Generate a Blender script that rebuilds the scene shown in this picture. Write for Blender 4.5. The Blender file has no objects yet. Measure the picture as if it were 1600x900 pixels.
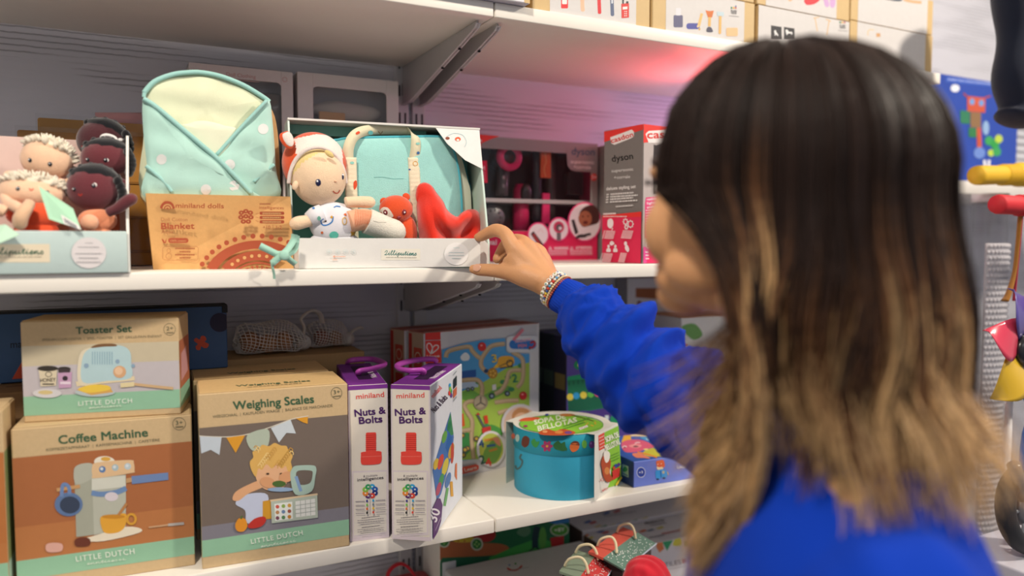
import bpy, bmesh, math, random
from math import sin, cos, pi, radians, atan, atan2, sqrt, exp
from mathutils import Vector, Matrix, Euler, noise
random.seed(7)
R = random.Random(11)
C = bpy.context.scene.collection
SC = bpy.context.scene

# ------------------------------------------------------------------ camera
FPX = 1180.0
CAM = Vector((0, 0, 1.45))
YAW, PITCH = radians(27.1), -atan(72 / 1180.0)
FW = Vector((sin(YAW) * cos(PITCH), cos(YAW) * cos(PITCH), sin(PITCH)))
RT = Vector((cos(YAW), -sin(YAW), 0))
UP = RT.cross(FW)
cd = bpy.data.cameras.new('camera')
cam = bpy.data.objects.new('camera', cd); C.objects.link(cam)
cam.location = CAM
cam.rotation_euler = Matrix((RT, UP, -FW)).transposed().to_euler()
cd.sensor_width = 36; cd.lens = FPX / 1600 * 36
cd.clip_start = 0.02
cd.dof.use_dof = True; cd.dof.focus_distance = 1.09; cd.dof.aperture_fstop = 1.9
SC.camera = cam

# ------------------------------------------------------------------ light
w = bpy.data.worlds.new('world'); SC.world = w; w.use_nodes = True
bg = w.node_tree.nodes['Background']
bg.inputs[0].default_value = (0.84, 0.89, 1.0, 1); bg.inputs[1].default_value = 0.40
SC.view_settings.view_transform = 'Standard'; SC.view_settings.look = 'None'
SC.view_settings.gamma = 1; SC.view_settings.use_curve_mapping = False
SC.view_settings.exposure = 0.0
def area(name, loc, target, size, power, col):
    l = bpy.data.lights.new(name, 'AREA'); l.shape = 'DISK'; l.size = size; l.energy = power; l.color = col
    o = bpy.data.objects.new(name, l); C.objects.link(o); o.location = loc
    o.rotation_euler = (Vector(target) - Vector(loc)).to_track_quat('-Z', 'Y').to_euler()
    return o
area('ceiling_spot_lamp', (2.10, -0.28, 2.75), (0.40, 1.05, 1.25), 0.16, 43, (1.0, 0.89, 0.75))
area('ceiling_spot_lamp', (-0.30, 0.10, 2.50), (0.05, 1.05, 1.25), 0.14, 17.5, (1.0, 0.90, 0.77))
area('ceiling_panel_lamp', (0.2, -2.2, 2.85), (0.4, 1.0, 1.1), 1.2, 10, (0.96, 0.97, 1.0))
area('red_bounce_fill', (1.02, 1.13, 1.665), (0.88, 1.06, 1.773), 0.12, 0.62, (1.0, 0.12, 0.11))  # added red light for the glow bounced up from the red box top
area('violet_wall_fill', (1.30, 1.10, 1.69), (0.80, 1.372, 1.60), 0.10, 0.8, (0.85, 0.36, 0.80))  # added violet light, only there to tint the right bay wall

# ------------------------------------------------------------------ pixel -> world helpers
def ray(px, py): return FW + RT * ((px - 800) / FPX) + UP * ((450 - py) / FPX)
def at(px, py, Y): r = ray(px, py); return CAM + r * (Y / r.y)
def atz(px, py, Z): r = ray(px, py); return CAM + r * ((Z - CAM.z) / r.z)
def atd(px, py, d): return CAM + ray(px, py) * d
def depth(p): return (Vector(p) - CAM).dot(FW)

def srgb(h):
    if not isinstance(h, str): return h
    h = h.lstrip('#'); o = []
    if len(h) == 3: h = h[0] * 2 + h[1] * 2 + h[2] * 2
    for i in (0, 2, 4):
        c = int(h[i:i + 2], 16) / 255
        o.append(c / 12.92 if c <= 0.04045 else ((c + 0.055) / 1.055) ** 2.4)
    return (o[0], o[1], o[2])

# ------------------------------------------------------------------ materials
MATS = {}
def nd(nt, t, **k):
    n = nt.nodes.new(t)
    for a, b in k.items(): setattr(n, a, b)
    return n
def colmat(name, rough=0.5, spec=0.4, bump=0.0, bscale=400, sheen=0.0, sss=0.0, coat=0.0, vary=0.0, vscale=60, metal=0):
    m = bpy.data.materials.new(name); m.use_nodes = True; nt = m.node_tree
    b = nt.nodes['Principled BSDF']
    a = nd(nt, 'ShaderNodeVertexColor', layer_name='Col')
    src = a.outputs[0]
    tc = nd(nt, 'ShaderNodeTexCoord')
    if vary:
        n = nd(nt, 'ShaderNodeTexNoise'); n.inputs['Scale'].default_value = vscale; n.inputs['Detail'].default_value = 4
        nt.links.new(tc.outputs['Object'], n.inputs['Vector'])
        mr = nd(nt, 'ShaderNodeMapRange'); mr.inputs[3].default_value = 1 - vary; mr.inputs[4].default_value = 1 + vary * 0.6
        nt.links.new(n.outputs[0], mr.inputs[0])
        mx = nd(nt, 'ShaderNodeVectorMath', operation='SCALE')
        nt.links.new(src, mx.inputs[0]); nt.links.new(mr.outputs[0], mx.inputs['Scale']); src = mx.outputs[0]
    nt.links.new(src, b.inputs['Base Color'])
    b.inputs['Roughness'].default_value = rough
    b.inputs['Specular IOR Level'].default_value = spec
    b.inputs['Metallic'].default_value = metal
    if sheen: b.inputs['Sheen Weight'].default_value = sheen; b.inputs['Sheen Roughness'].default_value = 0.5
    if sss:
        b.inputs['Subsurface Weight'].default_value = sss; b.inputs['Subsurface Radius'].default_value = (0.008, 0.003, 0.0015)
        b.inputs['Subsurface Scale'].default_value = 1.0
    if coat: b.inputs['Coat Weight'].default_value = coat; b.inputs['Coat Roughness'].default_value = 0.12
    if bump:
        n = nd(nt, 'ShaderNodeTexNoise'); n.inputs['Scale'].default_value = bscale; n.inputs['Detail'].default_value = 3
        nt.links.new(tc.outputs['Object'], n.inputs['Vector'])
        bp = nd(nt, 'ShaderNodeBump'); bp.inputs['Strength'].default_value = bump; bp.inputs['Distance'].default_value = 0.002
        nt.links.new(n.outputs[0], bp.inputs['Height']); nt.links.new(bp.outputs[0], b.inputs['Normal'])
    MATS[name] = m; return m
colmat('card', 0.55, 0.35, 0.04, 300, vary=0.05, vscale=90)
colmat('kraft', 0.7, 0.25, 0.08, 500, vary=0.10, vscale=220)
colmat('gloss', 0.28, 0.5, 0.0, coat=0.3)
colmat('plush', 0.95, 0.1, 0.5, 900, sheen=0.5, vary=0.07, vscale=120)
colmat('cloth', 0.9, 0.15, 0.35, 1400, sheen=0.25, vary=0.06, vscale=40)
colmat('jersey', 0.95, 0.04, 0.25, 900, sheen=0.04, vary=0.08, vscale=30)
colmat('steel', 0.42, 0.4, 0.02, 200, vary=0.02)
colmat('plastic', 0.32, 0.5)
colmat('rubber', 0.6, 0.4)
colmat('skin', 0.5, 0.4, 0.16, 420, sss=0.12, vary=0.09, vscale=45)
colmat('hair', 0.5, 0.22, vary=0.12, vscale=200)
colmat('wood', 0.6, 0.3, 0.1, 150, vary=0.15, vscale=30)
colmat('hole', 0.95, 0.05)
def film():
    m = bpy.data.materials.new('clear_film'); m.use_nodes = True; nt = m.node_tree
    for n in list(nt.nodes):
        if n.type == 'BSDF_PRINCIPLED': nt.nodes.remove(n)
    out = nt.nodes['Material Output']
    t = nd(nt, 'ShaderNodeBsdfTransparent'); t.inputs[0].default_value = (0.93, 0.93, 0.93, 1)
    g = nd(nt, 'ShaderNodeBsdfGlossy'); g.inputs['Roughness'].default_value = 0.12
    lw = nd(nt, 'ShaderNodeLayerWeight'); pw = nd(nt, 'ShaderNodeMath', operation='POWER'); pw.inputs[1].default_value = 4
    nt.links.new(lw.outputs['Facing'], pw.inputs[0]); fr = nd(nt, 'ShaderNodeMath', operation='MULTIPLY_ADD'); fr.inputs[1].default_value = 0.5; fr.inputs[2].default_value = 0.03
    nt.links.new(pw.outputs[0], fr.inputs[0])
    tc = nd(nt, 'ShaderNodeTexCoord'); nz = nd(nt, 'ShaderNodeTexNoise'); nz.inputs['Scale'].default_value = 18
    bp = nd(nt, 'ShaderNodeBump'); bp.inputs['Strength'].default_value = 0.25; bp.inputs['Distance'].default_value = 0.01
    nt.links.new(tc.outputs['Object'], nz.inputs['Vector']); nt.links.new(nz.outputs[0], bp.inputs['Height'])
    nt.links.new(bp.outputs[0], g.inputs['Normal'])
    mx = nd(nt, 'ShaderNodeMixShader')
    nt.links.new(fr.outputs[0], mx.inputs[0]); nt.links.new(t.outputs[0], mx.inputs[1]); nt.links.new(g.outputs[0], mx.inputs[2])
    nt.links.new(mx.outputs[0], out.inputs[0]); MATS['film'] = m
film()
def wallmat():
    m = bpy.data.materials.new('white_rough_board'); m.use_nodes = True; nt = m.node_tree
    b = nt.nodes['Principled BSDF']; b.inputs['Roughness'].default_value = 0.6
    tc = nd(nt, 'ShaderNodeTexCoord'); mp = nd(nt, 'ShaderNodeMapping'); mp.inputs['Scale'].default_value = (1.2, 1, 26)
    nt.links.new(tc.outputs['Object'], mp.inputs[0])
    n1 = nd(nt, 'ShaderNodeTexNoise'); n1.inputs['Scale'].default_value = 3.2; n1.inputs['Detail'].default_value = 5
    nt.links.new(mp.outputs[0], n1.inputs['Vector'])
    # groups of fine horizontal saw lines, present only in patches
    wv = nd(nt, 'ShaderNodeTexWave', wave_type='BANDS', bands_direction='Z'); wv.inputs['Scale'].default_value = 34
    wv.inputs['Distortion'].default_value = 1.2; wv.inputs['Detail'].default_value = 2; wv.inputs['Detail Scale'].default_value = 1.5
    nt.links.new(tc.outputs['Object'], wv.inputs['Vector'])
    cr = nd(nt, 'ShaderNodeValToRGB'); cr.color_ramp.elements[0].position = 0.03; cr.color_ramp.elements[1].position = 0.22
    nt.links.new(wv.outputs[1], cr.inputs[0])
    mp2 = nd(nt, 'ShaderNodeMapping'); mp2.inputs['Scale'].default_value = (2.5, 1, 14)
    nt.links.new(tc.outputs['Object'], mp2.inputs[0])
    n2 = nd(nt, 'ShaderNodeTexNoise'); n2.inputs['Scale'].default_value = 1.6; n2.inputs['Detail'].default_value = 1
    nt.links.new(mp2.outputs[0], n2.inputs['Vector'])
    cr2 = nd(nt, 'ShaderNodeValToRGB'); cr2.color_ramp.elements[0].position = 0.46; cr2.color_ramp.elements[1].position = 0.56
    nt.links.new(n2.outputs[0], cr2.inputs[0])
    mxl = nd(nt, 'ShaderNodeMix', data_type='RGBA'); mxl.inputs[6].default_value = (1, 1, 1, 1)
    nt.links.new(cr2.outputs[0], mxl.inputs[0]); nt.links.new(cr.outputs[0], mxl.inputs[7])
    mr = nd(nt, 'ShaderNodeMix', data_type='RGBA')
    mr.inputs[6].default_value = (0.37, 0.37, 0.41, 1); mr.inputs[7].default_value = (0.60, 0.60, 0.66, 1)
    nt.links.new(mxl.outputs[2], mr.inputs[0]); nt.links.new(mr.outputs[2], b.inputs['Base Color'])
    ad = nd(nt, 'ShaderNodeMath', operation='ADD'); nt.links.new(n1.outputs[0], ad.inputs[0]); nt.links.new(mxl.outputs[2], ad.inputs[1])
    bp = nd(nt, 'ShaderNodeBump'); bp.inputs['Strength'].default_value = 0.5; bp.inputs['Distance'].default_value = 0.003
    nt.links.new(ad.outputs[0], bp.inputs['Height']); nt.links.new(bp.outputs[0], b.inputs['Normal'])
    MATS['wall'] = m
wallmat()

# ------------------------------------------------------------------ mesh builder
class MB:
    def __init__(s): s.v = []; s.f = []; s.c = []; s.m = []; s.s = []; s.M = Matrix.Identity(4)
    def add(s, vs, fs, col, mat, smooth=False):
        o = len(s.v); M = s.M
        s.v += [M @ Vector(p) for p in vs]
        percol = isinstance(col, list)
        if not percol: col = srgb(col)
        for i, f in enumerate(fs):
            s.f.append([o + k for k in f]); s.c.append(srgb(col[i]) if percol else col); s.m.append(mat); s.s.append(smooth)
        return s
    def box(s, p, q, col, mat='card', bev=0.0008, seg=1, cols=None):
        bm = bmesh.new(); bmesh.ops.create_cube(bm, size=1)
        p = Vector(p); q = Vector(q); c = (p + q) / 2; d = q - p
        for v in bm.verts: v.co = Vector((c.x + v.co.x * d.x, c.y + v.co.y * d.y, c.z + v.co.z * d.z))
        if bev: bmesh.ops.bevel(bm, geom=list(bm.edges), offset=min(bev, min(abs(x) for x in d) * 0.45), segments=seg, affect='EDGES', profile=0.5)
        bm.normal_update(); bm.verts.index_update()
        cl = []
        for f in bm.faces:
            n = f.normal
            if cols:
                a = max((n.x, 'R'), (-n.x, 'L'), (n.y, 'K'), (-n.y, 'F'), (n.z, 'T'), (-n.z, 'B'))[1]
                cl.append(cols.get(a, col))
            else: cl.append(col)
        s.add([v.co.copy() for v in bm.verts], [[v.index for v in f.verts] for f in bm.faces], cl, mat, seg > 1)
        bm.free(); return s
    def tube(s, pts, r, col, mat='plastic', seg=8, caps=True, closed=False, flat=1.0, upv=None):
        pts = [Vector(p) for p in pts]; n = len(pts); vs = []; fs = []; prev = None
        for i, p in enumerate(pts):
            if closed: t = (pts[(i + 1) % n] - pts[i - 1])
            else: t = pts[min(i + 1, n - 1)] - pts[max(i - 1, 0)]
            t = t.normalized() if t.length else Vector((0, 0, 1))
            if prev is None:
                a = Vector(upv) if upv else (Vector((0, 0, 1)) if abs(t.z) < 0.9 else Vector((1, 0, 0)))
            else: a = prev
            u = (a - t * a.dot(t)).normalized(); prev = u; b = t.cross(u)
            rr = r[i] if isinstance(r, (list, tuple)) else (r(i / max(1, n - 1)) if callable(r) else r)
            for k in range(seg):
                th = 2 * pi * k / seg
                vs.append(p + u * (cos(th) * rr * flat) + b * (sin(th) * rr))
        m = n if closed else n - 1
        for i in range(m):
            for k in range(seg):
                a = i * seg + k; b2 = i * seg + (k + 1) % seg; j = ((i + 1) % n) * seg
                fs.append([a, b2, j + (k + 1) % seg, j + k])
        if caps and not closed:
            fs.append(list(range(seg))[::-1]); fs.append([(n - 1) * seg + k for k in range(seg)])
        return s.add(vs, fs, col, mat, True)
    def ell(s, c, r, col, mat='plush', rot=None, nu=24, nv=16, fn=None, colfn=None):
        c = Vector(c); rot = rot or Matrix.Identity(3); vs = []; fs = []; cl = []
        for j in range(nv + 1):
            ph = pi * j / nv
            for i in range(nu):
                th = 2 * pi * i / nu
                d = Vector((sin(ph) * cos(th), sin(ph) * sin(th), cos(ph)))
                k = fn(d) if fn else 1.0
                vs.append(c + rot @ Vector((d.x * r[0] * k, d.y * r[1] * k, d.z * r[2] * k)))
        for j in range(nv):
            for i in range(nu):
                q = [j * nu + i, (j + 1) * nu + i, (j + 1) * nu + (i + 1) % nu, j * nu + (i + 1) % nu]
                if j == 0: q = [q[0], q[1], q[2]]
                elif j == nv - 1: q = [q[0], q[1], q[3]]
                fs.append(q)
                if colfn:
                    ph = pi * (j + .5) / nv; th = 2 * pi * (i + .5) / nu
                    cl.append(colfn(Vector((sin(ph) * cos(th), sin(ph) * sin(th), cos(ph)))))
        return s.add(vs, fs, cl if colfn else col, mat, True)
    def lathe(s, prof, c, col, mat='plastic', seg=40, cols=None, sx=1, sy=1):
        c = Vector(c); vs = []; fs = []; cl = []
        for (r, z) in prof:
            for k in range(seg): vs.append(c + Vector((cos(2 * pi * k / seg) * r * sx, sin(2 * pi * k / seg) * r * sy, z)))
        for i in range(len(prof) - 1):
            for k in range(seg):
                fs.append([i * seg + k, i * seg + (k + 1) % seg, (i + 1) * seg + (k + 1) % seg, (i + 1) * seg + k]); cl.append(cols[i] if cols else col)
        return s.add(vs, fs, cl, mat, True)
    def grid(s, P, nu, nv, col, mat='cloth', thick=0.0, colfn=None, closed_u=False):
        vs = [Vector(P(i / nu, j / nv)) for j in range(nv + 1) for i in range(nu + 1)]
        fs = []; cl = []
        for j in range(nv):
            for i in range(nu):
                a = j * (nu + 1) + i; fs.append([a, a + 1, a + nu + 2, a + nu + 1]); cl.append(colfn((i + .5) / nu, (j + .5) / nv) if colfn else col)
        if thick:
            W = nu + 1; nn = len(vs); nr = []
            for j in range(nv + 1):
                for i in range(W):
                    a = vs[j * W + min(i + 1, nu)] - vs[j * W + max(i - 1, 0)]; b = vs[min(j + 1, nv) * W + i] - vs[max(j - 1, 0) * W + i]
                    n = a.cross(b); nr.append(n.normalized() if n.length > 1e-12 else Vector((0, 1, 0)))
            vs2 = [v - n * thick for v, n in zip(vs, nr)]
            m = len(fs)
            fs += [[nn + k for k in f[::-1]] for f in fs[:m]]; cl += cl[:m]
            bd = [(j * W, (j + 1) * W) for j in range(nv)][::-1]
            loop = [i for i in range(W)] + [j * W + nu for j in range(1, nv + 1)] + [nv * W + i for i in range(nu - 1, -1, -1)] + [j * W for j in range(nv - 1, 0, -1)]
            for k in range(len(loop)):
                a, b = loop[k], loop[(k + 1) % len(loop)]
                fs.append([b, a, nn + a, nn + b]); cl.append(cl[0])
            vs += vs2
        return s.add(vs, fs, cl, mat, True)
    def prism(s, poly, ext, col, mat='card'):
        """closed polygon (3-D points) extruded by vector ext"""
        n = len(poly); a = [Vector(p) for p in poly]; e = Vector(ext)
        return s.add(a + [p + e for p in a], [list(range(n))[::-1], list(range(n, 2 * n))] + [[i, (i + 1) % n, n + (i + 1) % n, n + i] for i in range(n)], col, mat)

def limb(mb, pts, r, col, mat='plush', seg=14, r1=None):
    P = smooth(pts, 6); n = len(P); r1 = r1 or r
    mb.tube(P, [r1 + (r - r1) * min(1, i / (n * .6)) for i in range(n)], col, mat, seg); d = (P[-1] - P[-2]).normalized(); mb.ell(P[-1], (r, r, r * 1.15), col, mat, d.to_track_quat('Z', 'Y').to_matrix(), seg, 10)
    return mb

def link_mesh(name, mb, parent=None, origin=None):
    me = bpy.data.meshes.new(name)
    o0 = Vector(origin) if origin is not None else Vector((0, 0, 0))
    me.from_pydata([tuple(v - o0) for v in mb.v], [], mb.f)
    names = []
    for m in mb.m:
        if m not in names: names.append(m)
    for m in names: me.materials.append(MATS[m])
    ix = {m: i for i, m in enumerate(names)}
    me.polygons.foreach_set('material_index', [ix[m] for m in mb.m])
    me.polygons.foreach_set('use_smooth', mb.s)
    ca = me.color_attributes.new('Col', 'FLOAT_COLOR', 'CORNER')
    buf = []
    for f, c in zip(mb.f, mb.c): buf += [c[0], c[1], c[2], 1.0] * len(f)
    ca.data.foreach_set('color', buf)
    me.update()
    o = bpy.data.objects.new(name, me); C.objects.link(o)
    if parent is not None: o.parent = parent
    return o
def tag(o, label, cat, group=None):
    o['label'] = label; o['category'] = cat
    if group: o['group'] = group
    return o
def thing(name, label, cat, loc=(0, 0, 0), rz=0.0, group=None):
    o = bpy.data.objects.new(name, None); C.objects.link(o); o.empty_display_size = 0.05
    o.location = loc; o.rotation_euler = (0, 0, rz)
    return tag(o, label, cat, group)
def part(name, mb, root, label=None, world=True):
    """part of a thing whose root is not rotated: mesh given in world coordinates"""
    org = Vector((0, 0, 0)); p = root
    if world:
        while p is not None: org += p.location; p = p.parent
    o = link_mesh(name, mb, root, org)
    if label: o['label'] = label
    return o
def solo(name, mb, label, cat, group=None, base=None):
    """thing that is one mesh, given in world coordinates"""
    if base is None:
        xs = [v.x for v in mb.v]; ys = [v.y for v in mb.v]; zs = [v.z for v in mb.v]
        base = ((min(xs) + max(xs)) / 2, (min(ys) + max(ys)) / 2, min(zs))
    o = link_mesh(name, mb, None, base); o.location = base
    return tag(o, label, cat, group)
def struct(name, mb):
    o = link_mesh(name, mb); o['kind'] = 'structure'; return o

# ------------------------------------------------------------------ text outlines
TXT = {}
def text_mesh(st, bold=0.0, shear=0.0, space=1.0):
    k = (st, bold, shear, space)
    if k in TXT: return TXT[k]
    cu = bpy.data.curves.new('t', 'FONT'); cu.body = st; cu.size = 1; cu.offset = bold; cu.shear = shear; cu.space_character = space
    cu.resolution_u = 3; cu.fill_mode = 'FRONT'
    ob = bpy.data.objects.new('t', cu); C.objects.link(ob)
    dg = bpy.context.evaluated_depsgraph_get(); me = bpy.data.meshes.new_from_object(ob.evaluated_get(dg))
    vs = [(v.co.x, v.co.y) for v in me.vertices]; fs = [list(p.vertices) for p in me.polygons]
    bpy.data.objects.remove(ob); bpy.data.curves.remove(cu); bpy.data.meshes.remove(me)
    x0 = min(v[0] for v in vs); x1 = max(v[0] for v in vs)
    TXT[k] = (vs, fs, x0, x1); return TXT[k]
def smooth(pts, n=5, closed=False):
    P = [Vector((*p, 0)) if len(p) == 2 else Vector(p) for p in pts]; out = []; N = len(P)
    for i in range(N if closed else N - 1):
        if closed: a, b, c, d = P[i - 1], P[i], P[(i + 1) % N], P[(i + 2) % N]
        else: a, b, c, d = P[max(i - 1, 0)], P[i], P[i + 1], P[min(i + 2, N - 1)]
        for k in range(n):
            t = k / n
            out.append(0.5 * ((2 * b) + (c - a) * t + (2 * a - 5 * b + 4 * c - d) * t * t + (3 * b - a - 3 * c + d) * t ** 3))
    if not closed: out.append(P[-1])
    return out
CURS = {'L': [(0, .55), (.3, .95), (.6, .85), (.4, .25), (.05, .05), (.25, .0), (.6, .05), (.9, .15)],
        'i': [(0, .15), (.25, .5), (.2, .12), (.35, 0), (.6, .2)], 'l': [(0, .2), (.4, .9), (.28, 1.0), (.16, .6), (.2, .1), (.35, 0), (.6, .2)],
        'p': [(0, .15), (.25, .5), (.12, -.45), (.25, .35), (.55, .48), (.6, .15), (.35, .02), (.8, .15)],
        'u': [(0, .15), (.2, .5), (.18, .1), (.36, 0), (.6, .3), (.66, .5), (.66, .1), (.8, 0), (.98, .2)],
        't': [(0, .2), (.32, .85), (.22, .3), (.28, .02), (.52, .15)], 'e': [(0, .15), (.38, .3), (.36, .5), (.13, .42), (.1, .1), (.3, 0), (.58, .15)],
        'n': [(0, .15), (.14, .5), (.14, .02), (.34, .45), (.5, .45), (.5, .06), (.64, 0), (.84, .2)],
        's': [(0, .2), (.28, .5), (.34, .35), (.44, .12), (.28, 0), (.08, .05), (.3, .0)]}

# ------------------------------------------------------------------ printed faces
class Face:
    """flat printed face: origin o (world or local), unit u,v, normal n. Drawing coordinates are either metres on
    the face (default) or positions traced from a picture crop (crop=(ox,oy,scale)), laid onto the face's plane."""
    def __init__(s, mb, o, u, v, n, W=None, crop=None, mat='card', lay=2e-5):
        s.mb = mb; s.o = Vector(o); s.u = Vector(u); s.v = Vector(v); s.n = Vector(n); s.crop = crop; s.mat = mat; s.k = 0.00022; s.lay = lay
        s.lim = None; s.W = W or Matrix.Identity(4); s.Wi = s.W.inverted()
        s.wo = s.W @ s.o; s.wn = (s.W.to_3x3() @ s.n)
    def pt(s, x, y):
        if s.crop:
            ox, oy, sc = s.crop; r = ray(ox + x * sc, oy + y * sc)
            t = (s.wo - CAM).dot(s.wn) / r.dot(s.wn); p = s.Wi @ (CAM + r * t)
            d = p - s.o
            if s.lim: return s.o + s.u * min(max(d.dot(s.u), 2e-4), s.lim[0] - 2e-4) + s.v * min(max(d.dot(s.v), 2e-4), s.lim[1] - 2e-4) + s.n * s.k
            return s.o + s.u * d.dot(s.u) + s.v * d.dot(s.v) + s.n * s.k
        return s.o + s.u * x + s.v * y + s.n * s.k
    def raw(s, pts, fs, col):
        s.k += s.lay
        s.mb.add([s.pt(*p[:2]) for p in pts], fs, col, s.mat)
    def poly(s, pts, col): s.raw(pts, [list(range(len(pts)))], col)
    def rect(s, x0, y0, x1, y1, col): s.poly([(x0, y0), (x1, y0), (x1, y1), (x0, y1)], col)
    def quad(s, col, *p): s.poly(p, col)
    def ell(s, x, y, rx, ry, col, rot=0, n=22):
        s.poly([(x + rx * cos(2 * pi * i / n) * cos(rot) - ry * sin(2 * pi * i / n) * sin(rot), y + rx * cos(2 * pi * i / n) * sin(rot) + ry * sin(2 * pi * i / n) * cos(rot)) for i in range(n)], col)
    def ring(s, x, y, rx, ry, w, col, n=26):
        a = [(x + rx * cos(2 * pi * i / n), y + ry * sin(2 * pi * i / n)) for i in range(n)]
        b = [(x + (rx - w) * cos(2 * pi * i / n), y + (ry - w) * sin(2 * pi * i / n)) for i in range(n)]
        s.raw(a + b, [[i, (i + 1) % n, n + (i + 1) % n, n + i] for i in range(n)], col)
    def blob(s, pts, col): s.poly([(p.x, p.y) for p in smooth(pts, 4, True)], col)
    def rrect(s, x0, y0, x1, y1, r, col):
        p = []
        for (cx, cy, a) in ((x1 - r, y1 - r, 0), (x0 + r, y1 - r, 90), (x0 + r, y0 + r, 180), (x1 - r, y0 + r, 270)):
            for k in range(5): t = radians(a + k * 22.5); p.append((cx + r * cos(t), cy + r * sin(t)))
        s.poly(p, col)
    def line(s, pts, w, col, sm=0):
        P = [Vector((p[0], p[1])) for p in (smooth(pts, sm) if sm else pts)]; vs = []; n = len(P)
        for i in range(n):
            t = P[min(i + 1, n - 1)] - P[max(i - 1, 0)]
            t = t.normalized() if t.length else Vector((1, 0)); q = Vector((-t.y, t.x)) * (w / 2)
            vs += [tuple(P[i] + q), tuple(P[i] - q)]
        s.raw(vs, [[2 * i, 2 * i + 1, 2 * i + 3, 2 * i + 2] for i in range(n - 1)], col)
    def text(s, st, x0, y0, x1, y1, h, col, bold=0.0, shear=0.0, space=1.0):
        """baseline (x0,y0)-(x1,y1), cap height h (crop coordinates run downwards)"""
        vs, fs, a, b = text_mesh(st, 0.0, shear, space)
        d = Vector((x1 - x0, y1 - y0)); sg = -1 if s.crop else 1
        L = d.length; t = d / L; nn = Vector((-t.y, t.x)) * sg if not s.crop else Vector((t.y, -t.x))
        e = h * bold * 1.1
        for ex, ey in (((-e, -e), (e, -e), (e, e), (-e, e)) if bold else ((0, 0),)):
            s.raw([tuple(Vector((x0, y0)) + t * ((p[0] - a) / (b - a) * L + ex) + nn * (p[1] / 0.70 * h + ey)) for p in vs], fs, col)
    def greek(s, x0, y0, x1, y1, h, col, seed=0, fill=0.8):
        """a line of print too small to read: word-long dashes"""
        r = random.Random(seed + int(x0 * 7 + y0 * 13)); t = 0
        while t < 0.98:
            l = min(1 - t, r.uniform(0.04, 0.12)); a, b = t, t + l * fill
            xa, ya, xb, yb = x0 + (x1 - x0) * a, y0 + (y1 - y0) * a, x0 + (x1 - x0) * b, y0 + (y1 - y0) * b
            s.poly([(xa, ya), (xb, yb), (xb, yb - h if s.crop else yb + h), (xa, ya - h if s.crop else ya + h)], col); t += l
    def cursive(s, st, x0, y0, x1, y1, h, w, col):
        segs = []; x = 0
        for ch in st:
            g = CURS[ch]; segs.append(([(x + p[0], p[1]) for p in g], ch, x)); x += g[-1][0] if ch != 's' else .6
        d = Vector((x1 - x0, y1 - y0)); L = d.length; t = d / L; nn = Vector((t.y, -t.x)) if s.crop else Vector((-t.y, t.x))
        f = lambda p: tuple(Vector((x0, y0)) + t * (p[0] / x * L) + nn * (p[1] * h) + t * (p[1] * h * .15))
        for pts, ch, xx in segs:
            s.line([f((p.x, p.y)) for p in smooth(pts, 5)], w, col)
            if ch == 'i': s.ell(*f((xx + .3, .72)), w * .6, w * .6, col, n=8)
            if ch == 't': s.line([f((xx + .05, .6)), f((xx + .5, .66))], w, col)

class Carton:
    """printed box: front-left-bottom corner at loc, width along x, depth along y, height z, turned by yaw (deg)"""
    def __init__(s, loc, yaw, w, d, h, col, cols=None, mat='card', bev=0.0012):
        s.mb = MB(); s.loc = Vector(loc); s.w, s.d, s.h = w, d, h; s.yaw = radians(yaw)
        s.W = Matrix.Translation(s.loc) @ Matrix.Rotation(s.yaw, 4, 'Z')
        s.mb.box((0, 0, 0), (w, d, h), col, mat, bev, 1, cols); s.mat = mat
    def face(s, side, crop=None, mat=None, mb=None):
        w, d, h = s.w, s.d, s.h; X, Y, Z = Vector((1, 0, 0)), Vector((0, 1, 0)), Vector((0, 0, 1))
        o, u, v, n = {'F': ((0, 0, 0), X, Z, -Y), 'R': ((w, 0, 0), Y, Z, X), 'L': ((0, d, 0), -Y, Z, -X), 'T': ((0, 0, h), X, Y, Z), 'K': ((w, d, 0), -X, Z, Y)}[side]
        F = Face(mb or s.mb, o, u, v, n, s.W, crop, mat or s.mat); F.lim = {'F': (w, h), 'K': (w, h), 'T': (w, d)}.get(side, (d, h)); return F
    def done(s, name, label, cat='box', group=None):
        o = link_mesh(name, s.mb); o.location = s.loc; o.rotation_euler = (0, 0, s.yaw)
        return tag(o, label, cat, group)
    def sub(s, name, mb, root, label=None):
        o = link_mesh(name, mb, root)
        if label: o['label'] = label
        return o

def evaluated(o):
    dg = bpy.context.evaluated_depsgraph_get(); return bpy.data.meshes.new_from_object(o.evaluated_get(dg))
def fuse(mb, voxel, smooth_it=4, col=(0.6, 0.4, 0.3), fac=0.5):
    """weld overlapping shapes of an MB into one continuous surface and return it as an MB"""
    me = bpy.data.meshes.new('tmp'); me.from_pydata([tuple(v) for v in mb.v], [], mb.f)
    o = bpy.data.objects.new('tmp', me); C.objects.link(o)
    r = o.modifiers.new('r', 'REMESH'); r.mode = 'VOXEL'; r.voxel_size = voxel
    if smooth_it: q = o.modifiers.new('s', 'SMOOTH'); q.iterations = smooth_it; q.factor = fac
    e = evaluated(o); out = MB()
    out.add([v.co.copy() for v in e.vertices], [list(p.vertices) for p in e.polygons], col, mb.m[0], True)
    bpy.data.objects.remove(o); bpy.data.meshes.remove(me); bpy.data.meshes.remove(e); return out

ZL, ZM, ZU, YF, YW = 1.035, 1.414, 1.795, 1.0, 1.372
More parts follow.
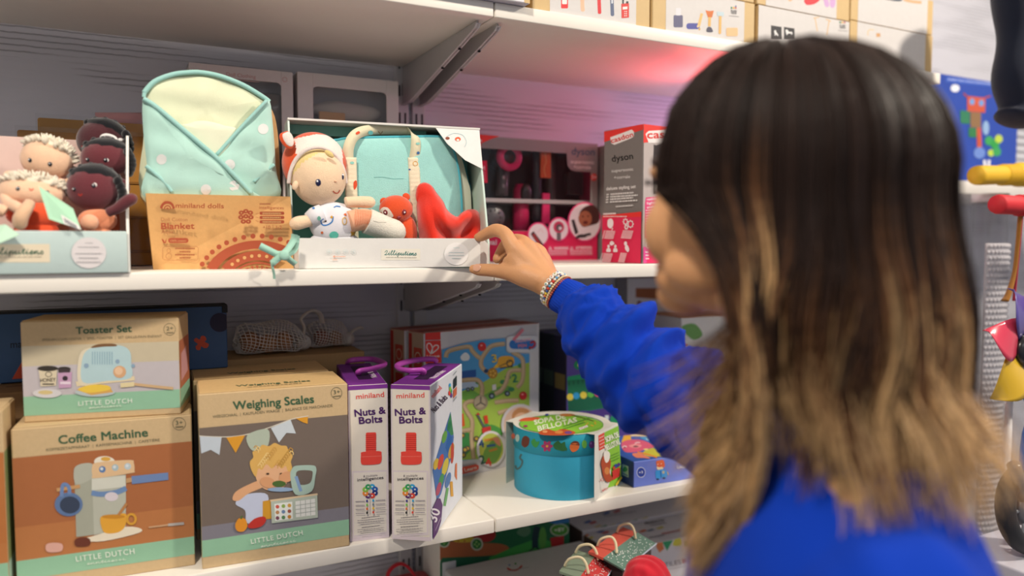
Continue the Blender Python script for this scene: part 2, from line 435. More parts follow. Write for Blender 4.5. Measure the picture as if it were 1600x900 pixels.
# ================================================================== setting
WHITE = '#ece7de'
b = MB(); b.box((-1.6, YW, 0), (2.6, YW + 0.05, 3.0), '#ffffff', 'wall', 0)
struct('wall_back', b)
b = MB(); b.box((2.6, -2.6, 0), (2.65, YW + 0.05, 3.0), '#c9ccd6', 'steel', 0); struct('wall_right', b)
b = MB(); b.box((-1.65, -2.6, 0), (-1.6, YW + 0.05, 3.0), '#d8d6d2', 'steel', 0); struct('wall_left', b)
b = MB(); b.box((-1.6, -2.6, -0.05), (2.6, YW, 0), '#8d8780', 'steel', 0); struct('floor', b)
b = MB(); b.box((-1.6, -2.6, 3.0), (2.6, YW, 3.05), '#dcdad6', 'steel', 0); struct('ceiling', b)

XS = 0.4835
def shelf(x0, x1, z, label, z2=None, y0=YF):
    b = MB(); t = 0.0215
    b.box((x0, y0, z - t), (x1, YW - 0.012, z), WHITE, 'steel', 0.0018, 2)
    return solo('shelf', b, label, 'shelf', 'white store shelves', base=(x0, y0, z - t))
GAP = 0.0012
shelf(-0.52, XS - GAP, ZU, 'white top shelf plank, left bay above the mint blanket')
shelf(XS + GAP, 1.50, ZU, 'white top shelf plank, right bay under the row of tan and white boxes')
shelf(-0.52, XS - GAP, ZM, 'white middle shelf plank carrying the mint blanket and the doll display box')
shelf(XS + GAP, 1.50, ZM, 'white middle shelf plank carrying the pink and grey styling set boxes')
shelf(-0.52, XS - GAP, ZL, 'white lower shelf plank carrying the kraft toaster and coffee machine boxes')
shelf(XS + GAP, 1.50, ZL, 'white lower shelf plank carrying the round turquoise box')
shelf(-0.52, XS - GAP, 0.70, 'white bottom shelf plank, left bay', y0=0.86)
shelf(XS + GAP, 1.50, 0.70, 'white bottom shelf plank, right bay under the tile boxes', y0=0.86)

UPX = (0.4665, 0.4995)
for k, x in enumerate(UPX):
    b = MB(); b.box((x - 0.0125, YW - 0.012, 0.3), (x + 0.0125, YW, 2.4), '#c9c8cc', 'steel', 0.001)
    z = 0.32
    F = Face(b, (x, YW - 0.012, 0), (1, 0, 0), (0, 0, 1), (0, -1, 0), mat='hole')
    while z < 2.38:
        for sx in (-0.0055, 0.0055): F.rect(sx - 0.0016, z, sx + 0.0016, z + 0.02, '#1c1b1f')
        z += 0.05
    solo('slotted_upright', b, ['grey slotted wall upright, left one of the pair at the shelf joint',
                                'grey slotted wall upright, right one of the pair at the shelf joint'][k], 'upright', 'slotted uprights')
NB = {0: 'left', 1: 'right'}
for zi, (z, wh) in enumerate(((ZU - 0.0215, 'top shelf'), (ZM - 0.0215, 'middle shelf'), (ZL - 0.0215, 'lower shelf'))):
    for k, x in enumerate(UPX):
        x2 = x + 0.0015
        root = thing('shelf_bracket', 'grey steel bracket under the white %s, %s one of the pair at the joint' % (wh, NB[k]), 'bracket', (x2, YW - 0.012, z), 0, 'shelf brackets')
        b = MB(); y1 = YW - 0.013; yf = 1.022; hb = 0.070; g = 0.0004
        prof = [(y1, z - g), (yf + 0.004, z - g), (yf, z - 0.006), (yf + 0.006, z - 0.0105), (yf + 0.02, z - 0.014), (1.29, z - hb + 0.004), (1.315, z - hb), (y1, z - hb)]
        b.prism([(x2 - 0.0012, y, zz) for y, zz in prof], (0.0024, 0, 0), '#b3b1b2', 'steel')
        part('plate', b, root)
        b = MB(); lo = [(y1, z - hb), (1.315, z - hb), (1.29, z - hb + 0.004), (yf + 0.02, z - 0.014), (yf + 0.006, z - 0.0105), (yf, z - 0.006)]
        for i in range(len(lo) - 1):
            (ya, za), (yb, zb) = lo[i], lo[i + 1]
            b.prism([(x2 - 0.004, ya, za), (x2 + 0.004, ya, za), (x2 + 0.004, yb, zb), (x2 - 0.004, yb, zb)], (0, 0, 0.0012), '#c4c3c6', 'steel')
        part('flange', b, root)
        for t in (0.18, 0.5):
            yy = yf + 0.03 + t * 0.22; zz = z - 0.0148 - (yy - yf - 0.02) * 0.0525 / 0.248
            b = MB(); b.ell((x2, yy, zz - 0.0012), (0.0026, 0.0032, 0.0014), '#2a2a2c', 'hole', nu=10, nv=6); part('screw', b, root)
        b = MB(); b.box((x2 - 0.002, YW - 0.0128, z - 0.052), (x2 + 0.002, YW - 0.0118, z - 0.03), '#1b1b1d', 'hole', 0); part('hook_slot', b, root)

# ================================================================== lower shelf, left
KR, GREEN, DKG = '#cdb289', '#93c2a3', '#3f6145'
A = (0, 470, 320 / 670); B_ = (290, 460, 270 / 552); CN = (520, 480, 340 / 805)
def dutch_front(F, w, h, a, b_, c, bgcol, floorcol, fl):
    """kraft carton front: picture band, floor of the picture, green band"""
    F.rect(0.0004, h * b_, w - 0.0004, h * a, bgcol); F.rect(0.0004, h * b_, w - 0.0004, h * fl, floorcol)
    F.rect(0.0004, h * c, w - 0.0004, h * b_, GREEN)
def coffee_art(F):
    F.text('Coffee Machine', 193, 468, 484, 443, 27, DKG, 0.03)
    F.text('KOFFIEZETAPPARAAT  |  KAFFEEMASCHINE  |  CAFETIÈRE', 152, 492, 523, 459, 9, '#6f6a50')
    F.ring(586, 402, 22, 21, 1.6, '#6f6a50'); F.text('3+', 575, 406, 598, 404, 14, '#4d5a44'); F.greek(574, 415, 600, 413, 4, '#6f6a50')
    F.quad('#a7a99a', (243, 552), (302, 540), (308, 765), (250, 772)); F.quad('#b9bbad', (302, 580), (412, 568), (412, 742), (308, 766))
    F.blob([(242, 552), (262, 534), (300, 532), (310, 560), (303, 580), (250, 600)], '#b4b6a8')
    F.blob([(310, 520), (325, 510), (350, 508), (370, 516), (372, 528), (315, 534)], '#e9e2d2'); F.ell(346, 517, 16, 7, '#d9a94b')
    F.blob([(302, 540), (320, 528), (425, 520), (438, 530), (440, 555), (430, 563), (312, 580), (302, 570)], '#e0bd93')
    for x, y, c in ((335, 551, '#5f7fae'), (377, 545, '#a9c0c8'), (418, 541, '#bccbd2')): F.ell(x, y, 11, 11, c); F.ell(x - 2, y - 2, 5, 5, '#d7dfe4')
    F.quad('#d3d4c8', (300, 582), (410, 571), (412, 608), (300, 620)); F.line([(300, 627), (330, 632), (380, 626), (413, 612)], 17, '#6f8db9', 3); F.ell(365, 640, 22, 15, '#d8cfd6')
    F.quad('#c49a6c', (413, 580), (432, 577), (432, 592), (413, 596)); F.quad('#6f88b6', (430, 573), (550, 561), (551, 585), (432, 599))
    F.line([(186, 618), (262, 606)], 12, '#c79a68'); F.ell(225, 665, 46, 39, '#6079a3'); F.ell(229, 667, 33, 28, '#39445a'); F.line([(202, 640), (205, 605), (215, 600), (226, 610), (228, 632)], 12, '#6f8ab8', 4)
    F.blob([(262, 776), (300, 770), (400, 740), (455, 742), (455, 758), (340, 785), (270, 784)], '#eadfc9')
    F.blob([(330, 706), (370, 700), (412, 696), (410, 735), (388, 756), (350, 760), (334, 745)], '#e3a63c'); F.ring(430, 713, 18, 20, 8, '#d99f3b'); F.ell(371, 705, 38, 7, '#c98a2c')
    F.line([(388, 700), (415, 662)], 9, '#b9824f')
    F.blob([(152, 796), (178, 790), (204, 795), (203, 816), (178, 822), (153, 818)], '#dcaa9d'); F.blob([(246, 780), (270, 772), (294, 778), (293, 798), (270, 803), (247, 800)], '#6c3829')
    F.line([(487, 740), (550, 732)], 6, '#caa07a'); F.line([(550, 732), (602, 727)], 9, '#b7b0aa')
    F.text('LITTLE DUTCH', 250, 852, 441, 826, 18, '#f2f4ea', 0.0, 0, 1.15); F.cursive('enntiiessi', 285, 862, 412, 846, 9, 1.4, '#dfe9da')
def carton_top_flap(c, col, w, d, h, root):
    mb = MB(); mb.box((0.0015, 0.001, h + 0.0002), (w - 0.0015, d - 0.001, h + 0.0012), col, 'kraft', 0.0005); return mb

c = Carton((-0.125, 1.043, ZL), -3.9, 0.1945, 0.072, 0.196, KR, mat='kraft')
F = c.face('F', mat='card'); dutch_front(F, c.w, c.h, 0.825, 0.194, 0.075, '#ab6a41', '#b97848', 0.40)
F.crop = A; coffee_art(F)
F = c.face('R', mat='card'); F.rect(0.001, 0.196 * .194, 0.071, 0.196 * .825, '#8d9a72'); F.rect(0.001, 0.196 * .075, 0.071, 0.196 * .194, GREEN)
o = c.done('carton', 'kraft box of a toy coffee machine with a brown picture, under the toaster box', 'box', 'kraft toy kitchen boxes')
o = link_mesh('top_flap', carton_top_flap(c, KR, c.w, c.d, c.h, None), o)

# toaster carton stands on the coffee machine carton
zt = ZL + 0.1975
c = Carton((-0.114, 1.067, zt), -11.4, 0.1745, 0.085, 0.122, KR, mat='kraft')
F = c.face('F', mat='card'); dutch_front(F, c.w, c.h, 0.76, 0.26, 0.068, '#c9bda2', '#c3bcc0', 0.56)
F.crop = A
F.text('Toaster Set', 249, 108, 431, 101, 22, DKG, 0.03); F.text('SPEELBROODROOSTER  |  SPIEL-TOASTER  |  SET GRILLE-PAIN ENFANT', 138, 132, 530, 119, 8, '#7d7358')
F.ring(555, 93, 20, 20, 1.5, '#7d7358'); F.text('2+', 545, 97, 567, 95, 13, '#5a5f48'); F.greek(545, 106, 567, 105, 3.5, '#7d7358')
F.quad('#e3d3b0', (248, 264), (440, 246), (442, 260), (252, 280))
F.blob([(258, 268), (256, 200), (268, 165), (300, 152), (330, 150), (310, 268)], '#e0d6bd')
F.blob([(272, 266), (268, 200), (285, 162), (330, 148), (395, 146), (425, 165), (430, 205), (428, 252), (350, 262)], '#b7d3d8')
F.blob([(298, 154), (320, 142), (370, 140), (382, 148), (340, 150)], '#7c5a3c')
for i in range(9): F.line([(303 + i * 8, 166), (303 + i * 8, 208)], 3, '#8fb2c2')
for x, y, r_ in ((283, 212, 8), (385, 198, 7), (436, 212, 6)): F.ell(x, y, r_, r_, '#8ea9c0')
F.ell(392, 232, 21, 20, '#d9aa80'); F.ell(389, 229, 13, 13, '#e8c39f')
F.quad('#dccfb3', (127, 222), (188, 218), (184, 277), (134, 280)); F.ell(157, 221, 34, 9, '#38332d'); F.text('HONEY', 133, 266, 183, 263, 12, '#40382e', 0.02); F.ring(160, 240, 11, 9, 2, '#40382e'); F.rect(140, 270, 178, 274, '#40382e')
F.quad('#c79fbf', (190, 236), (236, 232), (234, 283), (194, 286)); F.ell(211, 222, 21, 7, '#37322e'); F.rect(192, 222, 230, 234, '#443a3c'); F.ell(214, 253, 9, 8, '#3a3036'); F.rect(198, 264, 232, 272, '#ead8e6')
F.ell(155, 302, 47, 15, '#d7d4d6'); F.ell(150, 299, 24, 7, '#d8c38a'); F.ell(312, 298, 66, 15, '#b9c6c8')
F.quad('#d8a95c', (250, 290), (355, 278), (372, 298), (300, 308)); F.blob([(258, 286), (300, 274), (352, 276), (360, 290), (300, 300), (270, 296)], '#ecc94f')
F.line([(395, 276), (440, 272)], 15, '#e2d3a6'); F.line([(440, 272), (500, 279), (567, 286)], 9, '#cfae84', 3)
F.text('LITTLE DUTCH', 258, 343, 433, 333, 15, '#eef3ea', 0, 0, 1.15); F.cursive('enntiiessi', 292, 352, 400, 344, 8, 1.3, '#dfe9da')
F = c.face('R', mat='card'); F.rect(0.001, c.h * .26, 0.084, c.h * .76, '#b06a4c'); F.rect(0.001, c.h * .068, 0.084, c.h * .26, GREEN); F.quad('#c9969a', (0.01, .04), (.07, .045), (.06, .08), (.015, .075))
o = c.done('carton', 'low kraft box of a toy toaster set stacked on the coffee machine box', 'box', 'kraft toy kitchen boxes')
link_mesh('top_flap', carton_top_flap(c, '#c6a573', c.w, c.d, c.h, None), o)

# carton cut by the left edge of the picture
c = Carton((-0.325, 1.04, ZL), -3, 0.1945, 0.075, 0.222, KR, mat='kraft')
F = c.face('F', mat='card'); dutch_front(F, c.w, c.h, 0.78, 0.194, 0.075, '#b9743f', '#bd7a45', 0.3); F.ring(0.178, 0.198, 0.009, 0.009, 0.0008, '#6f6a50')
F.text('LITTLE DUTCH', 0.05, 0.026, 0.145, 0.026, 0.009, '#f2f4ea', 0, 0, 1.15); F.text('Coffee Machine', 0.04, 0.195, 0.15, 0.195, 0.013, DKG, 0.022)
F = c.face('R', mat='card'); F.rect(0.001, c.h * .194, 0.074, c.h * .78, '#7f8f5c'); F.rect(0.001, c.h * .075, 0.074, c.h * .194, '#a8c9b8')
o = c.done('carton', 'kraft box cut off by the left picture edge beside the coffee machine box', 'box', 'kraft toy kitchen boxes')
link_mesh('top_flap', carton_top_flap(c, KR, c.w, c.d, c.h, None), o)

# weighing scales carton, one behind it
def scales_art(F):
    F.text('Weighing Scales', 153, 368, 410, 346, 26, DKG, 0.03); F.text('WEEGSCHAAL  |  KAUFLADEN WAAGE  |  BALANCE DE MARCHANDE', 87, 395, 470, 359, 9, '#6f6a50')
    F.ring(482, 315, 18, 19, 1.5, '#6f6a50'); F.text('3+', 473, 319, 494, 316, 13, '#4d5a44'); F.greek(471, 328, 495, 325, 3.5, '#6f6a50')
    F.line([(40, 452), (130, 455), (200, 446), (270, 424), (340, 398), (392, 388)], 3, '#d9d2c2', 4)
    F.quad('#c4ced8', (45, 453), (115, 456), (108, 512), (80, 496), (50, 508)); F.quad('#dc9c30', (130, 457), (190, 449), (160, 506))
    F.blob([(197, 449), (262, 430), (264, 480), (236, 502), (206, 492)], '#b3bfae'); F.quad('#ccd5dc', (272, 426), (335, 400), (352, 444), (322, 442), (298, 473)); F.quad('#dc9c30', (352, 396), (390, 390), (390, 413), (374, 408))
    F.blob([(172, 650), (210, 635), (262, 640), (258, 700), (248, 728), (196, 730), (190, 690), (160, 670)], '#c3cbe2'); F.quad('#cf972f', (246, 660), (275, 655), (274, 716), (246, 718))
    F.blob([(150, 655), (158, 632), (190, 612), (240, 592), (262, 600), (250, 614), (200, 636), (170, 658)], '#dfaa80')
    F.blob([(222, 560), (235, 535), (300, 530), (328, 560), (322, 604), (290, 628), (250, 620), (228, 595)], '#e3b28a')
    F.blob([(210, 560), (205, 535), (216, 520), (214, 502), (232, 496), (244, 480), (266, 484), (284, 474), (304, 482), (322, 484), (330, 502), (342, 515), (336, 534), (340, 556), (330, 574), (320, 548), (306, 556), (290, 540), (276, 556), (258, 542), (244, 560), (232, 556), (224, 582)], '#ddb061')
    for i in range(26): x_, y_ = 218 + (i * 37) % 116, 490 + (i * 23) % 62; F.line([(x_, y_), (x_ + 5, y_ - 7), (x_ + 12, y_ - 3), (x_ + 12, y_ + 5)], 3, ('#c59648', '#efd08a', '#d2a254')[i % 3], 3)
    for x in (262, 305): F.ell(x, 572, 5, 3, '#4a3526')
    F.ell(262, 600, 25, 17, '#d89f74', 0.3); F.ell(322, 582, 24, 17, '#d89f74', -0.3); F.ell(298, 604, 22, 10, '#4d6a34'); F.ell(303, 622, 42, 7, '#8fa9c9')
    F.blob([(334, 580), (340, 555), (355, 546), (405, 545), (417, 555), (414, 580), (402, 628), (350, 638)], '#a6bfb4'); F.blob([(352, 578), (360, 562), (400, 562), (405, 575), (396, 602), (362, 606)], '#6a5f58'); F.line([(352, 580), (368, 628)], 10, '#7f9cc4')
    F.quad('#b4bfb2', (272, 660), (420, 640), (422, 712), (275, 730)); F.line([(270, 658), (421, 637)], 6, '#dcc3a0')
    F.quad('#e8ebe6', (283, 668), (340, 661), (342, 715), (286, 722)); F.quad('#e4e6e2', (350, 660), (413, 651), (414, 703), (352, 711))
    cc = ['#c9584c', '#8fae5a', '#d2a04a', '#b98a5a', '#6f8ab0', '#a05a4a', '#7a4a5a', '#5a8a5a', '#c98a3a']
    for i in range(9): x, y = 293 + (i % 3) * 19, 677 + (i // 3) * 18 - (i % 3) * 2; F.ell(x, y, 6, 6, cc[i])
    for i in range(1, 4): F.line([(350 + i * 16, 659 - i * 2), (351 + i * 16, 710 - i * 2)], 1.4, '#9aa39c')
    for i in range(1, 4): F.line([(350, 660 + i * 13), (414, 651 + i * 13)], 1.4, '#9aa39c')
    F.blob([(158, 735), (170, 714), (190, 716), (197, 738), (185, 755), (165, 754)], '#df922c'); F.blob([(198, 738), (220, 715), (250, 708), (256, 722), (240, 740), (210, 746)], '#bd352c'); F.line([(176, 716), (180, 706)], 6, '#56703a')
    F.text('LITTLE DUTCH', 210, 795, 374, 766, 15, '#f2f4ea', 0, 0, 1.15); F.cursive('enntiiessi', 240, 806, 352, 787, 8, 1.3, '#dfe9da')
def scales_box(loc, yaw, label, art):
    c = Carton(loc, yaw, 0.1865, 0.1, 0.2245, KR, mat='kraft')
    F = c.face('F', mat='card'); dutch_front(F, c.w, c.h, 0.81, 0.167, 0.07, '#75685f', '#83808a', 0.247)
    if art: F.crop = B_; scales_art(F)
    else: F.text('Weighing Scales', 0.05, 0.195, 0.14, 0.195, 0.012, DKG, 0.022); F.text('LITTLE DUTCH', 0.05, 0.025, 0.13, 0.025, 0.008, '#f2f4ea')
    F = c.face('L', mat='card'); F.rect(0.001, c.h * .167, 0.099, c.h * .81, '#7e7a66'); F.rect(0.001, c.h * .07, 0.099, c.h * .167, '#86a98f')
    o = c.done('carton', label, 'box', 'kraft toy kitchen boxes')
    mb = carton_top_flap(c, '#d3b27e', c.w, c.d, c.h, None)
    F = Face(mb, (0, 0, c.h + .0012), (1, 0, 0), (0, 1, 0), (0, 0, 1)); F.text('Weighing Scales', 0.047, 0.028, 0.142, 0.028, 0.011, DKG, 0.02); F.greek(0.06, 0.016, 0.13, 0.016, 0.003, '#8a7b58')
    link_mesh('top_flap', mb, o)
scales_box((0.076, 1.011, ZL), -3.4, 'tall kraft box of toy weighing scales picturing a blond boy, front of shelf', True)
scales_box((0.078, 1.116, ZL), -2.0, 'second weighing scales box directly behind the one picturing the blond boy', False)
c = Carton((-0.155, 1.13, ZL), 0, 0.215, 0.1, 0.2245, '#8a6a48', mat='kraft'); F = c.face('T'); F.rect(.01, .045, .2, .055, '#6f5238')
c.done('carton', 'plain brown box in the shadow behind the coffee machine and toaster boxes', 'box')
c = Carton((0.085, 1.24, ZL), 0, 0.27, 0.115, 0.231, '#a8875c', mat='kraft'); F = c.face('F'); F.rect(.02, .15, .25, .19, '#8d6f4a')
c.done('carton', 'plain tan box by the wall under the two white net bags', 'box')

# navy picture box lying on the boxes behind
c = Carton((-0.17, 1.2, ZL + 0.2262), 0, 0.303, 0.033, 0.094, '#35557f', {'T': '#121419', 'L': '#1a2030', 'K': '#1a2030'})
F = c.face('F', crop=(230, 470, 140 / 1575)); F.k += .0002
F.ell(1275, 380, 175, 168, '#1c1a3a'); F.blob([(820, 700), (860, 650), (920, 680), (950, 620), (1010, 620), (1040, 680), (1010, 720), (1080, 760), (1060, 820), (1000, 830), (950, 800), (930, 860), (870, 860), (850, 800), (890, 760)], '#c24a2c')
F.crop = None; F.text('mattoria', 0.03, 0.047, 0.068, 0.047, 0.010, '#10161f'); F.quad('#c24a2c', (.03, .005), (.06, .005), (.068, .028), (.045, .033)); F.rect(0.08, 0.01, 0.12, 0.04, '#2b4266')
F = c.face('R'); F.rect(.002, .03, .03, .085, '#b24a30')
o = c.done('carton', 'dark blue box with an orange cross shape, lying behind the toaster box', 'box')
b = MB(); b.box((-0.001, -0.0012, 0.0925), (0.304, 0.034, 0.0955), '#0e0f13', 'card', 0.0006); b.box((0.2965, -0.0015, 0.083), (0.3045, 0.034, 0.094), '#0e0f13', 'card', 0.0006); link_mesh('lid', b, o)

# net bags
def net_bag(name, label, rings, handle, blocks, neck):
    root = thing(name, label, 'net bag', (rings[0][0].x, rings[0][0].y, min(p.z - r for p, r, q in rings)), 0, 'white net bags')
    R2 = []
    for i in range(len(rings) - 1):
        for t in (0, .5): R2.append(tuple(rings[i][k] * (1 - t) + rings[i + 1][k] * t for k in range(3)))
    rings = R2 + [rings[-1]]; nu, n = 28, len(rings); me = bpy.data.meshes.new('net'); vs = []; fs = []
    for i, (p, r, q) in enumerate(rings):
        for k in range(nu):
            th = 2 * pi * k / nu + i * pi / nu * .5; j = 1 + 0.07 * sin(3 * th + i * .35) + .05 * sin(5 * th - i * .5); zz = sin(th) * r * (j if sin(th) > 0 else min(j, 1.0) * .96)
            vs.append(p + Vector((.0035 * sin(2 * th + i * .4), cos(th) * q * j, zz)))
    for i in range(n - 1):
        for k in range(nu): fs.append([i * nu + k, i * nu + (k + 1) % nu, (i + 1) * nu + (k + 1) % nu, (i + 1) * nu + k])
    me.from_pydata([tuple(v) for v in vs], [], fs); o = bpy.data.objects.new('t', me); C.objects.link(o)
    m = o.modifiers.new('w', 'WIREFRAME'); m.thickness = 0.0012; m.use_replace = True
    e = evaluated(o); mb = MB(); mb.add([v.co.copy() for v in e.vertices], [list(p.vertices) for p in e.polygons], '#e9e4dc', 'cloth', True)
    bpy.data.objects.remove(o); bpy.data.meshes.remove(e); part('net', mb, root)
    b = MB(); b.tube(smooth(handle, 6), 0.0042, '#cfc8bd', 'cloth', 8, flat=0.6); part('handle', b, root)
    b = MB(); b.ell(neck, (0.011, 0.010, 0.011), '#d2ccc2', 'cloth', fn=lambda d: 1 + 0.15 * sin(9 * atan2(d.y, d.x))); part('gathered_neck', b, root)
    for p, s_, col in blocks:
        b = MB(); b.ell(p, s_, col, 'wood', nu=14, nv=10); part('wooden_piece', b, root)
zb = ZL + 0.2312
def rg(pts): return [(Vector(p), r, q) for p, r, q in pts]
net_bag('net_bag', 'white net bag with a carry loop, left one on the tan box',
    rg([((0.155, 1.29, zb + .020), .006, .006), ((0.160, 1.29, zb + .024), .022, .03), ((0.172, 1.29, zb + .026), .0255, .037), ((0.186, 1.29, zb + .025), .0248, .038), ((0.20, 1.288, zb + .025), .0245, .036), ((0.212, 1.286, zb + .026), .0255, .034), ((0.224, 1.284, zb + .0265), .026, .033), ((0.236, 1.282, zb + .026), .0255, .031), ((0.248, 1.28, zb + .024), .0235, .026), ((0.259, 1.28, zb + .021), .016, .018), ((0.266, 1.28, zb + .02), .008, .008)]),
    [(0.256, 1.275, zb + .012), (0.262, 1.27, zb + .04), (0.258, 1.275, zb + .056), (0.275, 1.28, zb + .068), (0.292, 1.29, zb + .062), (0.298, 1.295, zb + .045)],
    [((0.178, 1.29, zb + .019), (.017, .022, .018), '#b07c55'), ((0.205, 1.284, zb + .0165), (.016, .018, .0155), '#c08d62'), ((0.232, 1.288, zb + .018), (.015, .018, .017), '#b9855c')], (0.262, 1.277, zb + .016))
net_bag('net_bag', 'white net bag of wooden pieces, right one on the tan box',
    rg([((0.272, 1.315, zb + .02), .008, .008), ((0.279, 1.315, zb + .022), .018, .018), ((0.289, 1.315, zb + .023), .0225, .026), ((0.30, 1.315, zb + .024), .0235, .028), ((0.311, 1.315, zb + .024), .0235, .028), ((0.322, 1.315, zb + .023), .0225, .027), ((0.333, 1.315, zb + .021), .020, .024), ((0.342, 1.315, zb + .018), .013, .016), ((0.347, 1.315, zb + .016), .006, .007)]),
    [(0.344, 1.31, zb + .014), (0.356, 1.31, zb + .028), (0.368, 1.31, zb + .032), (0.372, 1.31, zb + .03)],
    [((0.30, 1.315, zb + .0165), (.014, .016, .0155), '#a05a45'), ((0.325, 1.315, zb + .015), (.013, .016, .014), '#b58058')], (0.345, 1.312, zb + .013))
# ================================================================== lower shelf, middle and right
PUR, DPUR = '#7a3193', '#4b2265'
def nuts_front(F, k, dx, sk):
    """narrow front of the construction toy box; dx shifts and sk tilts the traced layout"""
    def P(x, y): return (x + dx, y + sk * (x - 138))
    def T(s_, x0, y0, x1, y1, h, c, b=0.0): F.text(s_, *P(x0, y0), *P(x1, y1), h, c, b)
    F.poly([P(70, 604), P(205, 604), P(206, 842), P(72, 852)], '#ded3d8'); F.poly([P(76, 610), P(198, 610), P(199, 832), P(78, 842)], '#e9e2d8')
    T('miniland', 87, 338, 190, 333, 19, '#e5483c', 0.012)
    T('Nuts &', 82, 402, 195, 394, 25, DPUR, 0.035); T('Bolts', 98, 430, 183, 426, 25, DPUR, 0.035)
    F.poly([P(122, 466), P(126, 463), P(156, 463), P(160, 466), P(160, 542), P(122, 542)], '#ea4a3e')
    for i in range(9): F.line([P(121, 474 + i * 7.5), P(161, 473 + i * 7.5)], 2.2, '#bf2f28')
    F.blob([P(104, 545), P(110, 534), P(172, 533), P(180, 545), P(179, 572), P(165, 581), P(116, 582), P(104, 574)], '#ea4a3e'); F.line([P(106, 552), P(178, 551)], 2, '#f27a6c')
    T('8 multiple', 113, 628, 165, 625, 8, '#6d6670'); T('intelligences', 91, 642, 187, 636, 11, '#3f3a44', 0.015)
    for i, c in enumerate(('#35a8dc', '#2b5fb0', '#243a7d', '#d8483a', '#5b2a6e', '#e88a3a', '#8cc24a', '#2f9e62')):
        a = -pi / 2 + (i + .5) * pi / 4; F.ell(*P(138 + 19 * cos(a), 680 + 18 * sin(a)), 11, 10, c); F.ell(*P(138 + 19 * cos(a), 680 + 18 * sin(a)), 3, 3, '#f0ece4', n=8)
    F.line([P(137, 656), P(137, 765)], 1.6, '#a9a2aa')
    for i in range(4):
        y = 718 + i * 14
        F.greek(*P(84, y), *P(118, y), 3.5, '#9a94a0', i); F.greek(*P(158, y - 2), *P(194, y - 3), 3.5, '#9a94a0', i + 9)
        F.ell(*P(126, y - 3), 4, 5, ('#3b3b8f', '#7ac24a', '#e0703a', '#333')[i] if i < 3 else '#333333', n=8); F.ell(*P(149, y - 4), 4, 5, ('#35a8dc', '#7d8a95', '#e6c23a', '#d8483a')[i], n=8)
    for i, y in enumerate((778, 786, 793, 800, 812, 819, 826, 832)):
        m = 24 if i in (0, 4) else (8 if i not in (3, 7) else 20)
        F.greek(*P(82 + m, y), *P(196 - m, y - 6), 3.2 if i in (0, 4) else 2.4, '#6d6a72' if i in (0, 4) else '#8f8b92', i)
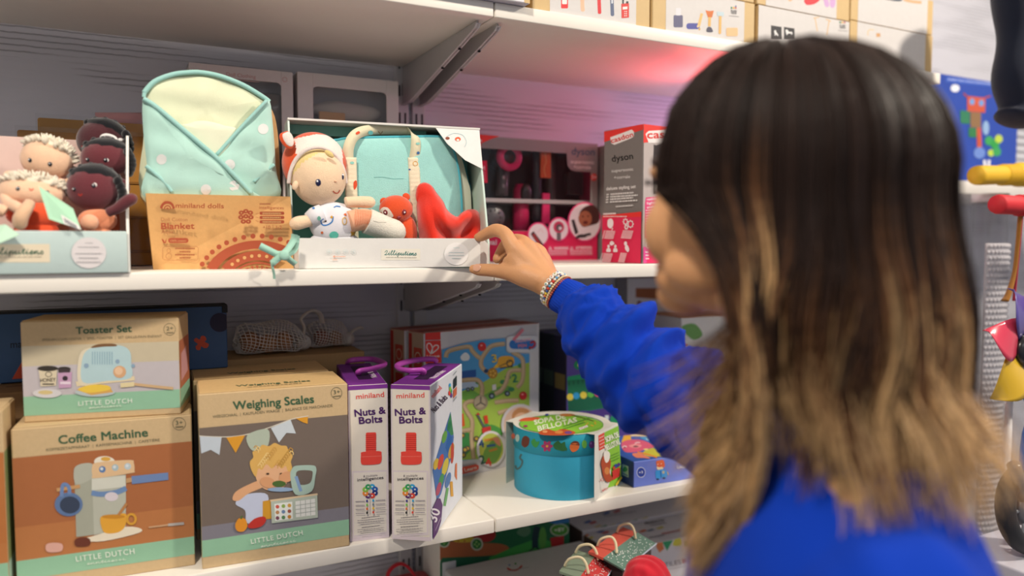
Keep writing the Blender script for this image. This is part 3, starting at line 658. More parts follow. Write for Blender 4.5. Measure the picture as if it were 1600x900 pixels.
def nuts_box(loc, yaw, w, d, label, dx, sk, hpts, side):
    c = Carton(loc, yaw, w, d, 0.2185, '#e6dfd3', {'T': PUR, 'L': '#6a2a80', 'R': '#dfe2ec', 'B': '#e6dfd3'})
    F = c.face('F'); F.rect(0.0003, c.h - 0.0062, w - 0.0003, c.h - 0.0003, PUR); F.rect(0.0003, 0.0003, 0.0022, c.h - 0.0065, '#d9cfd6'); F.rect(w - 0.0022, 0.0003, w - 0.0003, c.h - 0.0065, '#d9cfd6'); F.rect(0.0003, 0.0003, w - 0.0003, 0.006, '#d9ccd4')
    F.crop = CN; nuts_front(F, 0, dx, sk)
    F = c.face('R')
    if side:
        F.crop = CN
        F.text('miniland', 372, 337, 404, 300, 17, '#e5483c', 0.012); F.text('Nuts & Bolts', 375, 392, 425, 336, 22, '#3c2a48', 0.02)
        F.quad('#4a74b8', (435, 386), (447, 480), (440, 545), (400, 690), (385, 718), (368, 602)); F.quad('#3f8a5c', (435, 390), (446, 470), (428, 480), (424, 430)); F.quad('#2f66b0', (428, 460), (440, 480), (436, 560), (415, 520))
        for x, y, a, b_, cc in ((381, 580, 9, 22, '#d8b63a'), (398, 572, 9, 30, '#d2493c'), (415, 590, 10, 34, '#d9c54a'), (437, 532, 9, 30, '#c9a44a'), (400, 640, 8, 26, '#4f9a5c'), (425, 640, 9, 30, '#5a7fb8'), (390, 672, 8, 26, '#b94a6a'), (412, 480, 8, 24, '#69a84a'), (429, 440, 6, 18, '#1f7a50')): F.ell(x, y, a, b_, cc, 0.25)
        F.blob([(436, 520), (443, 500), (447, 540), (442, 575), (436, 570)], '#c74a3a'); F.line([(437, 645), (440, 700)], 10, '#d9a03a'); F.line([(424, 668), (412, 735)], 9, '#6fae6a'); F.quad('#e07a4a', (452, 580), (458, 575), (458, 640), (450, 625))
        for i, (x, y, cc) in enumerate(((432, 290, '#35a8dc'), (436, 310, '#2f9e62'), (430, 318, '#e5483c'), (437, 326, '#6d3a8a'), (433, 302, '#8cc24a'))): F.ell(x, y, 4, 9, cc)
        F.quad('#23303a', (444, 268), (457, 252), (457, 288), (444, 304)); F.quad('#cf6a4c', (444, 308), (457, 292), (457, 322), (444, 338)); F.greek(443, 254, 456, 238, 4, '#7a8a96'); F.greek(444, 350, 456, 334, 8, '#9aa0aa')
        F.quad('#5b2c72', (368, 740), (384, 706), (395, 708), (403, 730), (398, 790), (385, 832), (368, 862)); F.text('30', 379, 796, 395, 752, 34, '#f0eaf2', 0.02); F.greek(376, 828, 396, 780, 5, '#cdbcd6')
    else: F.text('Nuts & Bolts', 0.03, 0.16, 0.15, 0.16, 0.018, '#3c2a48', 0.02); F.text('miniland', 0.03, 0.19, 0.1, 0.19, 0.014, '#e5483c'); F.quad('#4a74b8', (.03, .03), (.16, .03), (.14, .13), (.05, .11))
    F = c.face('T'); F.quad('#2a1238', (w * .35, d * .22), (w * .72, d * .22), (w * .72, d * .85), (w * .35, d * .85)); F.text('Nuts & Bolts', w * .86, d * .28, w * .86, d * .62, 0.0085, '#efe6f2', 0.03)
    o = c.done('carton', label, 'box', 'purple topped construction toy boxes')
    zh = loc[2] + 0.2185 + 0.0075; mb = MB(); Wi = c.W.inverted()
    pts = []
    for i, (x, y) in enumerate(hpts):
        e = min(i, len(hpts) - 1 - i); pts.append(Wi @ atz(440 + x * .1875, 540 + y * .1875, zh - (0.0055 if e == 0 else 0.0)))
    mb.tube(smooth(pts, 6), 0.0048, '#b44bb0', 'plastic', 10, upv=(0, 0, 1), flat=0.75); link_mesh('handle', mb, o)['label'] = 'magenta plastic carry handle'
nuts_box((0.266, 1.013, ZL), -9.5, 0.0545, 0.19, 'purple topped nuts and bolts box, left of the pair, touching the scales box', 0, -0.035,
         [(640, 236), (650, 212), (740, 196), (845, 168), (852, 148), (780, 118), (690, 112), (580, 122), (548, 140)], False)
nuts_box((0.3215, 0.997, ZL), -36.5, 0.0567, 0.19, 'purple topped nuts and bolts box, right of the pair, its white side showing', 149, 0.01,
         [(1180, 232), (1172, 206), (1070, 208), (985, 196), (962, 172), (1010, 146), (1130, 120), (1262, 112), (1292, 138)], True)

# maze board boxes
def maze_box(loc, yaw, label, art):
    c = Carton(loc, yaw, 0.258, 0.05, 0.262, '#d9d7dc', {'L': '#c3ab92', 'T': '#b9776a', 'K': '#c3ab92'})
    F = c.face('L'); F.rect(0.002, 0.02, 0.012, 0.258, '#c23a34'); F.rect(0.018, 0.2, 0.044, 0.235, '#c9503f'); F.rect(0.018, 0.06, 0.044, 0.185, '#bf3b33'); F.ring(.031, .218, .01, .01, .002, '#e0c7b0')
    F = c.face('T'); F.rect(0.004, 0.002, 0.254, 0.006, '#d9d7dc'); F.rect(0.004, 0.02, 0.254, 0.034, '#a8493f')
    F = c.face('F')
    for i in range(60): F.rect(0.05 + i * 0.0034, 0.235, 0.0512 + i * 0.0034, 0.2605, '#cfcfda')
    if art:
        F.crop = (600, 490, 260 / 1600)
        F.quad('#d8352f', (394, 181), (538, 176), (540, 250), (394, 255)); F.quad('#d8352f', (394, 262), (540, 257), (548, 470), (396, 480))
        F.line([(448, 388), (410, 335), (412, 295), (435, 285), (455, 310), (462, 350), (448, 388), (455, 345), (485, 305), (515, 308), (515, 335), (480, 365), (448, 388)], 10, '#eadfe0', 4); F.text('Hape', 408, 424, 530, 416, 24, '#f2e8e8', 0.02)
        F.crop = (670, 520, 190 / 743)
        pic = [(78, 102), (200, 66), (330, 42), (463, 32), (470, 112), (485, 124), (612, 128), (612, 500), (440, 620), (300, 770), (150, 785), (75, 785)]
        F.poly(pic, '#4f9fdc'); F.poly([(75, 400), (180, 365), (330, 300), (470, 215), (612, 180), (612, 500), (440, 620), (300, 770), (75, 785)], '#a5c552')
        F.blob([(180, 370), (260, 350), (330, 380), (420, 330), (500, 330), (420, 390), (300, 430), (190, 400)], '#6da84a'); F.blob([(340, 580), (380, 560), (440, 590), (430, 640), (300, 660), (320, 610)], '#4f9a48'); F.blob([(180, 640), (240, 610), (260, 700), (200, 760), (178, 740)], '#3f8f4c')
        F.quad('#2358a8', (178, 236), (285, 224), (285, 268), (178, 282)); F.quad('#b8cbe6', (178, 285), (285, 270), (300, 330), (178, 345))
        F.blob([(190, 150), (205, 128), (225, 120), (245, 140), (240, 165), (205, 170)], '#e6ebf2')
        for x, y in ((560, 200), (480, 270), (450, 300), (300, 300), (500, 345), (350, 570)): F.ell(x, y, 20, 14, '#3f8a5a')
        for pts in ([(100, 150), (110, 118), (150, 100), (240, 84), (262, 110), (290, 140), (318, 158)], [(318, 158), (350, 110), (385, 78), (462, 66)], [(318, 158), (316, 200), (345, 235), (372, 245)], [(505, 118), (560, 150), (574, 200), (568, 290), (535, 335)], [(400, 372), (440, 350), (470, 300), (492, 235), (560, 228)], [(178, 292), (260, 285), (300, 292), (322, 330), (318, 395)], [(300, 415), (240, 420), (214, 445), (235, 490), (262, 540), (258, 640), (270, 770)], [(400, 425), (470, 415), (545, 412)], [(180, 600), (255, 590)], [(420, 490), (480, 470)]):
            F.line(pts, 27, '#b59a78', 4); F.line([(x - 2, y - 3) for x, y in pts], 15, '#cbb392', 4)
        F.blob([(415, 190), (425, 150), (470, 140), (512, 150), (510, 195), (430, 212)], '#e3a93a'); F.line([(425, 205), (505, 168)], 5, '#4a4238'); F.ring(490, 185, 22, 22, 7, '#4d4840'); F.line([(430, 215), (510, 205)], 8, '#4a4640')
        F.quad('#f0c23a', (385, 215), (415, 185), (420, 215)); F.quad('#e8e6ea', (382, 318), (405, 312), (408, 345), (384, 352))
        for x, y, r_ in ((380, 385, 18), (475, 370, 17), (235, 345, 12), (262, 340, 12)): F.ell(x, y, r_, r_, '#3d4650'); F.ell(x, y, r_ * .5, r_ * .5, '#8fa3b8')
        F.ell(385, 246, 30, 33, '#b5822c'); [F.ell(385 + 15 * cos(a), 246 + 16 * sin(a), 6, 7, '#e0b552') for a in (0, 1.26, 2.5, 3.77, 5)]; F.ell(345, 232, 14, 12, '#22406e')
        F.ell(312, 425, 44, 46, '#9a8c78'); F.ell(308, 420, 34, 36, '#b5a78f'); [F.line([(312, 425), (312 + 34 * cos(a), 425 + 36 * sin(a))], 9, '#6d655c') for a in (0.5, 2.6, 4.7)]
        for x, y, r_ in ((320, 84, 25), (571, 383, 23)): F.ell(x, y, r_, r_ * 1.1, '#cf3032'); F.ell(x - 4, y - 8, 7, 5, '#f0a0a0')
        F.text('3', 383, 180, 412, 176, 48, '#e0c040', 0.02); F.text('2', 508, 303, 538, 299, 50, '#2f7f62', 0.02); F.text('1', 338, 552, 358, 549, 48, '#d8452c', 0.02)
        F.quad('#e2622c', (180, 500), (205, 490), (215, 565), (180, 580)); F.line([(290, 495), (330, 570), (365, 590)], 12, '#5a5f68'); F.quad('#c43a34', (318, 580), (372, 568), (374, 605), (322, 612)); F.quad('#c43a34', (280, 500), (295, 485), (310, 500))
        for x, y in ((285, 645), (205, 745), (230, 705), (200, 625), (215, 712)): F.ell(x, y, 17, 17, '#5c564c'); F.ell(x, y, 9, 9, '#c9a83a')
        F.rrect(468, 18, 660, 118, 26, '#d5d6de'); F.rrect(484, 42, 650, 98, 26, '#2f74c4'); F.text('MAGNETIC', 524, 62, 620, 46, 17, '#e8b0b8', 0.03); F.text('PEN', 540, 90, 590, 84, 20, '#e0808c', 0.03); F.line([(508, 44), (545, 5), (570, -22)], 18, '#d77a8c')
        F.line([(612, 62), (635, 52), (640, 72), (622, 90), (606, 84)], 12, '#b8302f', 3); F.line([(602, 92), (612, 100)], 9, '#2a2628')
        F.ell(553, 560, 118, 128, '#d3cdd4'); F.ell(555, 562, 104, 114, '#d9b9a8'); F.blob([(500, 500), (540, 458), (600, 470), (620, 520), (590, 500), (540, 510), (520, 560)], '#c48a5a'); F.ell(560, 540, 50, 55, '#e6b898'); F.quad('#e6e2e2', (480, 620), (640, 590), (640, 680), (500, 680))
        F.ell(372, 706, 88, 110, '#dcd8de'); F.ell(374, 706, 74, 95, '#b6bf52'); F.blob([(330, 720), (400, 640), (440, 700), (400, 790), (330, 790)], '#6f9a48'); F.line([(330, 655), (400, 645)], 16, '#c78a3a'); F.line([(345, 690), (400, 682)], 14, '#3a5f8a'); F.line([(360, 720), (410, 705)], 14, '#b5803a'); F.blob([(385, 640), (420, 640), (430, 690), (400, 670)], '#d08a6a')
        F.text('4', 302, 700, 332, 694, 46, '#2a4f86', 0.03); F.text('2', 310, 800, 340, 792, 52, '#2d5a48', 0.03); F.text('4', 345, 815, 378, 806, 48, '#cf3f34', 0.03)
        F.poly([(60, 890), (60, 845), (280, 800), (297, 808), (297, 828), (285, 838), (120, 880)], '#d8513c'); F.text('Play & Learn', 120, 868, 284, 828, 20, '#f3e2da', 0.02)
    else: F.rect(.03, .03, .23, .23, '#5f9fd0')
    c.done('carton', label, 'box', 'magnetic maze board boxes')
maze_box((0.443, 1.191, ZL), 12.0, 'white box of a magnetic maze board with road picture, behind the round turquoise box', True)
maze_box((0.428, 1.246, ZL), 12.0, 'second maze board box, standing directly behind the one showing the road picture', False)

# round soup box with its cardboard sleeve
CX, CY, RD = 0.654, 1.092, 0.0825; HD = 0.1075
root = thing('round_box', 'round turquoise cardboard box with a white and green printed sleeve', 'round box', (CX, CY, ZL))
b = MB(); TEAL, TEAL2 = '#38a9cb', '#2499b2'
hb_, hl = 0.072, HD
b.lathe([(0, 0), (RD - .002, 0), (RD - .0015, .001), (RD - .0015, hb_ + .004)], (CX, CY, ZL), TEAL, 'card', 64); 
class CylFace(Face):
    def __init__(s, mb, cx, cy, r, crop, mat='card'):
        s.mb = mb; s.c = Vector((cx, cy)); s.r = r; s.crop = crop; s.mat = mat; s.k = 0.0003; s.lay = 2e-5
    def pt(s, x, y):
        r = ray(s.crop[0] + x * s.crop[2], s.crop[1] + y * s.crop[2]); q = s.r + s.k
        dx, dy = CAM.x - s.c.x, CAM.y - s.c.y; a = r.x ** 2 + r.y ** 2; bb = 2 * (r.x * dx + r.y * dy); cc = dx * dx + dy * dy - q * q
        disc = max(0, bb * bb - 4 * a * cc); return CAM + r * ((-bb - sqrt(disc)) / (2 * a))
KC = (780, 500, 360 / 1117)
F = CylFace(b, CX, CY, RD - .0015, KC); F.line([(78, 705), (85, 722), (103, 712), (112, 685), (100, 668), (108, 650)], 9, '#4f6f72', 4)
F.line([(80, 770), (250, 772)], 1.5, '#3aa0b4'); F.line([(150, 800), (300, 805)], 1.5, '#3aa0b4')
part('body', b, root)
b = MB(); b.lathe([(RD - .001, hb_), (RD, hb_ + .0008), (RD, hl - .001), (RD - .001, hl), (0, hl)], (CX, CY, ZL), TEAL2, 'card', 64)
F = CylFace(b, CX, CY, RD, KC)
F.ell(68, 563, 9, 14, '#d86a52'); F.ell(88, 572, 10, 18, '#b9d8d2'); F.blob([(108, 590), (115, 568), (130, 562), (146, 575), (142, 605), (125, 618), (110, 608)], '#6d3a2c')
F.blob([(155, 590), (170, 575), (180, 590), (195, 588), (190, 605), (180, 618), (165, 612)], '#3f9a4a')
for i in range(6): F.ell(232 + 17 * cos(i * 1.05), 612 + 17 * sin(i * 1.05), 11, 8, '#a8386a', i * 1.05)
F.ell(232, 612, 6, 6, '#e0a03a'); F.blob([(262, 605), (285, 585), (300, 598), (318, 590), (322, 612), (330, 628), (310, 636), (290, 632), (270, 625)], '#2f6a3a'); F.line([(265, 600), (328, 634)], 3, '#1f4a2a')
F.blob([(342, 618), (350, 600), (375, 598), (388, 610), (380, 630), (355, 640)], '#cf6a34'); F.blob([(346, 602), (360, 588), (382, 590), (390, 608), (370, 606)], '#6a3a28')
F.ell(413, 602, 12, 20, '#6fb84a'); F.ell(449, 604, 14, 18, '#6a3a86'); F.ell(445, 598, 4, 5, '#a77ac0')
part('lid', b, root)
b = MB(); an = Vector((0.51, -0.86, 0)).normalized(); at_ = Vector((-an.y, an.x, 0)); zt_ = ZL + HD + .0006
ctr = Vector((CX, CY, zt_)); disc = [ctr + Vector((cos(2 * pi * i / 56), sin(2 * pi * i / 56), 0)) * (RD + .0005) for i in range(56)]
b.prism(disc, (0, 0, .0007), '#eae6dc', 'card')
fw_ = 0.045
for sg in (1, -1):
    p0 = ctr + an * sg * (RD + .0012); hgt_ = HD - .0002
    q = [p0 - at_ * fw_, p0 + at_ * fw_, p0 + at_ * fw_ - Vector((0, 0, hgt_ + .0004)), p0 - at_ * fw_ - Vector((0, 0, hgt_ + .0004))]
    b.prism(q if sg > 0 else q[::-1], an * sg * .0007, '#e4e2da' if sg > 0 else '#c9d2c6', 'card')
    b.prism([ctr + an * sg * (RD * .62) - at_ * fw_, ctr + an * sg * (RD * .62) + at_ * fw_, ctr + an * sg * (RD + .0018) + at_ * fw_, ctr + an * sg * (RD + .0018) - at_ * fw_], (0, 0, .0006), '#e4e2da', 'card')
F = Face(b, ctr + Vector((0, 0, .0008)), (1, 0, 0), (0, 1, 0), (0, 0, 1), crop=KC)
F.k = .0004
F.blob([(100, 500), (150, 478), (250, 462), (370, 463), (470, 485), (505, 510), (480, 535), (380, 552), (240, 552), (130, 530)], '#8fca3f')
F.ring(300, 506, 205, 47, 3, '#4f9a48', 40)
F.blob([(95, 490), (130, 474), (200, 475), (160, 490)], '#e2603c'); F.text('SOPA DE', 172, 508, 322, 478, 22, '#eef2dc', 0.035); F.text('BELLOTAS', 190, 540, 378, 496, 24, '#eef2dc', 0.035)
F.ell(330, 462, 38, 7, '#c07a3a'); F.line([(350, 462), (400, 475), (458, 492)], 3.5, '#4a3420'); F.blob([(190, 548), (230, 530), (270, 540), (310, 530), (370, 546), (330, 560), (220, 560)], '#c4562c'); F.ell(290, 545, 20, 8, '#d98a4a'); F.ell(335, 548, 18, 7, '#7a4a8a'); F.ell(222, 543, 12, 6, '#e8a06a')
for i in range(7): F.ell(440 + 26 * cos(i), 505 + 10 * sin(i * 1.7), 5, 3, '#e6c23a')
F.quad('#f2f0ea', (385, 526), (425, 512), (432, 520), (392, 536)); F.text('60 pz', 392, 532, 426, 521, 6, '#a03a30'); F.greek(310, 522, 440, 480, 5, '#5a9a3a', 3); F.greek(310, 534, 420, 500, 5, '#5a9a3a', 4)
F.ell(128, 518, 10, 5, '#a8386a'); F.ell(232, 463, 9, 5, '#3a4f9a')
pf = ctr + an * (RD + .0012 + .0007)
F = Face(b, pf, at_, (0, 0, 1), an, crop=KC); F.k = .0003
F.quad('#8fca3f', (510, 545), (578, 512), (592, 770), (575, 800), (520, 815), (500, 790), (508, 700)); F.blob([(488, 640), (512, 610), (528, 660), (540, 740), (530, 800), (505, 840), (488, 800)], '#e4e2da')
F.quad('#e0503c', (480, 560), (508, 545), (512, 620), (483, 634)); [F.greek(484, 575 + i * 16, 508, 562 + i * 16, 4, '#f0d8d0', i) for i in range(4)]
F.text('SOPA DE', 516, 592, 580, 565, 26, '#eef2dc', 0.035); F.text('BELLOTAS', 516, 632, 584, 600, 26, '#eef2dc', 0.035)
[F.greek(532, 662 + i * 13, 578, 642 + i * 13, 4, '#4f8a3a', i) for i in range(3)]
F.blob([(488, 690), (500, 655), (520, 650), (535, 690), (530, 740), (545, 770), (520, 785), (500, 760), (492, 720)], '#b8502c'); F.blob([(500, 650), (512, 632), (530, 645), (526, 680), (510, 690)], '#f0ece2'); F.ell(516, 730, 12, 18, '#d98a4a')
F.quad('#d03a34', (542, 730), (578, 712), (580, 755), (545, 775)); F.ell(560, 706, 8, 10, '#3a4f9a'); F.ell(574, 700, 7, 9, '#5a3a86'); F.ell(550, 716, 6, 8, '#c9502c'); F.line([(560, 800), (588, 760)], 9, '#e0c23a')
F.text('+2', 487, 786, 503, 778, 18, '#c4383a'); F.text('apinyo', 494, 830, 522, 816, 11, '#c4383a', 0.02)
part('sleeve', b, root, 'white and green printed cardboard sleeve')

# blue game box
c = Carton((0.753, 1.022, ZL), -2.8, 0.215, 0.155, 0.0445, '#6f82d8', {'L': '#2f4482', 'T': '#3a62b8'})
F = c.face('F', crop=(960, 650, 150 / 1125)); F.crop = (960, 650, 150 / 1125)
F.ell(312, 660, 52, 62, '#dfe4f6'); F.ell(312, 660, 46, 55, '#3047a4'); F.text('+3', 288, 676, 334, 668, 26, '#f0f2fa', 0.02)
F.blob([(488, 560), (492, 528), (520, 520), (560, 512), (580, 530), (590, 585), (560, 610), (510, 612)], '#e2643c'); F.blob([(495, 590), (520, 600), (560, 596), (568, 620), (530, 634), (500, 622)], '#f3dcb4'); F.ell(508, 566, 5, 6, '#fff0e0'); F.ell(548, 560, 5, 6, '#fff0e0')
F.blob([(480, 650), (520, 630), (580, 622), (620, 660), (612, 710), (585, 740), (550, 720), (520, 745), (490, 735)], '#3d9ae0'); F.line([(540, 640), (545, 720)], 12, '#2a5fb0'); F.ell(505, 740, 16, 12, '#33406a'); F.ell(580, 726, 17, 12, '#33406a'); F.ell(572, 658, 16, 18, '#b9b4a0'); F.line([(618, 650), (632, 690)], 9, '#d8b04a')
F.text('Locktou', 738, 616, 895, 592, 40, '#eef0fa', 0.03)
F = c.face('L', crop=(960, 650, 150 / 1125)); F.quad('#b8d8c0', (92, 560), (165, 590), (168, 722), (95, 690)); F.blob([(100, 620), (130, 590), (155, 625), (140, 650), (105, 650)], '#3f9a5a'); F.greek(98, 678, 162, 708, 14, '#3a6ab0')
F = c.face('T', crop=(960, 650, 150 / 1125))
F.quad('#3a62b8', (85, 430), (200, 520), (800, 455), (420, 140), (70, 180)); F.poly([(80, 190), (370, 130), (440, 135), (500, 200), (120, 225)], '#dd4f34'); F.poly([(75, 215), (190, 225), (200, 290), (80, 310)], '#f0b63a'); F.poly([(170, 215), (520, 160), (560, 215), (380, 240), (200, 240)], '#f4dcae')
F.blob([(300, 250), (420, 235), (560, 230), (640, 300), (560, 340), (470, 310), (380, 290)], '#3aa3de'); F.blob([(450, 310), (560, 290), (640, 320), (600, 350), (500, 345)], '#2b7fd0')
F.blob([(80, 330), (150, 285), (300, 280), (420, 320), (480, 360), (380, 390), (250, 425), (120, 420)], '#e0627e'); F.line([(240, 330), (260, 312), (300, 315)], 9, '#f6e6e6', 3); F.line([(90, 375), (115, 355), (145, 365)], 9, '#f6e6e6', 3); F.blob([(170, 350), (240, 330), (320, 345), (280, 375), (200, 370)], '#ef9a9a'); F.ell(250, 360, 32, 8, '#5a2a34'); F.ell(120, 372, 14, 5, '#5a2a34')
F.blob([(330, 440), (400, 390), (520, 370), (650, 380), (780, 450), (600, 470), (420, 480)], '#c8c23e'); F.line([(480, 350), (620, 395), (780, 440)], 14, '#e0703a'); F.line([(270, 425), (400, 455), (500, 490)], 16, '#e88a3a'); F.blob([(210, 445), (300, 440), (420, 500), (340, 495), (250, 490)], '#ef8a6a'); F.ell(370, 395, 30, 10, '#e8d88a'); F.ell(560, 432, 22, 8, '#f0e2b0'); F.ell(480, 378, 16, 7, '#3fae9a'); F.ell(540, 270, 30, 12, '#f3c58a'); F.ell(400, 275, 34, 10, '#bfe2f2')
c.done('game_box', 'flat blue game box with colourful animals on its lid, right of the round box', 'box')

# purple boxes standing behind, and the boxes hidden behind the arm
def purple_box(loc, t, label, art, spine):
    c = Carton(loc, 1.0, 0.215, t, 0.236, '#5a4a9a', {'L': spine, 'T': '#2b2a44', 'K': spine})
    F = c.face('L'); F.rect(.004, .135, t - .004, .165, '#7a6a40' if art else '#3f5148'); F.greek(t / 2 - .002, .04, t / 2 - .002, .11, .004, '#6a6780')
    F = c.face('F')
    if art:
        F.crop = KC
        F.poly([(330, 290), (332, 275), (520, 240), (560, 330), (600, 440), (335, 440)], '#17744f'); F.poly([(330, 292), (332, 275), (540, 240), (545, 262), (420, 285)], '#25a06a')
        for i in range(9): F.line([(338 + i * 22, 300 - i * 4), (338 + i * 22, 318 - i * 4)], 7, '#0f5a3e')
        F.poly([(332, 390), (560, 350), (600, 410), (335, 450)], '#0f5f44'); F.blob([(362, 222), (372, 200), (410, 196), (412, 232), (378, 240)], '#1c8a5a'); F.ell(388, 218, 9, 9, '#e6e26a')
        for x, y, cc in ((343, 373, '#e2cf4a'), (373, 367, '#2f9ad0'), (408, 364, '#e2cf4a'), (443, 359, '#5fb84a'), (477, 355, '#e0527a'), (511, 351, '#ef6a4a'), (540, 347, '#e2cf4a')): F.ell(x, y, 16, 17, cc)
        F.poly([(335, 460), (640, 400), (690, 500), (335, 520)], '#43307a'); F.blob([(540, 470), (580, 455), (582, 510), (545, 520)], '#1c8a5a'); F.rect(512, 462, 530, 482, '#c9d8d8')
        for x, y, cc in ((610, 455, '#e0527a'), (637, 466, '#5fb84a'), (660, 452, '#e0527a'), (632, 495, '#e0527a')): F.ell(x, y, 17, 15, cc)
    c.done('carton', label, 'box', 'dark purple toy boxes')
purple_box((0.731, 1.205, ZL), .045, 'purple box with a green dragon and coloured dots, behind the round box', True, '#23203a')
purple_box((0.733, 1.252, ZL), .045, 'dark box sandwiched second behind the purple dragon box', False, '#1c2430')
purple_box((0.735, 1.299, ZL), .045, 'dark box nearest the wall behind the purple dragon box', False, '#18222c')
c = Carton((1.0, 1.2, ZL), 0, 0.19, 0.12, 0.262, '#d9d6d2', {'T': '#b87a4a'}); F = c.face('F', crop=(950, 430, 180 / 853))
F.text('+2', 495, 468, 545, 458, 36, '#cf3f34', 0.02); F.blob([(545, 380), (640, 360), (700, 440), (640, 480), (580, 440)], '#6fa05a'); F.greek(530, 515, 590, 530, 16, '#cf3f34'); F.quad('#4f6a4a', (580, 545), (700, 545), (700, 620), (640, 610))
c.done('carton', 'white box marked plus two in red, behind the blue sleeve', 'box')
c = Carton((0.955, 1.325, ZL), 0, 0.16, 0.04, 0.338, '#d4d2d6', {'T': '#8a5a3a', 'L': '#a9a6aa'}); F = c.face('F', crop=(950, 430, 180 / 853))
F.quad('#9a5a34', (205, 95), (420, 95), (420, 180), (205, 165)); F.blob([(215, 200), (245, 195), (270, 260), (265, 310), (230, 300)], '#8a5a50'); F.greek(300, 240, 345, 242, 8, '#b04a4a'); F.greek(290, 280, 345, 282, 6, '#9a9aa0')
c.done('carton', 'tall white and brown box by the wall under the middle shelf, beside the face', 'box')
# ================================================================== middle shelf
from mathutils.bvhtree import BVHTree
def px(crop, x, y): return (crop[0] + x * crop[2], crop[1] + y * crop[2])
def atc(crop, x, y, Y): return at(*px(crop, x, y), Y)
class Skin(Face):
    """printing / stitching laid onto an already built curved surface"""
    def __init__(s, src, dst, crop, mat='cloth', off=0.0004):
        s.b = BVHTree.FromPolygons(src.v, src.f); s.mb = dst; s.crop = crop; s.mat = mat; s.k = off; s.lay = 3e-5; s.miss = 0
    def hit(s, x, y):
        h = s.b.ray_cast(CAM, ray(*px(s.crop, x, y)).normalized())
        return h
    def raw(s, pts, fs, col):
        s.k += s.lay; out = []
        for p in pts:
            h = s.hit(p[0], p[1])
            if h[0] is None: return
            out.append(h[0] + (h[1] if h[1].dot(FW) < 0 else -h[1]) * s.k)
        s.mb.add(out, fs, col, s.mat, True)
    def poly(s, pts, col):
        cx = sum(p[0] for p in pts) / len(pts); cy = sum(p[1] for p in pts) / len(pts); n = len(pts)
        rr = [(cx + (p[0] - cx) * k, cy + (p[1] - cy) * k) for k in (.5, 1.0) for p in pts]
        s.raw([(cx, cy)] + rr, [[0, 1 + i, 1 + (i + 1) % n] for i in range(n)] + [[1 + i, 1 + n + i, 1 + n + (i + 1) % n, 1 + (i + 1) % n] for i in range(n)], col)
def pillow(mb, crop, pts, Y, bulge, thick, col, mat='cloth', rings=7, wob=None, sm=5, powr=3.0, tilt=None):
    """soft padded panel: outline traced in the crop, standing at depth Y, bulging towards the front"""
    P = [(p.x, p.y) for p in smooth(pts, sm, True)] if sm else pts; n = len(P)
    cx = sum(p[0] for p in P) / n; cy = sum(p[1] for p in P) / n; vs = []
    def put(x, y, d): yy = (tilt(x, y) if tilt else Y) + d; return atc(crop, x, y, yy)
    for k in range(rings + 1):
        s_ = 1 - k / (rings + 0.5); 
        for p in P:
            x, y = cx + (p[0] - cx) * s_, cy + (p[1] - cy) * s_
            vs.append(put(x, y, -bulge * (1 - s_ ** powr) + (wob(x, y) * (1 - s_ ** 4) if wob else 0)))
    fs = [[k * n + i, (k + 1) * n + i, (k + 1) * n + (i + 1) % n, k * n + (i + 1) % n] for k in range(rings) for i in range(n)]
    fs.append([rings * n + i for i in range(n)][::-1])
    o = len(vs)
    for p in P: vs.append(put(p[0], p[1], thick))
    fs += [[i, (i + 1) % n, o + (i + 1) % n, o + i] for i in range(n)]; fs.append([o + i for i in range(n)])
    mb.add(vs, fs, col, mat, True); return P
def hex8(mb, bl, br, tl, tr, depth_b, depth_t, col, mat='card', cols=None):
    """box from its front corners and depth vectors at the bottom and at the top"""
    a = [Vector(bl), Vector(br), Vector(tr), Vector(tl)]; db, dt = Vector(depth_b), Vector(depth_t)
    v = a + [a[0] + db, a[1] + db, a[2] + dt, a[3] + dt]
    mb.add(v, [[0, 1, 2, 3], [5, 4, 7, 6], [4, 0, 3, 7], [1, 5, 6, 2], [3, 2, 6, 7], [4, 5, 1, 0]], cols or col, mat)
def rotx(v, u):  # matrix whose z axis is v
    z = Vector(v).normalized(); x = Vector(u); x = (x - z * x.dot(z)).normalized(); return Matrix((x, z.cross(x), z)).transposed()

# --------------------------------------------------------- tray of little dolls at the left
MINTW = '#bccfcd'
root = thing('display_tray', 'pale mint display tray with cream script label holding a heap of little dolls', 'display tray', (-0.16, 1.06, ZM))
b = MB(); xl, xr, lh, bh = -0.33, 0.0025, 0.0485, 0.168
b.box((xl, 0.9945, ZM), (xr, 0.9985, ZM + lh), MINTW, 'card', 0.0015, 2)
fp = part('front_panel', b, root)
F = Face(b, (xl, 0.9945, ZM), (1, 0, 0), (0, 0, 1), (0, -1, 0), crop=(0, 290, 220 / 1366))
b2 = MB(); F.mb = b2
F.quad('#e3d6bc', (-160, 568), (482, 566), (486, 745), (-160, 745)); F.cursive('Lilliputiens', -150, 668, 428, 664, 62, 9, '#33664f'); F.greek(-140, 700, 425, 692, 8, '#b7ad98')
part('label', b2, fp, 'cream paper label with green script')
b2 = MB(); F.mb = b2; F.ell(862, 652, 170, 152, '#ded9da'); [F.greek(862 - w_, y, 862 + w_, y, 9, '#b9b6b8', y) for y, w_ in ((562, 40), (600, 105), (662, 130), (704, 95), (742, 120))]
part('round_sticker', b2, fp, 'round white sticker')
b = MB(); b.box((xl, 0.9985, ZM), (xr, 1.142, ZM + .002), '#dcc9c2', 'card', 0); part('floor_panel', b, root)
b = MB(); b.box((xl, 1.138, ZM), (xr + .004, 1.142, ZM + bh), '#dcbfb6', 'card', .0008); part('back_panel', b, root)
b = MB(); x0 = xr - .0005
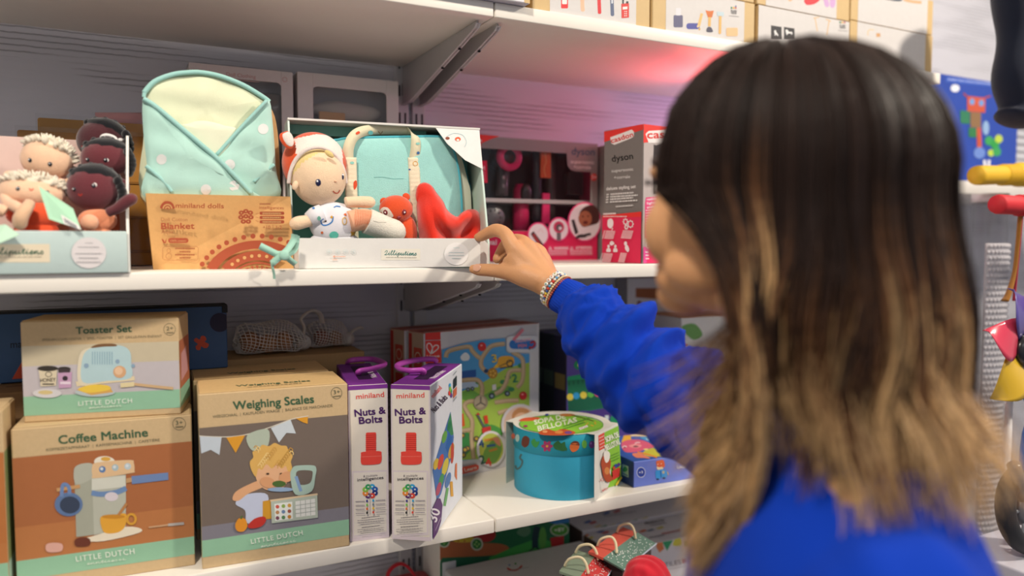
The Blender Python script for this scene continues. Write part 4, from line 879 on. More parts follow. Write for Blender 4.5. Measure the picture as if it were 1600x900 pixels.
b.prism([(x0, 0.9985, ZM), (x0, 1.138, ZM), (x0 + .003, 1.138, ZM + bh), (x0 + .003, 1.065, ZM + bh), (x0, 1.02, ZM + lh + .02), (x0, 0.9985, ZM + lh - .003)], (.003, 0, 0), '#e3e2dc', 'card'); part('side_panel', b, root)
TQ = (0, 170, 240 / 771)
def doll(label, head, rx, ry, Y, skin, hair, dress, body, arms, eyes, mouth, roll=0.0, legs=(), tuft=True):
    """little soft doll: head centre / radii in crop TQ, depth Y"""
    hc = atc(TQ, *head, Y); s_ = depth(hc) * TQ[2] / FPX; RX, RZ = rx * s_, ry * s_
    root = thing('rag_doll', label, 'doll', (hc.x, hc.y, ZM + .0022), 0, 'little dolls in the mint tray')
    rot = Matrix.Rotation(roll, 3, 'Y')
    hb = MB(); hb.ell(hc, (RX, RX * .68, RZ), skin, 'plush', rot, 28, 20); head_o = part('head', hb, root)
    b = MB(); bc = atc(TQ, *body[:2], Y + body[4]); b.ell(bc, (body[2] * s_, body[2] * s_ * .5, body[3] * s_), dress, 'plush', None, 22, 16)
    b.ell((bc.x, bc.y, (ZM + .0025 + bc.z) / 2), (body[2] * s_ * .85, body[2] * s_ * .45, (bc.z - ZM - .0025) / 2 + .0), dress, 'plush'); part('body', b, root)
    for a in arms:
        b = MB(); limb(b, [atc(TQ, x, y, Y + dy) for x, y, dy in a[0]], a[1] * s_ * 1.08, a[2] if len(a) > 2 else skin, 'plush', 14, a[1] * s_ * .85); part('arm', b, root)
    for a in legs:
        b = MB(); b.ell(atc(TQ, a[0], a[1], Y + a[4]), (a[2] * s_, a[2] * s_ * .8, a[3] * s_), a[5], 'plush'); part('leg', b, root)
    S = Skin(hb, MB(), TQ)
    for x, y in eyes:
        h = S.hit(x, y)
        if h[0] is None: continue
        b = MB(); q = rotx(h[1], (1, 0, 0)); b.ell(h[0], (9.5 * s_, 11.5 * s_, 4 * s_), '#23232c', 'gloss', q, 14, 8); e = b.v[:]; g = h[0] + h[1] * 4 * s_ + Vector((-2.5 * s_, 0, 3 * s_)); b.ell(g, (3 * s_, 1.5 * s_, 3 * s_), '#f2f2f4', 'gloss', None, 8, 6)
        if skin[1] in '56': b.ell(h[0] + Vector((5 * s_, 0, 3 * s_)) - h[1] * 2.5 * s_, (11 * s_, 3 * s_, 12 * s_), '#efe9e4', 'plush', None, 12, 8)
        part('eye', b, head_o)
    b = MB(); S.mb = b; x, y = mouth; S.line([(x - 9, y - 4), (x - 4, y + 4), (x + 4, y + 4), (x + 10, y - 4)], 5, '#d8463a', 4)
    if b.v: part('mouth', b, head_o)
    r = random.Random(int(head[0]))
    b = MB(); up = rot @ Vector((0.15 if hair == 'fluff' else .34, .42, .86)).normalized()
    def ok(d): return d.dot(up) > (.28 if hair == 'fluff' else .22)
    if hair == 'fluff':
        b.ell(hc + up * RZ * .12, (RX * 1.03, RX * .72, RZ * 1.02), '#e6dcc8', 'plush', rot, 24, 16, fn=lambda d: 1.02 if d.dot(up) > .3 else .9)
        for _ in range(520):
            d = Vector((r.gauss(0, 1), r.gauss(0, 1), r.gauss(0, 1))).normalized()
            if not ok(d): continue
            p = hc + rot @ Vector((d.x * RX, d.y * RX * .68, d.z * RZ)) * 1.0; t = (d + Vector((r.uniform(-.6, .6), r.uniform(-.6, .6), r.uniform(-.6, .6)))).normalized()
            b.tube([p, p + d * .003 + t * .001, p + d * .004 + t * .0045], [.0022, .0018, .0005], '#ece3d0', 'plush', 5)
    else:
        b.ell(hc + up * RZ * .08, (RX * 1.04, RX * .73, RZ * 1.05), '#191a1f', 'plush', rot, 26, 18, fn=lambda d: 1.03 if d.dot(up) > .22 else .86)
        for k in range(2):
            n = 7
            for i in range(n):
                a = -.7 + 2.2 * i / (n - 1); d = (rot @ Vector((sin(a) * .95, -.02 + .4 * k, cos(a)))).normalized(); b.ell(hc + Vector((d.x * RX * 1.06, d.y * RX * .75, d.z * RZ * 1.06)), (.0036, .0036, .0036), '#191a1f', 'plush', None, 10, 8)
        for i in range(6):  # braid hanging at the side
            t = i / 5; b.ell(hc + Vector((RX * (.9 + .15 * sin(t * 3)), -RX * .45, RZ * (.35 - 1.1 * t))), (.0052, .0052, .0058), '#15161a', 'plush', None, 10, 8)
    part('hair', b, head_o)
    return root
FAIR, DARK = '#efc6a6', '#6a3038'
doll('fair doll with fluffy white hair, topmost of the two fair ones, face uncovered', (235, 256), 116, 98, 1.085, FAIR, 'fluff', '#e0a080', (260, 400, 85, 70, .0), [([(120, 345, -.004), (80, 335, -.01), (45, 335, -.014)], 22), ([(300, 370, -.01), (330, 380, -.018), (350, 375, -.02)], 26)], [(150, 258), (251, 278)], (190, 310), 0.16)
rd = doll('fair doll in a red dress with white hair, below the other, green tag', (160, 425), 150, 84, 1.04, FAIR, 'fluff', '#ee5a34', (180, 530, 130, 75, -.008), [([(20, 440, -.01), (40, 470, -.02), (75, 490, -.03), (95, 500, -.034)], 26), ([(150, 475, -.03), (125, 510, -.04), (105, 545, -.042), (100, 570, -.04)], 30, '#e3bb98')], [(90, 400), (238, 420)], (157, 404), 0.05)
doll('dark skinned doll with maroon face, front one of three, arm raised to the right', (470, 402), 122, 112, 1.038, DARK, 'braid', '#f09a72', (490, 560, 88, 60, -.004), [([(545, 520, -.02), (590, 500, -.026), (630, 470, -.03), (655, 455, -.032)], 27)], [(372, 405), (470, 386)], (403, 430), -0.1, [(450, 570, 40, 40, -.02, '#f2b592')])
doll('dark skinned doll with black hair, middle one of three in the tray', (530, 250), 112, 92, 1.075, DARK, 'braid', '#d9744f', (530, 380, 70, 60, .0), [([(600, 360, -.01), (625, 380, -.018), (630, 400, -.02)], 20)], [(440, 256), (530, 258)], (475, 285), -0.1)
t = doll('dark skinned doll with a white hair tie, topmost of three', (515, 165), 116, 105, 1.108, '#4a2229', 'braid', '#d9744f', (520, 300, 70, 80, .004), [], [], (420, 190), 0.1)
b = MB(); p = [atc(TQ, x, y, 1.108 - .03) for x, y in ((512, 140), (535, 132), (570, 142), (580, 158), (545, 166), (515, 152))]; b.tube(smooth(p, 4, True), .0022, '#e9e6e4', 'cloth', 8, closed=True); b.tube([atc(TQ, x, y, 1.078) for x, y in ((595, 150), (605, 165), (612, 150))], .002, '#e9e6e4', 'cloth', 6); part('hair_tie', b, t)
t = thing('rag_doll', 'doll of which only a pale hand shows at the left edge of the tray', 'doll', (-0.155, 1.02, ZM + .0022), 0, 'little dolls in the mint tray')
b = MB(); b.tube(smooth([atc(TQ, x, y, 1.012) for x, y in ((-60, 500), (-20, 505), (15, 512), (32, 520))], 5), [.007] * 14 + [.006, .003], FAIR, 'plush', 12); part('arm', b, t)
b = MB(); b.ell((-0.16, 1.03, ZM + .03), (.022, .02, .0278), '#ee5a34', 'plush'); part('body', b, t)
# hang tags
def hang_tag(root, poly, Y, col, bar, label):
    b = MB(); q = [atc(TQ, x, y, Y + dy) for x, y, dy in poly]; n = (q[1] - q[0]).cross(q[2] - q[0]).normalized(); n = n if n.dot(FW) > 0 else -n
    b.prism(q, n * .0006, col, 'card'); F = Face(b, q[0], (q[1] - q[0]).normalized(), n.cross((q[1] - q[0]).normalized()), -n, crop=TQ); F.quad('#e8e4e2', *bar)
    (x0, y0), (x1, y1), (x2, y2), (x3, y3) = bar
    for i in range(9):
        t0 = .15 + i * .08; F.line([(x0 + (x1 - x0) * t0 + (x3 - x0) * .2, y0 + (y1 - y0) * t0 + (y3 - y0) * .2), (x0 + (x1 - x0) * t0 + (x3 - x0) * .75, y0 + (y1 - y0) * t0 + (y3 - y0) * .75)], 3 if i % 2 else 4.5, '#6a6a72')
    part('hang_tag', b, root, label)
hang_tag(rd, [(192, 385, 0), (245, 553, -.012), (408, 608, -.02), (366, 500, -.008)], 1.007, '#a9d8b9', [(305, 530), (395, 585), (408, 608), (322, 578)], 'pale green paper hang tag')
hang_tag(t, [(-40, 588, 0), (28, 580, -.004), (98, 632, -.012), (-40, 690, -.016)], 0.993, '#b9dcc4', [(-20, 645), (60, 615), (96, 632), (-20, 680)], 'green and white paper hang tag')

# --------------------------------------------------------- wrapped parcels at the back left
for k, (x0, y0, x1, zt_, Y, lab) in enumerate(((62, 202, 235, 0, 1.245, 'low golden brown wooden pack in clear film behind the little dolls'), (58, 183, 232, 0, 1.285, 'taller golden brown wooden pack in clear film by the wall'))):
    p0 = at(x0 if k else 26, y0, Y); p1 = at(x1, y0 + 6, Y)
    root = thing('wrapped_pack', lab, 'pack', ((p0.x + p1.x) / 2, Y, ZM), 0, 'golden packs in clear film')
    b = MB(); b.box((p0.x, Y, ZM + .0015), (p1.x, Y + .034, p0.z), '#b08036' if k else '#a8752c', 'wood', .003, 2)
    for i in range(3): b.box((p0.x + .002, Y - .0015, ZM + .02 + i * .05), (p1.x - .002, Y + .001, ZM + .024 + i * .05), '#8c5f22', 'wood', .0006)
    part('board', b, root)
    b = MB(); rr = random.Random(k)
    def W_(u, v): return (p0.x - .002 + (p1.x - p0.x + .004) * u, Y - .004 - .0025 * rr.random(), ZM + .001 + (p0.z - ZM + .004) * v)
    b.grid(W_, 12, 12, '#ffffff', 'film'); part('film', b, root)
b = MB(); p = [at(x, 189, 1.335) for x in (150, 222)]; b.tube([p[0], p[1]], [.013, .013], '#d8a0a2', 'cloth', 14); b.tube([p[0] - Vector((0, 0, .0132 + .0)), p[0] - Vector((0, 0, p[0].z - ZM - .0005))], .006, '#d8a0a2', 'cloth', 8); b.tube([p[1] - Vector((0, 0, .0132)), p[1] - Vector((0, 0, p[1].z - ZM - .0005))], .006, '#d8a0a2', 'cloth', 8)
solo('doll_cot', b, 'dusty pink padded roll on two posts behind the golden packs', 'toy')

# --------------------------------------------------------- white window boxes against the wall
def window_box(xa, xb, zt_, Y, label, win, filling, text):
    root = thing('window_box', label, 'box', ((xa + xb) / 2, Y, ZM), 0, 'white window boxes by the wall')
    wx0, wx1, wz0, wz1 = win; W_ = '#d9d0cf'; b = MB()
    b.box((xa, Y, ZM), (wx0, Y + .002, zt_), W_, 'card', .0004); b.box((wx1, Y, ZM), (xb, Y + .002, zt_), W_, 'card', .0004)
    b.box((wx0, Y, wz1), (wx1, Y + .002, zt_), W_, 'card', 0); b.box((wx0, Y, ZM), (wx1, Y + .002, wz0), W_, 'card', 0)
    r_ = .008
    for cx_, cz_, sx, sz in ((wx0, wz1, 1, -1), (wx1, wz1, -1, -1)):
        b.prism([(cx_, Y, cz_)] + [(cx_ + sx * r_ * (1 - sin(a)), Y, cz_ + sz * r_ * (1 - cos(a))) for a in [pi / 2 * i / 5 for i in range(6)]], (0, .002, 0), W_, 'card')
    for p, q in (((xa, Y + .002, ZM), (xa + .002, Y + .055, zt_)), ((xb - .002, Y + .002, ZM), (xb, Y + .055, zt_)), ((xa, Y + .002, zt_ - .002), (xb, Y + .055, zt_)), ((xa, Y + .002, ZM), (xb, Y + .055, ZM + .002)), ((xa, Y + .053, ZM), (xb, Y + .055, zt_))): b.box(p, q, W_, 'card', 0)
    F = Face(b, (xa, Y, ZM), (1, 0, 0), (0, 0, 1), (0, -1, 0))
    if text: F.text(text, .055, zt_ - ZM - .016, .1, zt_ - ZM - .016, .006, '#c98f8a'); F.greek(.05, zt_ - ZM - .022, .105, zt_ - ZM - .022, .002, '#c9aaa8'); F.ring(xb - xa - .013, zt_ - ZM - .013, .004, .004, .0007, '#c98f8a'); F.greek(.006, zt_ - ZM - .013, .02, zt_ - ZM - .013, .003, '#c98f8a')
    part('carton', b, root)
    b = MB(); b.box((wx0, Y + .0022, wz0), (wx1, Y + .0026, wz1), '#fff', 'film', 0); part('window', b, root, 'clear window')
    filling(root)
def fillA(root):
    b = MB(); b.box((.11, 1.315, ZM + .003), (.245, 1.345, ZM + .285), '#8f7f74', 'cloth', .01, 2); part('folded_cloth', b, root)
def fillB(root):
    for i, (z0, z1, col) in enumerate(((1.565, 1.62, '#d8cfc8'), (1.622, 1.66, '#d2c8c2'), (1.66, 1.695, '#cfc4bd'))):
        b = MB(); b.ell((.352, 1.327, (z0 + z1) / 2), (.066, .02, (z1 - z0) / 2), col, 'cloth', fn=lambda d, i=i: 1 + .03 * sin(7 * d.x + i * 2)); part('rolled_cloth', b, root)
    b = MB(); b.box((.3, 1.3065, 1.628), (.345, 1.309, 1.672), '#d9a878', 'cloth', .001); part('lit_patch', b, root, 'patch of light, coloured tan')  # tan slab stands in for a patch of light behind the window
    b = MB(); b.box((.29, 1.31, ZM + .003), (.42, 1.345, 1.56), '#bdb2ac', 'card', .002); part('insert', b, root)
window_box(.097, .256, 1.731, 1.3, 'white window box with dark cloth inside, behind the mint blanket', (.125, .237, 1.47, 1.712), fillA, 'Doll Clothing')
window_box(.2635, .439, 1.7335, 1.3, 'white window box with rolled pale cloth inside, left of the uprights', (.289, .417, 1.49, 1.712), fillB, None)

# --------------------------------------------------------- mint blanket in its kraft sleeve box
G = (210, 90, 270 / 694)
bl, br = atz(240, 421.5, ZM), atz(459, 419.5, ZM); tl, tr = at(227.5, 302, 1.058), at(454, 305, 1.046); tr.z = tl.z
root = thing('blanket_pack', 'kraft sleeve box holding a folded mint blanket with white dots', 'blanket pack', ((bl.x + br.x) / 2, 1.09, ZM))
b = MB(); hex8(b, bl, br, tl, tr, (0, .025, 0), (0, .054, 0), '#dfad70', 'kraft')
u = (br - bl).normalized(); n_ = u.cross((tl - bl)).normalized(); v_ = n_.cross(u) * 1
if n_.dot(FW) > 0: n_ = -n_
F = Face(b, bl, u, v_, n_, crop=G); RB = '#b5573a'
F.text('miniland dolls', 166, 603, 359, 605, 19, RB, 0.02); F.blob([(107, 606), (108, 590), (120, 578), (133, 576), (148, 580), (158, 592), (159, 607)], RB)
for r_, c_ in ((20, '#dfad70'), (15, RB), (10, '#dfad70'), (5, RB)): F.poly([(133 + r_ * cos(a), 607 - r_ * sin(a)) for a in [pi * i / 10 for i in range(11)]], c_)
F.text('Doll Cotton', 107, 656, 213, 657, 14, '#b5704a'); F.text('Blanket', 108, 688, 241, 687, 24, RB, 0.03); F.text('Aqua', 108, 706, 157, 706, 14, '#b5704a')
F.blob([(110, 728), (118, 732), (122, 740), (130, 724), (126, 744), (116, 742)], RB); F.rrect(136, 724, 217, 744, 9, RB); F.text('100% cotton', 145, 739, 208, 739, 8, '#d8a870')
F.line([(122, 758), (250, 758), (257, 765), (255, 808), (247, 816), (120, 812), (113, 805), (114, 765), (122, 758)], 1.4, '#b5704a'); F.ring(138, 775, 8, 9, 1.4, '#b5704a'); F.ring(138, 797, 12, 12, 1.4, '#b5704a')
for i, y in enumerate((769, 782, 794, 806)): F.greek(164 + (i % 2) * 18, y, 244 - (i % 2) * 18, y, 6, '#a9603c', i)
for a, b__ in ((430, 622), (448, 616), (466, 622), (428, 640), (448, 636), (468, 640), (438, 657), (458, 657)): F.ell(a, b__, 11, 9, RB); F.ell(a, b__, 3, 3, '#dfad70', n=8)
F.greek(503, 590, 548, 590, 7, '#b5704a'); F.text('intelligences', 502, 606, 600, 608, 12, RB, 0.01); [(F.rrect(503, 617 + i * 17, 602, 630 + i * 17, 5, RB), F.greek(515, 627 + i * 17, 590, 627 + i * 17, 6, '#d8a870', i), F.line([(487, 627 + i * 12), (500, 624 + i * 17)], 1.2, RB)) for i in range(3)]
F.text('+10', 516, 686, 546, 686, 14, RB); F.text('1-2', 570, 686, 592, 686, 14, RB); F.line([(557, 668), (557, 692)], 1.2, RB)
import_c = (497, 905)
def arc(r0, r1, a0, a1, col):
    A_ = [radians(a0 + (a1 - a0) * i / 30) for i in range(31)]; cx, cy = import_c; pts = [(cx + r0 * cos(a), cy - r0 * sin(a) * .78) for a in A_] + [(cx + r1 * cos(a), cy - r1 * sin(a) * .78) for a in A_[::-1]]
    n = 31; F.raw(pts, [[i, i + 1, 2 * n - 2 - i, 2 * n - 1 - i] for i in range(n - 1)], col)
arc(222, 180, 55, 158, RB); arc(168, 120, 52, 150, RB); arc(112, 102, 50, 146, RB)
for i in range(12): a = radians(60 + i * 8.7); F.ell(497 + 245 * cos(a), 905 - 245 * .78 * sin(a), 10, 10, RB)
for i in range(7): a = radians(64 + i * 12); F.ell(497 + 144 * cos(a), 905 - 144 * .78 * sin(a), 7, 7, '#dfad70')
for i in range(5): a = radians(66 + i * 13); F.quad(RB, (497 + 94 * cos(a - .06), 905 - 94 * .78 * sin(a - .06)), (497 + 94 * cos(a + .07), 905 - 94 * .78 * sin(a + .07)), (497 + 78 * cos(a + .02), 905 - 78 * .78 * sin(a + .02)), (497 + 78 * cos(a - .03), 905 - 78 * .78 * sin(a - .03)))
part('sleeve_box', b, root)
b = MB(); cp = [(300, 95), (340, 80), (420, 100), (500, 145), (555, 215), (575, 300), (583, 420), (586, 555), (588, 620), (60, 620), (60, 300), (80, 180), (200, 100)]
pillow(b, G, cp, 1.096, 0.0, .0022, '#d2a671', 'kraft', 4, sm=4); part('backing_card', b, root, 'arched kraft backing card')
MINT, MINT2 = '#b5ddd2', '#9fd0ca'
wv = lambda x, y: .0022 * sin(x * .035 + y * .012) + .0015 * sin(y * .05 - x * .01)
b = MB(); top = [(38, 142), (80, 97), (150, 69), (215, 60), (270, 60), (350, 76), (440, 112), (520, 160), (542, 178)]
P_ = pillow(b, G, top + [(540, 300), (545, 600), (60, 600), (38, 300)], 1.086, .007, .007, '#dfe3c4', 'cloth', 7, wv, sm=5); part('lining', b, root, 'pale green padded lining')
b = MB(); pillow(b, G, [(192, 285), (215, 265), (260, 254), (310, 258), (360, 272), (415, 300), (320, 430)], 1.0725, .004, .004, '#e6e9cf', 'cloth', 5, None); part('inner_fold', b, root)
bR = MB(); pillow(bR, G, [(528, 178), (546, 184), (553, 240), (562, 340), (567, 450), (566, 572), (240, 572), (300, 430), (330, 390), (430, 270)], 1.075, .007, .006, MINT, 'cloth', 7, wv); 
bL = MB(); pillow(bL, G, [(36, 165), (90, 195), (200, 290), (320, 392), (400, 470), (470, 545), (500, 572), (62, 572), (50, 430), (36, 300)], 1.0655, .006, .006, MINT, 'cloth', 7, wv)
for bb, dots in ((bR, ((517, 287), (548, 460), (383, 430))), (bL, ((109, 409), (287, 530), (400, 515)))):
    S = Skin(bb, bb, G); [S.ell(x, y, 21, 21, '#e2e2e0') for x, y in dots]
part('right_flap', bR, root); part('left_flap', bL, root)
b = MB()
for pts, Y in ((top, 1.082), ([(36, 165), (90, 200), (200, 293), (320, 394), (400, 472), (470, 547)], 1.0615), ([(532, 172), (440, 268), (380, 335), (330, 390)], 1.070), ([(40, 142), (38, 160)], 1.075), ([(46, 435), (70, 455), (120, 500), (150, 540)], 1.0605), ([(562, 430), (530, 455), (480, 500)], 1.070)):
    b.tube([atc(G, p.x, p.y, Y) for p in smooth(pts, 6)], .0032 if len(pts) > 5 else .0024, MINT2, 'cloth', 8)
part('binding', b, root, 'mint edge binding')

# --------------------------------------------------------- big doll gift box
H_ = (420, 180, 1 / 3.6)
LX, LY = 0.2045, 1.02; yw = radians(-6.8); WB = .2525
Lc = lambda x, y, z: (LX + x * cos(yw) - y * sin(yw), LY + x * sin(yw) + y * cos(yw), ZM + .0006 + z)
root = thing('gift_box', 'open white display box with mint inside, held at its right corner by a hand', 'gift box', (LX + .12, LY + .05, ZM))
b = MB(); GW = '#e4e2de'
def pan(pts, off, col, mat='card'): b.prism([Lc(*p) for p in pts], (Vector(Lc(*off)) - Vector(Lc(0, 0, 0))), col, mat)
pan([(0, 0, 0), (WB, 0, 0), (WB, 0, .0405), (0, 0, .0405)], (0, .0025, 0), GW)
pan([(WB, 0, 0), (WB + .021, .024, 0), (WB + .021, .024, .031), (WB + .012, .014, .037), (WB, 0, .0405)], (0, .0025, 0), '#dcdad6')
pan([(-.004, .03, 0), (0, 0, 0), (0, 0, .0405), (-.004, .03, .04)], (0, .0025, 0), GW)
fp = part('front_panel', b, root)
F = Face(b, Lc(0, 0, 0), Vector(Lc(1, 0, 0)) - Vector(Lc(0, 0, 0)), (0, 0, 1), Vector(Lc(0, -1, 0)) - Vector(Lc(0, 0, 0)), crop=H_)
b2 = MB(); F.mb = b2; F.quad('#e9e4d6', (632, 752), (852, 752), (852, 815), (632, 815)); F.cursive('Lilliputiens', 650, 786, 832, 788, 25, 3.6, '#4f837c'); F.greek(660, 801, 835, 802, 4, '#c4bfb2'); part('label', b2, fp, 'cream label with green script')
b2 = MB(); F.mb = b2; F.ell(1054, 780, 68, 64, '#efedeb'); [F.greek(1054 - w_, y, 1054 + w_, y, 4, '#c9dada', y) for y, w_ in ((748, 18), (774, 42), (790, 44), (806, 26))]; part('round_sticker', b2, fp, 'round white sticker')
b2 = MB(); F.mb = b2; [F.ring(x, 767, 14, 13, 2.5, '#d3dede') for x in (338, 385, 430, 475)]; [F.ell(x, 767, 5, 5, '#d3dede') for x in (338, 385, 430, 475)]; F.line([(362, 795), (430, 795)], 3, '#eda98c'); F.poly([(358, 795), (370, 788), (370, 802)], '#eda98c'); F.greek(358, 815, 385, 815, 6, '#f0c0a8'); part('icon_print', b2, fp)
MT = '#8fc9be'
b = MB(); pan([(-.004, .0325, 0), (0, .0025, 0), (WB, .0025, 0), (WB + .021, .0265, 0), (WB + .026, .145, 0), (-.004, .145, 0)], (0, 0, .0015), MT); part('floor_panel', b, root)
b = MB(); pan([(-.006, .143, 0), (WB + .0285, .143, 0), (WB + .024, .143, .206), (-.006, .143, .206)], (0, .003, 0), MT); part('back_panel', b, root, 'mint back panel')
b = MB(); pan([(-.006, .033, 0), (-.006, .143, 0), (-.006, .143, .206), (-.006, .074, .206), (-.006, .036, .045)], (.0025, 0, 0), '#cfe0da'); part('side_panel', b, root)
b = MB(); pan([(WB + .021, .0265, 0), (WB + .0285, .143, 0), (WB + .024, .143, .206), (WB + .02, .074, .206), (WB + .0215, .03, .034)], (.0028, 0, 0), '#c9ddd4'); part('side_panel', b, root)
b = MB(); pan([(-.006, .072, .206), (WB + .0235, .072, .206), (WB + .0265, .146, .206), (-.006, .146, .206)], (0, 0, .0028), '#dedcd8'); part('top_panel', b, root)
b = MB(); pan([(-.003, .112, .2055), (WB - .05, .112, .2055), (WB - .055, .112, .19), (WB - .12, .112, .1875), (WB - .14, .112, .191), (-.003, .112, .192)], (0, .0012, 0), '#7fbfb4'); part('tuck_flap', b, root)
b = MB(); pan([(WB - .046, .0735, .2055), (WB + .0225, .0735, .2055), (WB + .0222, .056, .145), (WB - .004, .061, .158), (WB - .03, .067, .182)], (0, -.0012, 0), '#e6e4e2')
q0 = Vector(Lc(WB - .046, .0723, .2055)); F = Face(b, q0, Vector(Lc(1, 0, 0)) - Vector(Lc(0, 0, 0)), (0, 0, 1), (0, 0, 0)); 
S = Skin(b, b, H_); S.mat = 'card'
S.blob([(1010, 160), (1040, 130), (1075, 150), (1100, 205), (1060, 215), (1030, 190)], '#df5f36'); S.blob([(940, 100), (965, 95), (980, 112), (960, 125), (945, 118)], '#e88a66'); S.ell(1063, 135, 16, 12, '#df5f36'); S.ell(1063, 140, 8, 6, '#f0e6dc'); S.line([(1000, 120), (1040, 102), (1090, 112), (1112, 150), (1100, 180)], 3, '#b5d3d6', 4); S.ell(1005, 130, 12, 8, '#8a4a34')
part('corner_flap', b, root, 'white corner flap with orange animal print')
# ribbon bow beside the box
b = MB(); RBN = '#a9d8c6'
def ribbon(pts, wd, th=.0006):
    P2 = smooth(pts, 6); v = []
    for i, p in enumerate(P2):
        t_ = (P2[min(i + 1, len(P2) - 1)] - P2[max(i - 1, 0)]).normalized(); s2 = t_.cross(FW).normalized() * wd / 2; v.append((p - s2, p + s2))
    n = len(v); vs = [q for pr in v for q in pr]; back = [q + FW * th for q in vs]
    fs = [[2 * i, 2 * i + 1, 2 * i + 3, 2 * i + 2] for i in range(n - 1)]; fs += [[2 * n + k for k in f[::-1]] for f in fs] + [[2 * i, 2 * i + 2, 2 * n + 2 * i + 2, 2 * n + 2 * i] for i in range(n - 1)] + [[2 * i + 1, 2 * n + 2 * i + 1, 2 * n + 2 * i + 3, 2 * i + 3] for i in range(n - 1)]
    b.add(vs + back, fs, RBN, 'cloth', True)
RC = (400, 380, .1)
rp = lambda x, y, Y: atc(RC, x, y, Y)
ribbon([rp(60, 40, .990), rp(200, 110, .987), rp(330, 170, .985), rp(430, 170, .983)], .0085)
ribbon([rp(600, -140, .99), rp(590, -60, .992), rp(520, 60, .988), rp(430, 160, .981), rp(280, 290, .982), rp(235, 320, .985)], .0085)
ribbon([rp(640, -120, .998), rp(630, 0, 1.0), rp(600, 110, .994), rp(480, 190, .988)], .007)
ribbon([rp(470, 210, .985), rp(540, 270, .987), rp(620, 330, .992)], .0075)
ribbon([rp(245, 310, .9845), rp(262, 400, .985), rp(280, 480, .988), rp(285, 560, .9905)], .0032)
b.ell(rp(440, 190, .979), (.0065, .003, .0065), RBN, 'cloth', None, 14, 10)
solo('ribbon_bow', b, 'mint ribbon bow dangling at the left front corner of the gift box', 'ribbon')

# bag inside the gift box
root = thing('toy_bag', 'turquoise velvet doll bag with cream straps inside the gift box', 'bag', (0.37, 1.08, ZM + .0025))
BGY = 1.083; VEL = '#a3dcd6'
bo = [(355, 175), (390, 140), (500, 128), (800, 122), (920, 120), (985, 130), (1035, 190), (1065, 300), (1080, 430), (1086, 560), (1086, 715), (360, 715), (352, 430)]
tl_ = lambda x, y: BGY - (x - 720) * 1.9e-5
b = MB(); P_ = pillow(b, H_, bo, BGY, .007, .004, VEL, 'plush', 8, lambda x, y: .0008 * sin(x * .03 + y * .02), 5, 4.0, tl_)
S = Skin(b, b, H_, 'plush'); S.line([(590, 350), (640, 348), (700, 358), (760, 356)], 2.5, '#7fc0ba', 4); part('front_panel', b, root)
bs = MB(); bs.tube([atc(H_, x, y, tl_(x, y) + .001) for x, y in P_], .0022, '#53b7c6', 'cloth', 8, closed=True); part('piping', bs, root, 'blue edge piping')
b = MB(); go = [(x * 1.0 + (55 if x > 800 else (20 if x > 600 else 4)), y + (-4 if y < 200 else 0) + (70 if (x > 1000 and 150 < y < 320) else 0)) for x, y in bo]
P2 = pillow(b, H_, go, BGY + .012, .002, .026, '#e2e2cc', 'cloth', 5, None, 5, 4.0, lambda x, y: tl_(x, y) + .012); part('gusset', b, root, 'cream printed gusset')
bs = MB(); bs.tube([atc(H_, x, y, tl_(x, y) + .037) for x, y in P2], .0022, '#53b7c6', 'cloth', 8, closed=True); part('piping', bs, root, 'blue edge piping')
CRM = '#ece0c4'
def strap(p0, p1, w0, Y0, Y1, name):
    b = MB()
    def Pf(u, v):
        x = p0[0] + (p1[0] - p0[0]) * v + (u - .5) * w0; y = p0[1] + (p1[1] - p0[1]) * v
        return atc(H_, x, y, Y0 + (Y1 - Y0) * v - .0012 * (1 - (2 * u - 1) ** 4) - .0006 * abs(sin(v * 60)))
    b.grid(Pf, 8, 60, CRM, 'cloth', .002)
    S = Skin(b, b, H_)
    return b, S
b, S = strap((458, 240), (470, 700), 62, BGY - .0065, BGY - .0075, ''); S.blob([(478, 375), (492, 368), (496, 395), (482, 420), (476, 400)], '#d9502f'); S.ell(468, 268, 12, 8, '#8fcabf'); S.ell(445, 490, 9, 14, '#c9a050'); part('strap', b, root)
b, S = strap((812, 240), (838, 700), 58, BGY - .0068, BGY - .0078, ''); S.ring(824, 272, 14, 14, 3, '#d9a23f'); S.ell(792, 305, 6, 4, '#3d5fa8'); S.ring(838, 610, 12, 16, 3, '#d9a23f'); S.blob([(770, 400), (790, 392), (795, 412), (775, 416)], '#8fcabf'); part('strap', b, root)
b = MB(); hp = [(447, 245, -.008), (450, 180, -.010), (480, 118, -.008), (540, 88, .0), (640, 82, .004), (760, 84, .002), (800, 95, -.004), (825, 130, -.009), (827, 185, -.010), (818, 240, -.008)]
HP = smooth([atc(H_, x, y, BGY + d - .001) for x, y, d in hp], 6); n = len(HP); vs = []; cd_ = Vector((.25, .55, -.8)).normalized()
for i, p in enumerate(HP):
    t_ = (HP[min(i + 1, n - 1)] - HP[max(i - 1, 0)]).normalized(); k = min(1, abs(i / (n - 1) - .5) * 2.6); wd = (Vector((1, 0, 0)) * k + cd_ * (1 - k)); wd = (wd - t_ * wd.dot(t_)).normalized() * .0076
    vs += [p - wd, p + wd]
fs = [[2 * i, 2 * i + 1, 2 * i + 3, 2 * i + 2] for i in range(n - 1)]; off = [v + Vector((0, .0016, 0)) for v in vs]
b.add(vs + off, fs + [[2 * n + k for k in f[::-1]] for f in fs] + [[2 * i, 2 * i + 2, 2 * n + 2 * i + 2, 2 * n + 2 * i] for i in range(n - 1)] + [[2 * i + 1, 2 * n + 2 * i + 1, 2 * n + 2 * i + 3, 2 * i + 3] for i in range(n - 1)], '#e3dcbc', 'cloth', True)
